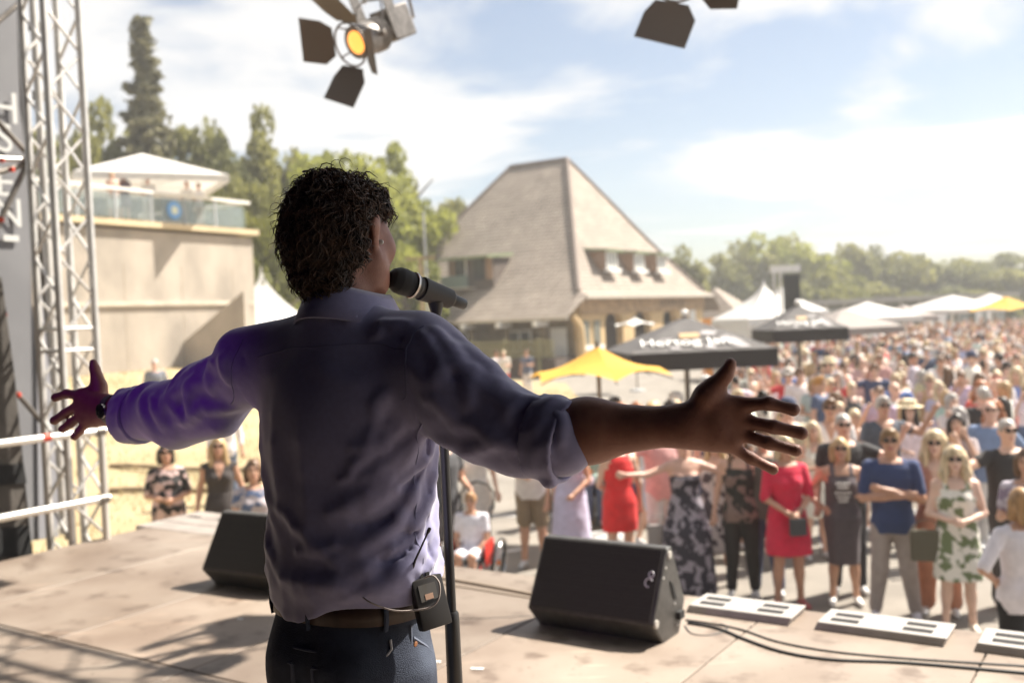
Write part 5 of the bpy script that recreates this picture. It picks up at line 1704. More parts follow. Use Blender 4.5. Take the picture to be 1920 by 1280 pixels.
for r_ in sorted(rows_):
    for k, (_, sx, sy) in enumerate(sorted(rows_[r_], reverse=True)):
        me, fem, arms, wear = rnd.choice(protos)
        cn, tc_ = rnd.choice(TOPS)
        hat = None
        hc = rnd.choice(['blonde', 'light', 'brown', 'brown', 'dark', 'grey', 'light', 'blonde'] if fem else ['brown', 'brown', 'dark', 'grey', 'grey', 'light'])
        hs_ = rnd.choice(['long', 'bob', 'wavy', 'bob', 'tail', 'bun', 'long'] if fem else ['short', 'short', 'crop', 'crop', 'short', 'bald'])
        q = rnd.random()
        hatc = (.7, .6, .42)
        if q < .05: hat, hatn = 'sun', 'straw hat'
        elif q < .11: hat, hatn, hatc = 'cap', 'cap', rnd.choice([(.7, .7, .7), (.6, .55, .5), (.06, .07, .12)])
        gl_ = rnd.random() < .4
        acc = f', {hatn}' if hat else (', sunglasses' if gl_ else '')
        pose = POSE.get(arms[0] if arms[0] != 'down' else arms[1], 'arms down')
        garment = {'dress': 'dress', 'skirt': 'top'}.get(wear, 'top' if fem else 'shirt')
        lab = f'person in {cn} {garment}{acc}, {pose}, {ORD[min(k, 29)]} from right, crowd row {["one","two","three","four","five","six","seven","eight","nine","ten","eleven","twelve","thirteen","fourteen","fifteen","sixteen","seventeen","eighteen","nineteen","twenty"][min(r_ - 1, 19)]}'
        f_ = rnd.gauss(4, 26) if rnd.random() < .72 else rnd.uniform(-180, 180)
        dark = [c * .8 for c in tc_]
        person(me, sx, sy, lab, 'people in the crowd', 0.0, f_ - math.degrees(math.atan2(sx, sy)) * .6, rnd.uniform(1.58, 1.74) if fem else rnd.uniform(1.70, 1.88),
               top=[c * rnd.uniform(.9, 1.08) for c in tc_], bottom=rnd.choice([(.1, .13, .22), (.5, .45, .38), (.04, .04, .05), (.6, .58, .56), (.2, .25, .35)]),
               hair=hs_, hairc=hc, glasses=gl_, hat=hat, hatc=hatc)
N_CROWD = len(spots)

# -- seated guests round the yellow parasol
SG = 'guests sitting near the yellow parasol'
chair_m = mat('chair_wood', (.30, .18, .09), .7)
for i, (px, py, lab, kw) in enumerate((
        (1085, 712, 'seated person in orange cap and mauve shirt under the yellow parasol', dict(top=(.4, .3, .38), hair='crop', hat='cap', hatc=(.75, .2, .03))),
        (1113, 716, 'seated person in mint shirt, skin coloured orange for parasol light', dict(top=(.34, .5, .46), hair='crop', hairc='red', skin=(.75, .28, .1))),  # orange light under the canopy is put into the skin colour
        (1163, 722, 'seated person in coral top right of the parasol pole', dict(fem=True, top=(.7, .36, .25), hair='long', hairc='red')),
        (1192, 716, 'seated person in tan top with red hair near the parasol', dict(fem=True, top=(.62, .34, .16), hair='bob', hairc='red')),
        (1222, 722, 'seated person in bright white shirt turned away near the parasol', dict(top=(.8, .78, .76), hair='short', hairc='blonde', face=140)),
        (1266, 692, 'seated person in pale pink shirt and white cap, broadest by the parasol', dict(top=(.66, .5, .42), hair='crop', hat='cap', hatc=(.75, .7, .62), belly=.04)),
        (1036, 735, 'seated person with red face left of the parasol pole', dict(top=(.5, .2, .15), hair='crop', hairc='red', skin=(.6, .2, .12))),
        (1150, 700, 'seated person in navy shirt behind the parasol table', dict(top=(.1, .12, .3), hair='short', hairc='dark')))):
    p = at(px, py, 14.5 if i < 5 else 15.6)
    h = 1.75
    fem = kw.pop('fem', False); bel = kw.pop('belly', 0.0); fc = kw.pop('face', 15)
    me = bodyof(arms=('lap', 'cup'), fem=fem, wear='pants', sleeve=.5, belly=bel, vox=.019, seated=True, hands=False)
    zt = p.z
    o = person(me, p.x, p.y, lab, SG, 0.0, fc, h, **kw)
    s_ = max(.9, min(1.25, zt / 1.35)); o.scale = (s_, s_, s_)
    ch = empty('garden_chair', (p.x, p.y, 0), o.rotation_euler[2])
    bb = MB(); bb.box((0, -.06, .42), (.44, .46, .04)); bb.build('seat', chair_m, ch)
    bb = MB(); bb.box((0, .21, .68), (.42, .03, .42)); bb.build('backrest', chair_m, ch)
    for sx in (-.19, .19):
        for sy in (-.26, .18):
            bb = MB(); bb.box((sx, sy, .2), (.035, .035, .4)); bb.build('leg', chair_m, ch)
    tag(ch, 'wooden garden chair under the ' + lab.replace('seated person', 'sitter').replace(', broadest by the parasol', '')[:70], 'chair', 'garden chairs')

# -- far crowd: one mass
far_m = bodyof(arms=('down', 'cup'), fem=True, wear='dress', sleeve=.4, vox=.05, hands=False)
vv = np.zeros(len(far_m.vertices) * 3, np.float32); far_m.vertices.foreach_get('co', vv); vv = vv.reshape(-1, 3)
ff = np.zeros(len(far_m.polygons) * 4, np.int32); far_m.polygons.foreach_get('vertices', ff); ff = ff.reshape(-1, 4)
fmi = np.zeros(len(far_m.polygons), np.int32); far_m.polygons.foreach_get('material_index', fmi)
rs = np.random.RandomState(5)
AV, AF, AC = [], [], []
nV = 0
d = 33.5
while d < 62:
    x = (1440 + (d - 33) * 2 - 960) / FPX * d
    while x < (1985 - 960) / FPX * d:
        s = rs.uniform(.92, 1.06); an = rs.uniform(-1.5, 1.5); c, si = math.cos(an), math.sin(an)
        W = vv * s; W = np.stack([W[:, 0] * c - W[:, 1] * si + x + rs.normal() * .15, W[:, 0] * si + W[:, 1] * c + d + rs.normal() * .2, W[:, 2]], 1)
        AV.append(W); AF.append(ff + nV); nV += len(W)
        tc_ = np.array(TOPS[rs.randint(len(TOPS))][1]); sk = np.array(SKINS[rs.randint(len(SKINS))]); hr = np.array(list(HAIRC.values())[rs.randint(6)])
        colr = np.where((fmi == 0)[:, None] | (fmi > 2)[:, None], sk, tc_)
        zc = vv[ff].mean(1)
        colr[(zc[:, 2] > 1.665) | ((zc[:, 2] > 1.56) & (zc[:, 1] > .02))] = hr
        AC.append(colr)
        x += rs.uniform(.62, 1.15)
    d += 1.15
me = np_mesh('crowd', np.concatenate(AV), np.concatenate(AF))
ca = me.color_attributes.new('cloth', 'FLOAT_COLOR', 'CORNER')
cc = np.repeat(np.concatenate(AC), 4, 0); cc = np.concatenate([cc, np.ones((len(cc), 1))], 1).astype(np.float32)
ca.data.foreach_set('color', cc.ravel())
cm = mat('crowd_cloth', (.5, .5, .5), .8)
an_ = cm.node_tree.nodes.new('ShaderNodeAttribute'); an_.attribute_name = 'cloth'
cm.node_tree.links.new(an_.outputs['Color'], cm.node_tree.nodes['Principled BSDF'].inputs['Base Color'])
me.materials.append(cm)
tag(link('crowd', me), 'distant dense festival crowd beyond the nearer rows', 'crowd', kind='stuff')

# -- boy in a wheelchair
wp = atz(890, 1102, 0)
boy = person(body_mesh('person_body', arms=('lap', 'lap'), wear='shorts', sleeve=.55, seated=True, vox=.0125), wp.x, wp.y, 'small person in white polo and pale shorts sitting in the wheelchair', None, .02, -14, 1.36,
             top=(.70, .68, .74), bottom=(.42, .50, .56), hair='short', hairc=(.35, .2, .1))
wc = empty('wheelchair', (wp.x, wp.y, 0), R(-14))
red_m = mat('red_plastic', (.6, .03, .02), .4); blk = mat('black_rubber', (.02, .02, .02), .7); chrome = mat('chrome', (.6, .6, .6), .2, metal=1)
bb = MB(); bb.box((0, -.08, .36), (.36, .38, .04)); bb.build('seat', blk, wc, bevel=.01)
bb = MB(); bb.box((0, .14, .58), (.36, .03, .42)); bb.build('backrest', blk, wc, bevel=.01)
for s in (-1, 1):
    M_ = Matrix.Rotation(R(8 * s), 3, 'Y')
    bb = MB(); n_ = 28
    ringp = [M_ @ Vector((0, .26 * math.cos(2 * math.pi * k / n_), .26 * math.sin(2 * math.pi * k / n_))) + Vector((s * .27, .06, .28)) for k in range(n_ + 1)]
    bb.tube(ringp, .016, 8, cap=False); w_ = bb.build('wheel', blk, wc, smooth=True)
    bb = MB(); bb.tube([p_ + Vector((s * .03, 0, 0)) for p_ in ringp], .008, 6, cap=False); bb.build('push_rim', chrome, w_, smooth=True)
    bb = MB()
    for k in range(14):
        bb.tube([ringp[k * 2], Vector((s * .27, .06, .28))], .004, 4)
    bb.build('spoke', chrome, w_)
    bb = MB(); bb.lathe([(-.02, .03), (.02, .03)], (s * .27, .06, .28), (1, 0, 0), 12); bb.build('hub', mat('orange_plastic', (.75, .2, .03), .4), w_)
    bb = MB(); bb.box((s * .205, -.05, .42), (.02, .34, .26)); bb.build('side_guard', red_m, wc, bevel=.01)
    bb = MB(); bb.tube([(s * .16, -.22, .36), (s * .14, -.36, .12), (s * .12, -.44, .08)], .012, 8); bb.build('footrest_tube', red_m, wc, smooth=True)
    bb = MB(); bb.lathe([(-.02, .05), (.02, .05)], (s * .16, -.3, .05), (1, 0, 0), 14); bb.build('caster', blk, wc)
    bb = MB(); bb.tube([(s * .17, .16, .75), (s * .17, .20, .86), (s * .17, .30, .88)], .014, 8); bb.build('push_handle', blk, wc, smooth=True)
bb = MB(); bb.tube([(-.19, .24, .84), (-.2, .27, 1.02), (-.12, .28, 1.12), (0, .28, 1.15), (.12, .28, 1.12), (.2, .27, 1.02), (.19, .24, .84)], .013, 8); bb.build('push_bar', blk, wc, smooth=True)
bb = MB(); bb.box((0, -.45, .07), (.3, .14, .015)); bb.build('footplate', blk, wc)
tag(wc, 'red and black wheelchair in front of the white lace top', 'wheelchair')


# -- things people hold or carry
def by(owner_label, local, build, name, label, cat):
    o = next(q for q in PEOPLE if q['label'] == owner_label)
    M_ = Matrix.Translation(o.location) @ Matrix.Rotation(o.rotation_euler[2], 4, 'Z') @ Matrix.Diagonal((o.scale[0],) * 3 + (1,))
    q = M_ @ Vector(local)
    e = empty(name, q, o.rotation_euler[2]); build(e); tag(e, label, cat)


def mk_bag(c, w=.2, h=.16):
    def f(e):
        bb = MB(); bb.box((0, 0, -h / 2), (w, .07, h)); bb.build('pouch', mat('bag_' + str(c), c, .6), e, bevel=.015)
        bb = MB(); bb.tube([(-w * .45, 0, -.01), (-w * .2, 0, .09), (w * .2, 0, .09), (w * .45, 0, -.01)], .006, 6); bb.build('strap', mat('bag_' + str(c), c, .6), e)
    return f


def mk_glass(e):
    bb = MB(); bb.lathe([(0, .032), (.004, .032), (.008, .005), (.08, .005), (.10, .03), (.14, .037), (.17, .03)], (0, 0, -.06), (0, 0, 1), 14)
    g = bb.build('bowl', mat('clear_glass', (.85, .85, .85), .03), e, smooth=True)
    MATS['clear_glass'].node_tree.nodes['Principled BSDF'].inputs['Transmission Weight'].default_value = .9


by('person in crimson shift dress holding a small bag with both hands', (0.02, -.27, .96), mk_bag((.05, .05, .055), .16, .17), 'handbag', 'small dark grey bag held in front of the crimson dress', 'bag')
by('person in white dress with large colourful leaf print beside the folded arms', (-.27, -.06, .98), mk_bag((.10, .09, .06), .28, .28), 'shoulder_bag', 'olive brown shoulder bag hanging beside the leaf print dress', 'bag')
by('person in slim grey dress with white chest print and white sneakers', (.16, -.34, 1.24), mk_glass, 'wine_glass', 'clear stemmed glass held by the grey chest print dress wearer', 'glass')
by('person in strapless dark blossom maxi dress with one arm stretched out', (-.30, .05, .78), mk_bag((.30, .27, .26), .22, .22), 'grey_bag', 'pale grey bag hanging left of the blossom maxi dress', 'bag')
o = next(q for q in PEOPLE if 'slim grey dress' in q['label'])
bb = MB()
for zz, w_ in ((1.30, .15), (1.26, .12), (1.20, .17), (1.155, .13), (1.115, .10)):
    for k in range(5):
        bb.box((-.5 * w_ + w_ * (k + .5) / 5, -.158 + .012 * abs(k - 2) - (.012 if zz > 1.22 else -.012), zz), (w_ / 5 * .72, .012, .024))
bb.build('chest_print', mat('white_print', (.85, .83, .8), .6), o)
# ------------------------------------------------------------------ stage props
grille_m = mat('grille_black', (.028, .025, .023), .65, spec=.3)
nt = grille_m.node_tree
tc = nt.nodes.new('ShaderNodeTexCoord'); mp = nt.nodes.new('ShaderNodeMapping'); mp.inputs['Scale'].default_value = (150, 150, 150)
nt.links.new(tc.outputs['Object'], mp.inputs['Vector'])
vo = nt.nodes.new('ShaderNodeTexVoronoi'); vo.inputs['Scale'].default_value = 1.0; vo.inputs['Randomness'].default_value = .15; nt.links.new(mp.outputs[0], vo.inputs['Vector'])
cr = nt.nodes.new('ShaderNodeValToRGB'); cr.color_ramp.elements[0].position, cr.color_ramp.elements[1].position = .25, .5
cr.color_ramp.elements[0].color = (.004, .004, .004, 1); cr.color_ramp.elements[1].color = (.05, .044, .040, 1)
nt.links.new(vo.outputs['Distance'], cr.inputs[0]); nt.links.new(cr.outputs[0], nt.nodes['Principled BSDF'].inputs['Base Color'])
cab_m = mat('cabinet_paint', (.058, .054, .050), .42, var=.2, vscale=30, bump=.12, bscale=260)


def wedge(a, n, W, rz, label, logo=True):
    root = empty('monitor_wedge', S(a, n, STAGE - .010), ARZ + rz)
    prof = [(0, 0), (.17, 0), (.25, .145), (.125, .425), (.075, .425), (-.105, .115)]
    bb = MB(); bb.prism([(0, y, z) for y, z in prof], (W, 0, 0))
    cab = bb.build('cabinet', cab_m, root, bevel=.012, seg=3, smooth=True)
    # grille on the sloping face, slightly proud
    g0, g1 = Vector((0, -.105, .115)), Vector((0, .075, .425))
    up = (g1 - g0).normalized(); nn = Vector((0, -up.z, up.y))
    bb = MB(); p = g0 + up * .012; q = g1 - up * .012
    bb.prism([p + Vector((.018, 0, 0)), p + Vector((W - .018, 0, 0)), q + Vector((W - .018, 0, 0)), q + Vector((.018, 0, 0))], nn * .008)
    gr = bb.build('grille', grille_m, root, bevel=.004)
    if logo:
        lm = mat('logo_silver', (.62, .60, .66), .35)
        c = g0 + up * .20 + nn * .010 + Vector((W - .055, 0, 0))
        for dz, sx, rr, ar in ((-.012, 0, .020, 4.4), (.027, .006, .013, 6.0)):
            pts = [c + up * (dz + rr * math.sin(t)) + Vector((sx + rr * .9 * math.cos(t), 0, 0)) for t in np.linspace(.5, .5 + ar, 14)]
            b2 = MB(); b2.tube(pts, .004, 6); b2.build('logo', lm, gr)
    # side panel fittings on the right cheek
    for y, z in ((.09, .39), (-.075, .115)):
        b2 = MB(); b2.lathe([(-.002, .02), (.006, .02), (.008, .015)], (W, y, z), (1, 0, 0), 14); b2.build('bumper', mat('bumper_grey', (.45, .42, .38), .5), cab)
    b2 = MB(); b2.prism([(W + .001, .085, .27), (W + .001, .115, .25), (W + .001, .15, .17), (W + .001, .12, .18)], (.004, 0, 0)); b2.build('handle_recess', mat('slot_dark', (.012, .011, .011), .8), cab)
    for y, z in ((.13, .155), (.17, .08), (.15, .05), (.02, .3), (.05, .34)):
        b2 = MB(); b2.lathe([(-.001, .006), (.003, .006)], (W, y, z), (1, 0, 0), 10); b2.build('screw', alu, cab)
    b2 = MB(); b2.box((W + .012, .165, .095), (.02, .05, .035)); b2.build('connector', mat('black_rubber', (.02, .02, .02), .7), cab)
    tag(root, label, 'monitor', 'black stage monitor wedges')


q = atz(1245, 1204, STAGE) - E0
wedge(q.dot(EA) - .665, q.dot(EN), .665, 0.0, 'black monitor wedge on deck to the right of the microphone stand')
q = atz(377, 1063, STAGE + .115) - E0
wedge(q.dot(EA), q.dot(EN) + .10, .615, R(3), 'black monitor wedge half hidden behind the singer on the left', logo=False)

# cables on the deck
blk_c = mat('cable_black', (.012, .012, .012), .5)


def cable(pts, r, label, m=None, zs=None):
    P = [atz(x, y, STAGE) + Vector((0, 0, r - .010 + (zs[i] if zs else 0))) for i, (x, y) in enumerate(pts)]
    # smooth
    Q = []
    for i in range(len(P) - 1):
        p0, p1, p2, p3 = P[max(i - 1, 0)], P[i], P[i + 1], P[min(i + 2, len(P) - 1)]
        for t in np.linspace(0, 1, 8, endpoint=False):
            Q.append(.5 * ((2 * p1) + (p2 - p0) * t + (2 * p0 - 5 * p1 + 4 * p2 - p3) * t * t + (3 * p1 - p0 - 3 * p2 + p3) * t ** 3))
    Q.append(P[-1])
    bb = MB(); bb.tube(Q, r, 8); o = bb.build('cable', m or blk_c, smooth=True)
    tag(o, label, 'cable', 'cables on the stage deck')


cable([(1286, 1162), (1330, 1168), (1390, 1180), (1460, 1203), (1560, 1221), (1700, 1234), (1920, 1248), (2000, 1252)], .008, 'thin black cable, upper of two running right from the right monitor')
cable([(1290, 1168), (1345, 1178), (1400, 1200), (1470, 1223), (1560, 1237), (1700, 1243), (1920, 1262), (2010, 1270)], .010, 'thick black cable, lower of two running right from the right monitor')
cable([(1284, 1172), (1296, 1186), (1325, 1190), (1352, 1184), (1364, 1174), (1350, 1168)], .006, 'black cable loop lying beside the right monitor')
cable([(1300, 1158), (1480, 1182), (1640, 1200), (1760, 1214), (1920, 1236)], .004, 'very thin dark cable along the feet of the white boxes')
cable([(690, 1066), (780, 1078), (870, 1091), (985, 1112), (1010, 1118)], .012, 'beige hose at the stage edge behind the microphone stand', mat('hose_beige', (.34, .27, .21), .6))
cable([(700, 1078), (800, 1090), (880, 1102), (985, 1119), (1010, 1124)], .008, 'second beige hose just below the first at the stage edge', mat('hose_beige', (.34, .27, .21), .6))
cable([(690, 1120), (790, 1142), (830, 1156), (890, 1158), (980, 1154), (1010, 1152)], .005, 'thin black cable running from left to the right monitor foot')
cable([(-40, 1226), (40, 1243), (120, 1258), (210, 1280), (300, 1310)], .003, 'thin dark cable at the lower left corner of the deck')

# barn door spotlights under the front truss
lamp_b = mat('lamp_body', (.26, .24, .225), .45, metal=.45, var=.2, vscale=20)
barn_m = mat('barn_black', (.17, .14, .115), .6, metal=.1)
glow = mat('lamp_lens', (1.0, .36, .07), .3, emit=.75)


def spot(px, py, d, face, roll, label, zt=6.0):
    p = at(px, py, d)
    root = empty('spotlight', p)
    f = Vector(face).normalized()
    up = Vector((0, 0, 1)); r_ = f.cross(up).normalized(); u_ = r_.cross(f)
    c, s = math.cos(roll), math.sin(roll)
    r2, u2 = r_ * c + u_ * s, u_ * c - r_ * s
    bb = MB(); bb.lathe([(0, .118), (-.02, .122), (-.14, .118), (-.20, .112), (-.27, .085), (-.33, .075), (-.36, .06), (-.365, .01)], (0, 0, 0), f, 24); can = bb.build('housing', lamp_b, root, smooth=True)
    for k in range(4):
        bb = MB(); bb.lathe([(-.16 - k * .022, .121), (-.17 - k * .022, .125), (-.176 - k * .022, .121)], (0, 0, 0), f, 24); bb.build('cooling_fin', lamp_b, can, smooth=True)
    bb = MB(); bb.lathe([(.002, .082), (.012, .06), (.018, .01)], (0, 0, 0), f, 24); bb.build('lens', glow, root, smooth=True)
    ring = [f * .06 + (r2 * math.cos(t) + u2 * math.sin(t)) * .152 for t in np.linspace(0, 2 * math.pi, 29)]
    bb = MB(); bb.tube(ring, .008, 8, cap=False); bb.build('barn_ring', barn_m, root, smooth=True)
    for t in (.785, 2.356, 3.927, 5.498):
        bb = MB(); bb.tube([(r2 * math.cos(t) + u2 * math.sin(t)) * .115, f * .06 + (r2 * math.cos(t) + u2 * math.sin(t)) * .152], .006, 6); bb.build('bracket', barn_m, root)
    for e, w, ang, LL in ((r2, u2, .75, .22), (-r2, u2, .55, .23), (u2, r2, .65, .24), (-u2, r2, .62, .26)):
        h = f * .065 + e * .158; dr = e * math.cos(ang) + f * math.sin(ang)
        pts = [h - w * .10, h + w * .10, h + dr * LL * .35 + w * .155, h + dr * LL + w * .19, h + dr * LL * 1.08 - w * .12, h + dr * LL * .35 - w * .155]
        bb = MB(); bb.prism(pts, e.cross(w).cross(dr).normalized() * .003 if False else (w.cross(dr)) * .003); bb.build('barn_door', barn_m, root)
    # rear box and yoke up to the truss
    b0 = f * -.14
    Mb = Matrix((r_, f, u_)).transposed()
    bb = MB(); bb.box(f * -.40 + u_ * .03, (.22, .20, .24), Mb); bb.build('rear_box', lamp_b, root, bevel=.015)
    for sg in (-1, 1):
        bb = MB(); bb.box(f * -.27 + r_ * sg * .165 + u_ * .16, (.012, .09, .46), Mb); bb.build('side_plate', lamp_b, root, bevel=.004)
    bb = MB(); bb.tube([f * -.5 + u_ * .05, f * -.62 + u_ * .02, f * -.66 + u_ * .25, f * -.5 + u_ * .6], .012, 8); bb.build('power_lead', barn_m, root, smooth=True)
    top = Vector((0, 0, zt - .22 - p.z))
    for sg in (-1, 1):
        bb = MB(); bb.tube([b0 + r_ * sg * .135, b0 + r_ * sg * .15 + Vector((0, 0, .14)), b0 + r_ * sg * .13 + Vector((0, 0, .24)), b0 * .7 + Vector((0, 0, .27))], .014, 8, flat=.5); bb.build('yoke', lamp_b, root)
        bb = MB(); bb.lathe([(0, .02), (.03, .022), (.035, .012)], b0 + r_ * sg * .13, r_ * sg, 12); bb.build('yoke_knob', barn_m, root)
    bb = MB(); bb.tube([b0 * .7 + Vector((0, 0, .25)), Vector((top.x, top.y, max(top.z, .3)))], .02, 10); bb.build('hanger', alu, root)
    tag(root, label, 'spotlight', 'barn door spotlights under the front truss')
    return root


spot(668, 80, 7.1, (-.62, -.66, -.42), R(20), 'lit barn door spotlight high above the singer')
spot(1270, -48, 6.0, (-.12, -.92, -.38), R(14), 'barn door spotlight cut off by the upper picture edge')

# microphone on its stand
MB0, MB1 = at(752, 527, 2.00), at(872, 571, 2.105)
ax = (MB1 - MB0).normalized()
mic = empty('microphone', MB0)
mesh_m = mat('mic_mesh', (.02, .019, .019), .5, bump=.9, bscale=900)
b = MB(); b.lathe([(-.030, .004), (-.028, .012), (-.021, .020), (-.008, .0265), (.006, .0275), (.018, .0265), (.026, .0245)], (0, 0, 0), ax, 28); b.build('grille', mesh_m, mic, smooth=True)
b = MB(); b.lathe([(.0255, .0255), (.0265, .0275), (.0305, .0275), (.0315, .0255)], (0, 0, 0), ax, 28); b.build('ring', mat('mic_chrome', (.5, .48, .46), .25, metal=1), mic, smooth=True)
body_m = mat('mic_body', (.10, .095, .09), .32, metal=.5)
b = MB(); b.lathe([(.031, .0245), (.040, .0225), (.043, .021), (.075, .0195), (.125, .0175), (.132, .0165)], (0, 0, 0), ax, 24); b.build('handle', body_m, mic, smooth=True)
b = MB(); b.lathe([(.132, .012), (.136, .0125), (.165, .0115), (.167, .010)], (0, 0, 0), ax, 20); b.build('plug', mat('plug_black', (.03, .03, .03), .4), mic, smooth=True)
b = MB(); b.lathe([(.036, .0236), (.040, .0238), (.041, .022)], (0, 0, 0), ax, 24); b.build('collar_band', mat('plug_black', (.03, .03, .03), .4), mic, smooth=True)
tag(mic, 'black and grey vocal microphone held in a stand clip at mouth height', 'microphone')

CL = MB0 + ax * .088
stp = empty('microphone_stand', (CL.x, CL.y, STAGE))
so = Vector((CL.x, CL.y, STAGE))
stand_m = mat('stand_black', (.016, .015, .015), .38, spec=.6)
cz = CL.z - STAGE
b = MB(); b.lathe([(.050, .0225), (.051, .0248), (.126, .0205), (.127, .0185)], MB0 - so, ax, 24); clip = b.build('clip', mat('clip_rubber', (.045, .043, .042), .55), stp, smooth=True)
b = MB(); b.tube([Vector((0, 0, cz - .018)), Vector((.0, 0, cz - .045)), Vector((.003, 0, cz - .062))], [.017, .010, .0095], 12); b.build('clip_neck', stand_m, clip, smooth=True)
b = MB(); b.lathe([(-.011, .009), (-.010, .0105), (.010, .0105), (.011, .009)], (.003, 0, cz - .062), (EA.x, EA.y, 0), 14); b.build('clip_pivot', stand_m, clip, smooth=True)
b = MB(); b.tube([(.004, 0, cz - .062), (.004, 0, cz - .10)], .0105, 14); b.build('thread', stand_m, stp, smooth=True)
jz = at(852, 1215, 2.06).z - STAGE
b = MB(); b.tube([(.004, 0, cz - .09), (.004, 0, jz)], .0098, 16); b.build('upper_tube', stand_m, stp, smooth=True)
b = MB(); b.lathe([(-.085, .0145), (-.08, .0165), (.06, .0155), (.075, .0145), (.08, .012)], (.004, 0, jz), (0, 0, 1), 18); b.build('clutch', stand_m, stp, smooth=True)
b = MB(); b.tube([(.004, 0, jz), (.004, 0, .02)], .0125, 16); b.build('lower_tube', stand_m, stp, smooth=True)
b = MB(); b.lathe([(0, .13), (.012, .13), (.02, .12), (.03, .03), (.04, .016)], (.004, 0, -.010), (0, 0, 1), 32); b.build('base', stand_m, stp, smooth=True)
tag(stp, 'straight black microphone stand with round base in front of the singer', 'microphone stand')

# coloured stage lamp hanging behind the camera on the left: its violet light falls on the left sleeve
pl = empty('colour_spotlight', (-2.5, -.3, 4.5))
tgt = at(300, 790, 2.3) - pl.location
b = MB(); b.lathe([(0, .10), (-.03, .11), (-.16, .10), (-.2, .06), (-.205, .01)], (0, 0, 0), tgt, 20); b.build('housing', mat('black_cloth', (.02, .02, .021), .95), pl, smooth=True)
b = MB(); b.lathe([(.002, .09), (.01, .07), (.014, .01)], (0, 0, 0), tgt, 20); b.build('lens', mat('violet_lens', (.35, .05, .9), .3, emit=3), pl, smooth=True)
b = MB(); b.tube([tgt.normalized() * -.1, (0, 0, .2), (0, 0, 1.55)], .015, 8); b.build('hanger', alu_d, pl)
ld = bpy.data.lights.new('violet_beam', 'SPOT'); ld.energy = 30; ld.color = (.48, .04, 1.0); ld.spot_size = R(17); ld.spot_blend = .7; ld.shadow_soft_size = .08
lo_ = link('violet_beam', ld, pl, tgt.normalized() * .03); lo_.rotation_euler = tgt.to_track_quat('-Z', 'Y').to_euler()
tag(pl, 'violet stage spotlight hanging behind the camera on the left', 'spotlight')
# ------------------------------------------------------------------ the singer (local frame: x to his right, y forward, z up from the deck)
SO = at(655, 1150, 1.95); SO.z = STAGE - .010


def SL(px, py, d):
    p = at(px, py, d) - SO
    return np.array((p.dot(EA), p.dot(EN), p.z))


shL, elL, wrL = SL(474, 690, 2.04), SL(322, 766, 2.25), SL(206, 768, 2.42)
shR, elR, wrR = SL(790, 682, 1.835), SL(1010, 812, 1.70), SL(1283, 798, 1.60)
HC = np.array((.022, .002, 1.676))
psi = R(-11)
HF = np.array((math.sin(psi), math.cos(psi), 0)); HR = np.array((math.cos(psi), -math.sin(psi), 0)); HU = np.array((0, 0, 1.0))


def hp(r, f, u):
    return HC + HR * r + HF * f + HU * u


rotH = np.stack([HR, HF, HU], 1)      # columns = local axes
P = []
# torso core and neck
P.append(loft([(.90, .01, 0, .15, .11), (1.0, .012, 0, .15, .11), (1.15, .015, 0, .155, .11), (1.30, .02, 0, .165, .115), (1.42, .025, 0, .15, .085), (1.49, .03, 0, .08, .06)], 'torso', .0))
for A, B in ((shL, elL), (shR, elR)):
    P.append(cone(A, B, .052, .044, 'arm', .03))
P.append(cone((.03, -.01, 1.46), hp(0, -.01, -.06), .064, .060, 'neck', .03))
# head
P.append(ell(hp(0, -.012, .016), (.074, .093, .092), 'head', .03, rotH))
P.append(ell(hp(0, .040, -.022), (.070, .056, .082), 'head', .03, rotH))
for s in (-1, 1):
    P.append(ell(hp(s * .046, .060, -.012), (.030, .034, .045), 'head', .025, rotH))
    P.append(cone(hp(s * .060, .012, -.045), hp(s * .040, .055, -.085), .026, .026, 'head', .025))
P.append(cone(hp(.045, .02, -.075), hp(.012, .085, -.098), .028, .022, 'head', .03))
P.append(cone(hp(-.045, .02, -.075), hp(-.012, .085, -.098), .028, .022, 'head', .03))
P.append(cone(hp(0, .092, .01), hp(0, .108, -.03), .009, .013, 'head', .012))
P.append(ell(hp(0, .095, -.062), (.026, .014, .012), 'head', .012, rotH))
P.append(ell(hp(0, .088, .035), (.055, .02, .012), 'head', .02, rotH))
for s in (-1, 1):
    P.append(cone(hp(s * .079, -.004, -.022), hp(s * .087, -.016, .020), .010, .0135, 'ear', .006, flat=(HR, .55)))
    P.append(cone(hp(s * .087, -.016, .020), hp(s * .088, -.008, .034), .0125, .009, 'ear', .006, flat=(HR, .5)))
    P.append(cone(hp(s * .078, .002, -.032), hp(s * .079, .004, -.042), .009, .007, 'ear', .005))
    P.append(ell(hp(s * .058, .062, -.02), (.02, .022, .02), 'head', .02, rotH))


def lerp(a, b, t):
    return np.array(a) + (np.array(b) - np.array(a)) * t


# right forearm and hand
fl_y = ((0, 1, 0), .82)
P.append(cone(elR, lerp(elR, wrR, .35), .047, .050, 'fore', .03, flat=((0, 1, .0), .9)))
P.append(cone(lerp(elR, wrR, .35), wrR, .049, .0285, 'fore', .03, flat=((0, 1, .0), .85)))
hy = wrR[1]


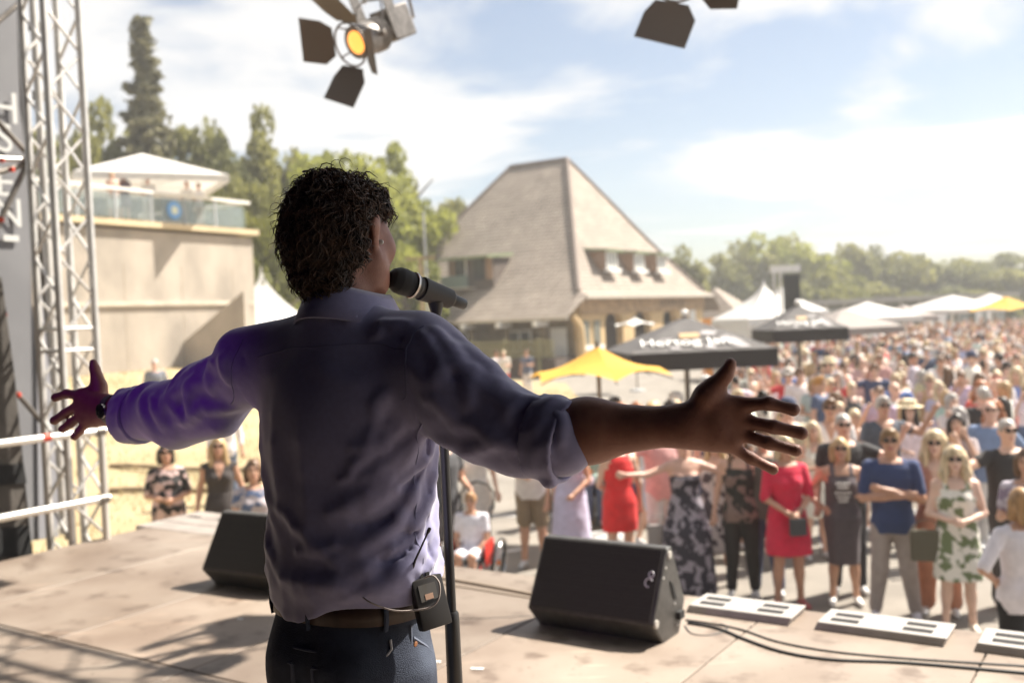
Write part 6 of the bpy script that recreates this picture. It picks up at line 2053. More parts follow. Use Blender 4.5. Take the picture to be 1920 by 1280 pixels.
def hand(W, pts, thumb, kn, pr, lab, web):
    cen = np.mean(kn, 0)
    nrm = (0, 1, 0)
    P.append(cone(lerp(W, cen, -.05), lerp(W, cen, .45), .0295, .036, lab, .02, flat=(nrm, .62)))
    for i in range(4):
        P.append(cone(lerp(W, cen, .12) + (kn[i] - cen) * .42, kn[i], .0145, .0125, lab, .018, flat=(nrm, .85)))
    for i in range(3):
        P.append(cone(lerp(W, (kn[i] + kn[i + 1]) / 2, .5), (kn[i] + kn[i + 1]) / 2 - (cen - W) * .06, .013, .011, lab, .012, flat=(nrm, .8)))
    for i, ch in enumerate(pts):
        c_ = [kn[i]] + list(ch)
        rr = np.linspace(pr[i], pr[i] * .84, len(c_))
        for k in range(len(c_) - 1):
            P.append(cone(c_[k], c_[k + 1], rr[k], rr[k + 1], lab, .0045))
            P.append(ell(c_[k + 1], (rr[k + 1] * 1.04,) * 3, lab, .004))
    rt = [.019, .0155, .0130, .0118, .0098]
    for k in range(len(thumb) - 1):
        P.append(cone(thumb[k], thumb[k + 1], rt[k], rt[k + 1], lab, .008))
    P.append(cone(web[0], web[1], .016, .012, lab, .02, flat=(nrm, .6)))


dR = 1.585
kR = [SL(1384, 760, dR), SL(1388, 788, dR), SL(1382, 812, dR), SL(1368, 834, dR)]
fR = [[SL(1440, 756, dR - .03), SL(1488, 768, dR - .04)], [SL(1450, 800, dR - .03), SL(1503, 812, dR - .04)], [SL(1440, 830, dR - .02), SL(1493, 844, dR - .03)], [SL(1408, 859, dR), SL(1449, 879, dR)]]
tR = [SL(1300, 778, dR + .01), SL(1322, 742, dR), SL(1342, 722, dR), SL(1360, 702, dR - .01), SL(1370, 682, dR - .015)]
hand(wrR, fR, tR, kR, [.0112, .0114, .0108, .0100], 'handR', (SL(1330, 745, dR), SL(1375, 768, dR)))
# left forearm and hand
P.append(cone(elL, lerp(elL, wrL, .35), .036, .036, 'fore', .02))
P.append(cone(lerp(elL, wrL, .35), wrL, .037, .0305, 'fore', .03, flat=((0, 1, 0), .85)))
dL = 2.46
kL = [SL(150, 741, dL), SL(146, 760, dL), SL(152, 778, dL), SL(162, 793, dL)]
fL = [[SL(125, 738, dL + .02), SL(104, 745, dL + .03)], [SL(122, 775, dL + .02), SL(102, 788, dL + .03)], [SL(133, 793, dL + .015), SL(118, 804, dL + .02)], [SL(149, 808, dL), SL(140, 818, dL)]]
tL = [SL(190, 750, dL), SL(187, 724, dL), SL(182, 707, dL), SL(178, 692, dL), SL(175, 680, dL)]
hand(wrL, fL, tL, kL, [.0122, .0125, .0118, .0108], 'handL', (SL(184, 728, dL), SL(158, 740, dL)))

V, Q = field(P, .0042, pad=.015)
V = relax(V, Q, 1, .3)
skin_s = mat('singer_skin', (.30, .135, .092), .5, color2=(.25, .105, .072), vscale=45, bump=.14, bscale=420)
singer = link('person', np_mesh('person_body', V, Q, [skin_s]), None, SO, (0, 0, ARZ))
tag(singer, 'curly haired singer in rolled sleeve shirt and jeans, arms spread wide, seen from behind', 'person')

# ---- shirt
rnd = random.Random(5)
folds = []


def fold(p, q, w, a):
    folds.append((np.array(p, float), np.array(q, float), w, a))


CX = .02
Cl, Cr = SL(246, 779, 2.37), SL(1052, 826, 1.672)
sleeveL = [SL(478, 694, 2.05), SL(400, 735, 2.15), SL(322, 772, 2.26), Cl]
rL = [.068, .067, .070, .060]
sleeveR = [SL(800, 694, 1.83), SL(855, 738, 1.79), SL(950, 800, 1.735), Cr]
rR = [.082, .077, .067, .061]


def smooth_rows(rows, n=60):
    A = np.array(rows, float); z = np.linspace(A[0, 0], A[-1, 0], n); out = [z]
    for c in range(1, A.shape[1]):
        y = np.interp(z, A[:, 0], A[:, c])
        k = np.exp(-.5 * (np.arange(-8, 9) / 3.2) ** 2); k /= k.sum()
        yp = np.concatenate([2 * y[0] - y[1:9][::-1], y, 2 * y[-1] - y[-9:-1][::-1]])
        out.append(np.convolve(yp, k, 'valid'))
    return [tuple(r) for r in np.stack(out, 1)]


SP = [loft(smooth_rows([(.985, CX, -.002, .180, .128), (1.02, CX, -.006, .189, .138), (1.06, CX, -.004, .188, .136), (1.12, CX, 0, .180, .130), (1.22, CX, 0, .184, .131), (1.32, CX, 0, .197, .135), (1.39, CX + .003, -.004, .198, .122),
            (1.44, .025, -.008, .165, .098), (1.49, .03, -.010, .115, .080), (1.535, .032, -.010, .076, .070)]), 'torso', 0, p=2.05)]
for ss, rr, lab in ((sleeveL, rL, 'sleeve'), (sleeveR, rR, 'sleeve')):
    inner = lerp(ss[0], (CX, 0, 1.40), .45)
    SP.append(cone(inner, ss[0], .070, rr[0] * .92, lab, .05, flat=((0, 1, 0), .85)))
    for k in range(3):
        SP.append(cone(ss[k], ss[k + 1], rr[k], rr[k + 1], lab, .025, flat=((0, 1, 0), .86)))
# raised shoulders: cloth runs straight from the collar to the upper arm
SP.append(cone((.015, -.012, 1.475), SL(452, 668, 2.04), .066, .058, 'torso', .035, flat=((0, 1, 0), .9)))
SP.append(cone((.045, -.012, 1.475), SL(790, 642, 1.85), .066, .062, 'torso', .035, flat=((0, 1, 0), .9)))
# slack under the sleeves
SP.append(cone(SL(420, 790, 2.12), SL(330, 806, 2.25), .032, .028, 'sleeve', .04))
SP.append(cone(SL(880, 815, 1.78), SL(985, 855, 1.71), .033, .032, 'sleeve', .04))
# folds: sleeves
for ss, rr, sd_ in ((sleeveL, rL, 1), (sleeveR, rR, 2)):
    r2 = random.Random(sd_)
    for k in range(24):
        t = r2.uniform(.25, 2.9); i = min(int(t), 2); u = t - i
        c = lerp(ss[i], ss[i + 1], u); ax_ = (ss[i + 1] - ss[i]) / np.linalg.norm(ss[i + 1] - ss[i]); r0 = rr[i] + (rr[i + 1] - rr[i]) * u
        e1 = np.cross(ax_, (0, 1, 0)); e1 /= np.linalg.norm(e1); e2 = np.cross(ax_, e1)
        a0 = r2.uniform(0, 6.28); a1 = a0 + r2.uniform(.5, 1.3) * r2.choice((-1, 1)); slide = r2.uniform(.02, .09) * r2.choice((-1, 1))
        am = (a0 + a1) / 2
        w = r2.uniform(.007, .013); amp = r2.uniform(.006, .012)
        nn_ = 6
        pp = [c + ax_ * slide * m / nn_ + (e1 * math.cos(a0 + (a1 - a0) * m / nn_) + e2 * math.sin(a0 + (a1 - a0) * m / nn_) * .86) * r0 for m in range(nn_ + 1)]
        for m in range(nn_):
            fold(pp[m], pp[m + 1], w, amp * math.sin(math.pi * (m + .5) / nn_) ** .7)
    for k in range(9):      # long drape folds along the sleeve
        a0 = r2.uniform(0, 6.28); da = r2.uniform(-.9, .9); t0 = r2.uniform(.1, 1.2); t1 = t0 + r2.uniform(.7, 1.4); nn_ = 8; pp = []
        for m in range(nn_ + 1):
            t = min(2.95, t0 + (t1 - t0) * m / nn_); i = min(int(t), 2); u = t - i
            c = lerp(ss[i], ss[i + 1], u); ax_ = (ss[i + 1] - ss[i]) / np.linalg.norm(ss[i + 1] - ss[i]); r0 = rr[i] + (rr[i + 1] - rr[i]) * u
            e1 = np.cross(ax_, (0, 1, 0)); e1 /= np.linalg.norm(e1); e2 = np.cross(ax_, e1); aa = a0 + da * m / nn_
            pp.append(c + (e1 * math.cos(aa) + e2 * math.sin(aa) * .86) * r0)
        for m in range(nn_):
            fold(pp[m], pp[m + 1], .010, .010 * math.sin(math.pi * (m + .5) / nn_))
# folds: back, flank, waist


def tp(th, z, k=1.0):
    """point on the torso shell; th: 0 = back (towards -y), +90 = his right side"""
    t = R(th)
    rx = np.interp(z, [.985, 1.05, 1.12, 1.32, 1.44], [.180, .19, .180, .197, .165]); ry = np.interp(z, [.985, 1.05, 1.12, 1.32, 1.44], [.128, .138, .130, .135, .098])
    return np.array((CX + rx * math.sin(t) * k, -ry * math.cos(t) * k, z))


def tfold(th0, z0, th1, z1, w, a, n=5):
    pts = [tp(th0 + (th1 - th0) * i / n, z0 + (z1 - z0) * i / n - .02 * math.sin(math.pi * i / n)) for i in range(n + 1)]
    for i in range(n):
        fold(pts[i], pts[i + 1], w * (1 - .35 * abs(i - n / 2) / n), a * (.55 + .45 * math.sin(math.pi * (i + .5) / n)))


for th0, z0, th1, z1, w, a in ((80, 1.30, 20, 1.17, .016, .011), (88, 1.24, 25, 1.09, .014, .010), (95, 1.18, 5, 1.03, .014, .012), (100, 1.12, 10, 1.005, .012, .010), (85, 1.08, 40, 1.02, .010, .008),
                               (70, 1.34, 35, 1.29, .012, .008), (60, 1.38, 45, 1.20, .013, .007), (-60, 1.33, -25, 1.12, .018, .006), (-80, 1.22, -30, 1.03, .015, .008), (-95, 1.12, -20, 1.015, .013, .009),
                               (-85, 1.05, -40, 1.0, .010, .008), (-30, 1.06, 30, 1.03, .016, .007), (-50, 1.02, 20, 1.0, .010, .006), (0, 1.36, 5, 1.12, .024, .003), (-25, 1.40, -22, 1.18, .024, .003),
                               (50, 1.41, 10, 1.44, .012, .006), (-50, 1.42, -8, 1.45, .012, .005), (110, 1.26, 80, 1.12, .012, .009), (118, 1.16, 85, 1.05, .012, .009), (105, 1.32, 78, 1.24, .010, .008), (125, 1.07, 92, 1.02, .010, .008), (65, 1.13, 98, 1.17, .009, -.007), (45, 1.09, 80, 1.11, .009, -.006),
                               (60, 1.22, 92, 1.26, .010, -.007), (35, 1.15, 75, 1.20, .010, -.006)):
    tfold(th0, z0, th1, z1, w * .95, a * 1.15)
# seams: armholes, yoke, side seam
for cc, an in ((sleeveL[0], -1), (sleeveR[0], 1)):
    pts = [np.array((CX + an * (.178 + .012 * math.cos(t)), -.105 * math.sin(t) * 1.05 - .004, 1.40 + .085 * math.cos(t))) for t in np.linspace(-.3, 2.6, 12)]
    for i in range(11):
        fold(pts[i], pts[i + 1], .0055, -.0045)
for i in range(10):
    fold(tp(-58 + i * 11.5, 1.405 + .006 * math.cos(R(-58 + i * 11.5))), tp(-58 + (i + 1) * 11.5, 1.405 + .006 * math.cos(R(-46 + i * 11.5))), .005, -.0022)
for i in range(12):
    fold(tp(92 - 2 * math.sin(i), 1.32 - i * .026), tp(92 - 2 * math.sin(i + 1), 1.294 - i * .026), .005, -.004)


# folds drawn where they lie on the cloth: snap to the plain shirt surface first
V0, _ = field(SP, .009, pad=.02)
VW = np.array(SO) + V0[:, :1] * np.array(EA) + V0[:, 1:2] * np.array(EN) + V0[:, 2:3] * np.array((0, 0, 1.0))
cp_, sp_ = math.cos(PITCH), math.sin(PITCH)
vx, vy, vz = VW[:, 0], VW[:, 1] * cp_ - (VW[:, 2] - CAM_H) * sp_, VW[:, 1] * sp_ + (VW[:, 2] - CAM_H) * cp_
xr, yr = vx / vy * FPX, -vz / vy * FPX
PXX, PYY = 960 + xr * math.cos(ROLL) + yr * math.sin(ROLL), 640 - xr * math.sin(ROLL) + yr * math.cos(ROLL)


def snap(px, py):
    dd = np.hypot(PXX - px, PYY - py)
    c = np.nonzero(dd < max(14, dd.min() + 3))[0]
    return V0[c[np.argmin(vy[c] + dd[c] * .0006)]]


def pfold(pts, w=.0085, a=.0130, sub=4):
    q = []
    for i in range(len(pts) - 1):
        for k in range(sub):
            q.append((pts[i][0] + (pts[i + 1][0] - pts[i][0]) * k / sub, pts[i][1] + (pts[i + 1][1] - pts[i][1]) * k / sub))
    q.append(pts[-1])
    q = [snap(*p) for p in q]
    for i in range(len(q) - 1):
        if 1e-5 < np.linalg.norm(q[i + 1] - q[i]) < .08:
            fold(q[i], q[i + 1], w, a * (.35 + .65 * math.sin(math.pi * (i + .5) / (len(q) - 1))))


for pts in ([(676, 1026), (730, 990), (775, 940), (791, 913)], [(666, 1110), (721, 1090), (775, 1049), (798, 1013)], [(687, 954), (730, 917), (784, 890)], [(712, 782), (707, 754), (725, 736)],
            [(676, 899), (721, 872), (757, 850), (784, 831)], [(549, 1035), (657, 1017)], [(481, 972), (490, 1017), (503, 1044)], [(697, 624), (714, 600), (756, 596)], [(652, 596), (666, 576)], [(601, 582), (608, 565)],
            [(790, 624), (821, 658), (824, 692), (807, 717)], [(820, 606), (836, 632), (851, 653), (867, 682), (893, 684)], [(893, 684), (882, 726), (876, 760)], [(893, 718), (922, 734), (950, 760)], [(932, 705), (950, 734), (966, 736), (948, 775)],
            [(966, 747), (1002, 741), (1039, 747)], [(1030, 742), (1050, 780), (1047, 827)], [(354, 705), (342, 727), (344, 754), (352, 790)], [(318, 725), (300, 754), (293, 782), (300, 812)], [(275, 736), (283, 770), (308, 803)],
            [(320, 803), (344, 790), (375, 770), (425, 778)], [(413, 658), (409, 691), (421, 725)], [(385, 677), (381, 707), (390, 745)], [(860, 860), (900, 838), (950, 832)], [(840, 800), (880, 800), (930, 830), (985, 850)], [(780, 740), (830, 770), (860, 815)],
            [(980, 790), (1010, 815), (1015, 860)], [(500, 940), (560, 1000), (640, 1060)], [(700, 800), (690, 850), (640, 900)], [(520, 1080), (600, 1100), (660, 1095)], [(735, 1080), (760, 1060), (782, 1058)], [(720, 1105), (748, 1080), (770, 1072)]):
    pfold(pts)
for pts in ([(700, 1000), (750, 960), (785, 925)], [(690, 925), (740, 893)], [(690, 1060), (740, 1030), (785, 985)], [(845, 690), (865, 730)], [(905, 705), (930, 750)], [(330, 740), (325, 780)], [(1020, 770), (1028, 820)]):
    pfold(pts, .009, -.005)

def shirt_disp(x, y, z):
    d = -.0022 * vnoise(x, y, z, 24, 2) - .0012 * vnoise(x, y, z, 60, 8)
    for p, q, w, a in folds:
        ba = q - p
        lo = np.minimum(p, q) - 3 * w; hi = np.maximum(p, q) + 3 * w
        m = (x > lo[0]) & (x < hi[0]) & (y > lo[1]) & (y < hi[1]) & (z > lo[2]) & (z < hi[2])
        if not m.any():
            continue
        X, Y, Z = x[m] - p[0], y[m] - p[1], z[m] - p[2]
        t = np.clip((X * ba[0] + Y * ba[1] + Z * ba[2]) / (ba @ ba), 0, 1)
        dd = (X - t * ba[0]) ** 2 + (Y - t * ba[1]) ** 2 + (Z - t * ba[2]) ** 2
        d[m] -= a * np.exp(-1.15 * (dd ** .5 / w) ** 1.25)
    return d


V, Q = field(SP, .0036, pad=.02, disp=shirt_disp)
V = relax(V, Q, 1, .2)
# curved tail of the hem: lower at the back and a little to the left, higher on the right hip
zb = .985 + .004; lowm = V[:, 2] < 1.03
th = np.arctan2(V[:, 0] - CX, -V[:, 1])
drop = .030 * np.cos(th + .35) - .014 - .012 * np.sin(3 * th)
V[:, 2] += np.where(lowm, -drop * np.clip((1.03 - V[:, 2]) / .045, 0, 1) * -1 * -1, 0)
cloth_m = mat('shirt_cotton', (.255, .245, .41), .72, var=.04, vscale=90, bump=.05, bscale=1400, sheen=.5)
shirt = link('shirt', np_mesh('shirt', V, Q, [cloth_m]), singer)
seam_m = mat('shirt_seam', (.20, .20, .33), .75)
VWs = V.copy()


def seam(pts, r=.0013):
    q = [pts[0]]
    for i in range(len(pts) - 1):
        for k in range(1, 7):
            q.append((pts[i][0] + (pts[i + 1][0] - pts[i][0]) * k / 6, pts[i][1] + (pts[i + 1][1] - pts[i][1]) * k / 6))
    o_ = []
    for p in q:
        s0 = snap(*p)
        o_.append(VWs[np.argmin(((VWs - s0) ** 2).sum(1))])
    o_ = np.array(o_)
    for _ in range(2):
        o_[1:-1] = .5 * o_[1:-1] + .25 * (o_[:-2] + o_[2:])
    b_ = MB(); b_.tube([tuple(v) for v in o_], r, 6); b_.build('seam', seam_m, shirt, smooth=True)


seam([(752, 760), (752, 717), (756, 658), (769, 617), (790, 598)])
seam([(446, 628), (428, 668), (424, 720), (432, 770)])
seam([(470, 668), (540, 648), (620, 642), (700, 640), (752, 652)], .0011)
seam([(783, 800), (786, 850), (789, 905), (780, 960), (790, 1010), (800, 1050)], .0012)

# rolled cuffs
for cen, dirv, r0, lab in ((Cl, sleeveL[3] - sleeveL[2], .0655, 'L'), (Cr, sleeveR[3] - sleeveR[2], .070, 'R')):
    dv = dirv / np.linalg.norm(dirv)
    e1 = np.cross(dv, (0, 1, 0)); e1 /= np.linalg.norm(e1); e2 = np.cross(dv, e1)
    CP = [cone(np.array(cen) - dv * .046, np.array(cen) + dv * .004, r0 * 1.045, r0 * 1.0, 'c', 0, flat=((0, 1, 0), .88)),
          cone(np.array(cen) - dv * .012, np.array(cen) + dv * .012, r0 * 1.03, r0 * .98, 'c', .006, flat=((0, 1, 0), .88))]
    capn = [cone(np.array(cen) + dv * (.022 + r0), np.array(cen) + dv * .4, r0 * 1.0, .3)]
    # open mouth of the cuff, square ends
    capn = [cone(np.array(cen) - dv * .03, np.array(cen) + dv * .30, r0 * .88, r0 * .88, flat=((0, 1, 0), .88))]
    def plane(sgn, off, dv=dv, cen=np.array(cen)):
        return Prim(lambda X, Y, Z: -sgn * ((X - cen[0]) * dv[0] + (Y - cen[1]) * dv[1] + (Z - cen[2]) * dv[2] - off), cen, cen, '', 0)
    capn += [plane(1, .016), plane(-1, -.048)]
    if lab == 'R':
        q0 = SL(1036, 872, 1.67)
        CP.append(cone(q0, SL(1032, 905, 1.665), .018, .012, 'c', .012, flat=((.6, 1, 0), .45)))
        CP.append(cone(SL(1045, 866, 1.66), SL(1022, 902, 1.66), .012, .010, 'c', .012, flat=((.6, 1, 0), .5)))
    else:
        CP.append(cone(SL(318, 828, 2.3), SL(325, 840, 2.3), .02, .012, 'c', .012, flat=((.4, 1, 0), .5)))
    V, Q = field(CP, .0036, pad=.01, disp=lambda x, y, z: -.0022 * vnoise(x, y, z, 60, 4) - .0015 * vnoise(x, y, z, 140, 7), cut=capn)
    link('rolled_cuff', np_mesh('rolled_cuff', relax(V, Q, 1, .4), Q, [cloth_m]), singer)

# collar
bb = MB(); n_ = 40; nc = np.array((.034, .002, 0)); rows_c = [(1.505, .064), (1.545, .066), (1.576, .067), (1.583, .0715), (1.572, .0785), (1.545, .090), (1.522, .100), (1.520, .097), (1.545, .085)]
vs_, fs = [], []
for i in range(n_ + 1):
    t = R(28) + (2 * math.pi - R(56)) * i / n_         # gap at the front
    for z, r in rows_c:
        fr = .5 * (1 + math.cos(t))                    # 1 at front
        lift = .006 * math.cos(2 * t) - .020 * fr
        vs_.append((nc[0] + r * 1.04 * math.sin(t + psi * .3), nc[1] + r * 1.10 * math.cos(t + psi * .3) + .012 * fr, z + lift - (.012 * fr if r > .09 else 0)))
m_ = len(rows_c)
for i in range(n_):
    for k in range(m_ - 1):
        fs.append((i * m_ + k, i * m_ + k + 1, (i + 1) * m_ + k + 1, (i + 1) * m_ + k))
bb.add(vs_, fs); bb.build('collar', cloth_m, singer, smooth='all')

# ---- jeans
JP = []
hipc = .012
JP.append(loft([(.80, hipc, -.004, .155, .120), (.88, hipc, -.008, .160, .127), (.94, hipc, -.004, .162, .120), (1.02, hipc, 0, .160, .112)], 'hip', 0, p=2.2))
for s in (-1, 1):
    JP.append(ell((hipc + s * .072, -.055, .85), (.074, .082, .10), 'hip', .05))
    JP.append(cone((hipc + s * .092, 0, .84), (hipc + s * .105, .01, .48), .084, .068, 'leg', .03))
    JP.append(cone((hipc + s * .115, .01, .48), (hipc + s * .125, -.01, .06), .068, .055, 'leg', .03))
V, Q = field(JP, .0065, pad=.015, disp=lambda x, y, z: -.0022 * vnoise(x, y, z * .8, 42, 6) - .003 * np.exp(-((z - .80 + .25 * np.abs(x)) / .014) ** 2))
denim = mat('denim', (.030, .038, .062), .9, color2=(.085, .105, .15), vscale=9, bump=.3, bscale=500, detail=9, ramp=(.42, .7))
jeans = link('jeans', np_mesh('jeans', relax(V, Q, 1, .4), Q, [denim]), singer)


def jp(th, z, k=1.0):
    t = R(th)
    rx = np.interp(z, [.80, .88, .94, 1.02], [.155, .160, .162, .160]); ry = np.interp(z, [.80, .88, .94, 1.02], [.120 + .012, .127 + .008, .120, .112])
    c, s = math.cos(t), math.sin(t); p_ = 2.2
    f = (abs(s) ** p_ + abs(c) ** p_) ** (-1 / p_)
    return Vector((hipc + rx * s * f * k, -.006 - ry * c * f * k, z))


thread = mat('denim_seam', (.10, .115, .16), .85)
# back pockets, yoke seam, side seam, right pocket edge
for c0 in (28, -30):
    b = MB()
    for i, (t0, z0, t1, z1) in enumerate(((c0 - 20, .885, c0 + 20, .885), (c0 + 20, .885, c0 + 18, .77), (c0 - 20, .885, c0 - 18, .77), (c0 - 18, .77, c0, .745), (c0 + 18, .77, c0, .745))):
        b.tube([jp(t0 + (t1 - t0) * k / 6, z0 + (z1 - z0) * k / 6, 1.012) for k in range(7)], .0042, 6)
    b.build('pocket_hem', thread, jeans, smooth=True)
b = MB(); b.tube([jp(-80 + i * 10, .925 - .012 * math.cos(R(-80 + i * 10)), 1.008) for i in range(17)], .003, 6); b.build('yoke_seam', thread, jeans, smooth=True)
b = MB(); b.tube([jp(82, .95 - i * .022, 1.01) for i in range(8)], .0035, 6); b.build('side_seam', thread, jeans, smooth=True)
b = MB(); b.tube([jp(84 + i * 5, .925 - .008 * i, 1.012) for i in range(7)], .004, 6); b.build('front_pocket_hem', thread, jeans, smooth=True)
b = MB(); b.lathe([(-.002, .005), (.004, .005), (.005, .003)], jp(86, .913, 1.012), (1, -.1, 0), 10); b.build('rivet', mat('copper', (.5, .25, .14), .35, metal=1), jeans)
# waistband, belt, loops
b = MB(); n_ = 48
for z0, z1, kk in ((.960, 1.006, 1.012),):
    vs_ = []
    for i in range(n_):
        t = 360 * i / n_
        vs_ += [jp(t, z0, kk), jp(t, z1, kk), jp(t, z1, kk + .025), jp(t, z0, kk + .025)]
    fs = []
    for i in range(n_):
        j = (i + 1) % n_
        for k in range(4):
            fs.append((i * 4 + k, i * 4 + (k + 1) % 4, j * 4 + (k + 1) % 4, j * 4 + k))
    b.add(vs_, fs)
b.build('belt', mat('belt_leather', (.045, .025, .017), .5, var=.2, vscale=40), singer, smooth='all')
for th_ in (2, 58, -55, 115):
    b = MB()
    b.tube([jp(th_, .950, 1.03), jp(th_, .97, 1.06), jp(th_, .998, 1.06), jp(th_, 1.012, 1.03)], .0062, 8, flat=.5); b.build('belt_loop', denim, jeans, smooth=True)
b = MB(); b.tube([jp(61, .935, 1.05), jp(62, .918, 1.06), jp(58, .905, 1.05)], .0025, 6); b.build('frayed_thread', mat('thread_pale', (.4, .4, .42), .9), jeans)
# shoes
for s in (-1, 1):
    SHP = [cone((hipc + s * .13, -.05, .045), (hipc + s * .15, .14, .038), .045, .040, 's', .03), cone((hipc + s * .127, -.04, .05), (hipc + s * .127, -.01, .11), .046, .044, 's', .03)]
    V, Q = field(SHP, .008); V[:, 2] = np.maximum(V[:, 2], .002)
    link('shoe', np_mesh('shoe', V, Q, [mat('shoe_brown', (.09, .05, .03), .5)]), singer)

# ---- body pack with antenna and cable
pk = empty('body_pack', SO + EA * 0 + Vector((0, 0, 0)), ARZ)
c = SL(806, 1128, 1.815)
Rx = Matrix.Rotation(R(-14), 3, 'Y') @ Matrix.Rotation(R(62), 3, 'Z')
pack_m = mat('pack_plastic', (.030, .027, .026), .42)
b = MB(); b.box(c, (.060, .026, .092), Rx); box_ = b.build('case', pack_m, pk, bevel=.004, smooth=True)
b = MB(); b.box(np.array(c) + np.array(Rx @ Vector((-.004, -.0135, .020))), (.034, .002, .030), Rx); b.build('display', mat('pack_window', (.11, .10, .09), .15), box_)
b = MB(); b.box(np.array(c) + np.array(Rx @ Vector((-.004, -.0146, .012))), (.016, .001, .010), Rx); b.build('label', mat('copper_label', (.45, .28, .2), .5), box_)
for k in range(3):
    b = MB(); b.box(np.array(c) + np.array(Rx @ Vector((-.018 + k * .012, 0, .049))), (.007, .012, .010), Rx); b.build('socket', pack_m, box_)
a0 = Vector(c) + Rx @ Vector((-.024, 0, .046)); a1 = Vector(SL(803, 996, 1.80)); am = a0.lerp(a1, .45) + Vector((.0, -.012, 0))
b = MB(); b.tube([a0, a0.lerp(am, .5) + Vector((0, -.006, 0)), am, am.lerp(a1, .6), a1], [.0045, .003, .0022, .0018, .0018], 8); b.lathe([(-.004, .002), (0, .0034), (.006, .0034), (.008, .002)], a1, (a1 - am), 8); b.build('antenna', pack_m, pk, smooth=True)
wpts = [SL(795, 1083, 1.79), SL(812, 1079, 1.785), SL(824, 1095, 1.78), SL(822, 1122, 1.775), SL(806, 1138, 1.77), SL(770, 1144, 1.765), SL(740, 1144, 1.76), SL(712, 1136, 1.76), SL(690, 1126, 1.765), SL(672, 1112, 1.80)]
W_ = []
for i in range(len(wpts) - 1):
    p0, p1, p2, p3 = wpts[max(i - 1, 0)], wpts[i], wpts[i + 1], wpts[min(i + 2, len(wpts) - 1)]
    for t in np.linspace(0, 1, 6, endpoint=False):
        W_.append(.5 * ((2 * p1) + (p2 - p0) * t + (2 * p0 - 5 * p1 + 4 * p2 - p3) * t * t + (3 * p1 - p0 - 3 * p2 + p3) * t ** 3))
b = MB(); b.tube(W_, .0016, 6); b.build('earphone_cable', mat('cable_clear', (.42, .36, .33), .3), pk, smooth=True)
tag(pk, 'black wireless body pack with antenna clipped to the belt', 'transmitter')

# ---- wrist watch
wd = (wrL - elL) / np.linalg.norm(wrL - elL); wc_ = wrL - wd * .016
e1 = np.cross(wd, (0, 1, 0)); e1 /= np.linalg.norm(e1); e2 = np.cross(wd, e1)
b = MB(); n_ = 26; vs_, fs = [], []
for i in range(n_):
    t = 2 * math.pi * i / n_; er = e1 * math.cos(t) + e2 * math.sin(t) * .86
    for dx, rr_ in ((-.011, .0335), (-.011, .0372), (.011, .0372), (.011, .0335)):
        vs_.append(wc_ + wd * dx + er * rr_)
for i in range(n_):
    j = (i + 1) % n_
    for k in range(4):
        fs.append((i * 4 + k, i * 4 + (k + 1) % 4, j * 4 + (k + 1) % 4, j * 4 + k))
b.add(vs_, fs); wt_ = b.build('watch', mat('watch_strap', (.05, .045, .045), .45, var=.3, vscale=200), singer)
b = MB(); b.lathe([(-.002, .018), (.005, .018), (.0065, .014)], wc_ - np.array((0, 1, 0)) * .031, (0, -1, 0), 20); b.build('watch_case', mat('watch_steel', (.35, .34, .33), .25, metal=1), wt_, smooth=True)
b = MB(); b.box(wc_ - e1 * -.036 * np.sign(e1[2]) * -1 + np.array((0, 0, 0)), (.012, .012, .006)); b.build('clasp', mat('watch_steel', (.35, .34, .33), .25, metal=1), wt_)

# ---- in-ear piece
b = MB(); b.lathe([(0, .005), (.005, .0048), (.008, .003)], hp(.082, .006, -.010), HR + HF * .3, 12); b.build('earpiece', mat('ear_clear', (.55, .5, .46), .3), singer, smooth=True)

# ---- hair: scalp mass plus curls
hair_m = mat('singer_hair', (.026, .016, .011), .5, color2=(.10, .055, .033), vscale=55, spec=.45)
HP = [ell(hp(0, -.016, .026), (.0795, .096, .093), 'h', 0, rotH), ell(hp(0, -.064, -.038), (.052, .036, .060), 'h', .03, rotH), ell(hp(0, .045, .074), (.058, .045, .036), 'h', .03, rotH)]
cutp = [ell(hp(0, .105, -.04), (.075, .085, .10), '', 0, rotH), cone(hp(-.12, .036, -.052), hp(.12, .036, -.052), .074, .074)]
V, Q = field(HP, .0055, disp=lambda x, y, z: -.005 * vnoise(x, y, z, 85, 3) - .003 * vnoise(x, y, z, 190, 9), cut=cutp)
scalp = relax(V, Q, 1, .3); SQ = Q
rs = np.random.RandomState(3)
C4 = scalp[SQ]; cen = C4.mean(1); nr = np.cross(C4[:, 2] - C4[:, 0], C4[:, 3] - C4[:, 1]); ar = np.linalg.norm(nr, axis=1); nr /= ar[:, None] + 1e-12
loc = cen - HC; fr_ = loc @ HF; rr_ = loc @ HR; uu_ = loc @ HU
ok = (nr * loc).sum(1) > 0
ok &= ~((fr_ > .03) & (uu_ < .03))
ok &= ~((np.abs(rr_) > .05) & (fr_ > -.040) & (uu_ < .062) & (uu_ > -.09))
ok &= ~((np.abs(rr_) > .045) & (uu_ < -.055))
wgt = ar * ok * (1 + .5 * (uu_ < -.03) + .9 * (np.abs(fr_) > .07)); wgt /= wgt.sum()
NS, K = 6500, 10
pick = rs.choice(len(cen), NS, p=wgt)
p0 = cen[pick]; n0 = nr[pick]
down = np.array((0, 0, -1.0)) + HF * rs.normal(0, .35, (NS, 1)) + HR * rs.normal(0, .35, (NS, 1))
down += (uu_[pick] > .06)[:, None] * (HF * rs.normal(.2, .8, (NS, 1)) + HR * rs.normal(0, .8, (NS, 1)))
tan = down - n0 * (down * n0).sum(1)[:, None]; tan /= np.linalg.norm(tan, axis=1)[:, None] + 1e-9
bn = np.cross(n0, tan)
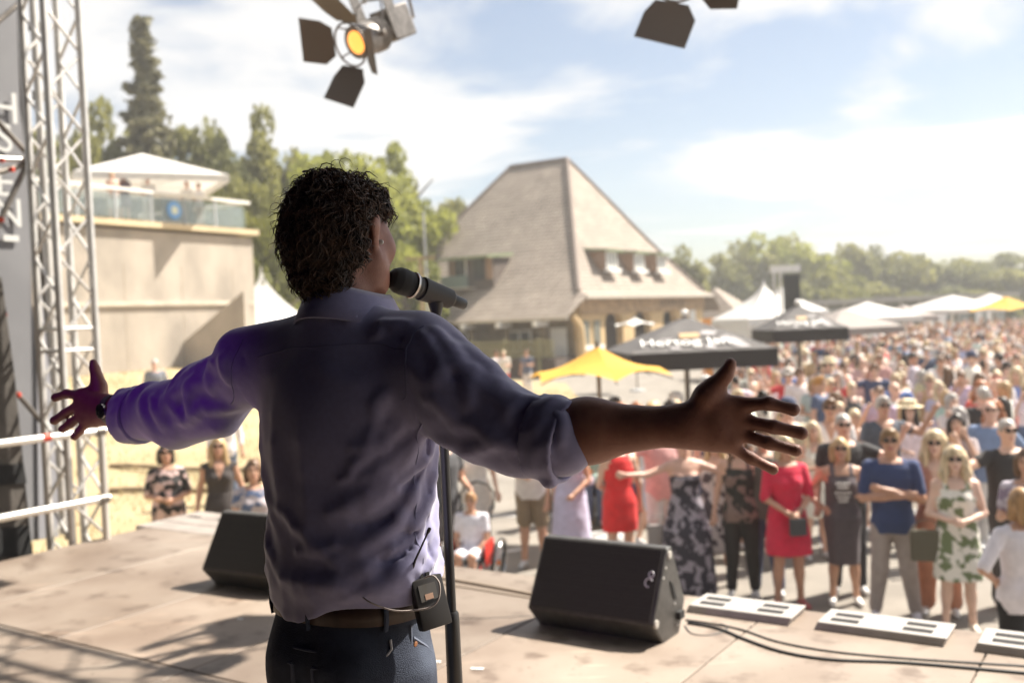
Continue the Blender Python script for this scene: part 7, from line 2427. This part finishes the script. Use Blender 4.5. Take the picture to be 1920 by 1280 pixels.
Ls = rs.uniform(.024, .046, NS) * (1 + .2 * (uu_[pick] > .02)); hr_ = rs.uniform(.0035, .0080, NS); tw = rs.uniform(1.0, 2.2, NS) * rs.choice((-1, 1), NS); ph = rs.uniform(0, 6.28, NS)
big = np.arange(NS) >= NS - 2000; Ls[big] = rs.uniform(.034, .058, 2000); hr_[big] = rs.uniform(.006, .0105, 2000); Ls *= np.where(uu_[pick] < -.01, .72, 1.0); Ls *= np.where((rr_[pick] > .04) & (fr_[pick] > -.06), .6, 1.0); tw[big] *= .8; lift = rs.uniform(.0, .007, NS); lift[big] = rs.uniform(.003, .012, 2000); wild = (rs.rand(NS) < .05); lift[wild] += rs.uniform(.006, .022, wild.sum())
rad = rs.uniform(.0007, .0016, NS); rad[big] = rs.uniform(.0010, .0018, 2000); rad[wild] *= .4
ts = np.linspace(0, 1, K)
pts = np.zeros((NS, K, 3))
for k, t in enumerate(ts):
    an = ph + tw * 6.28 * t
    env = min(1, t * 3)
    pts[:, k] = p0 + tan * (Ls * t)[:, None] + n0 * (lift * math.sin(math.pi * min(1, t * .8)) + .001 + hr_ * env * (1 + np.cos(an)) * .55)[:, None] + bn * (hr_ * env * np.sin(an))[:, None] - np.array((0, 0, 1)) * (.010 * t * t)
tg = np.gradient(pts, axis=1); tg /= np.linalg.norm(tg, axis=2)[:, :, None] + 1e-9
s1 = np.cross(tg, n0[:, None, :] + .01); s1 /= np.linalg.norm(s1, axis=2)[:, :, None] + 1e-9
s2 = np.cross(tg, s1)
taper = np.array([.7, 1, 1.1, 1.1, 1.05, 1, .9, .75, .5, .15])
M3 = 4
ringv = np.stack([pts + (s1 * math.cos(2 * math.pi * m / M3) + s2 * math.sin(2 * math.pi * m / M3)) * (rad[:, None] * taper[None])[:, :, None] for m in range(M3)], 2)   # NS,K,M3,3
HV = ringv.reshape(-1, 3)
base = (np.arange(NS) * K * M3)[:, None, None] + (np.arange(K - 1) * M3)[None, :, None] + np.arange(M3)[None, None, :]
nxt = (np.arange(NS) * K * M3)[:, None, None] + (np.arange(K - 1) * M3)[None, :, None] + ((np.arange(M3) + 1) % M3)[None, None, :]
HFc = np.stack([base, nxt, nxt + M3, base + M3], 3).reshape(-1, 4)
Vall = np.concatenate([scalp, HV]); Fall = np.concatenate([SQ, HFc + len(scalp)])
link('hair', np_mesh('hair', Vall, Fall, [hair_m]), singer)
# ------------------------------------------------------------------ summer haze over the field
b = MB(); b.box((30, 85, 13.5), (330, 215, 29))
hz = bpy.data.materials.new('haze'); hz.use_nodes = True
nt = hz.node_tree; nt.nodes.remove(nt.nodes['Principled BSDF'])
pv = nt.nodes.new('ShaderNodeVolumePrincipled'); pv.inputs['Color'].default_value = (.96, .95, .93, 1); pv.inputs['Density'].default_value = .0015; pv.inputs['Anisotropy'].default_value = .2
nt.links.new(pv.outputs[0], nt.nodes['Material Output'].inputs['Volume'])
tag(b.build('haze', hz), 'pale summer haze in the air over the field', 'haze', kind='stuff')
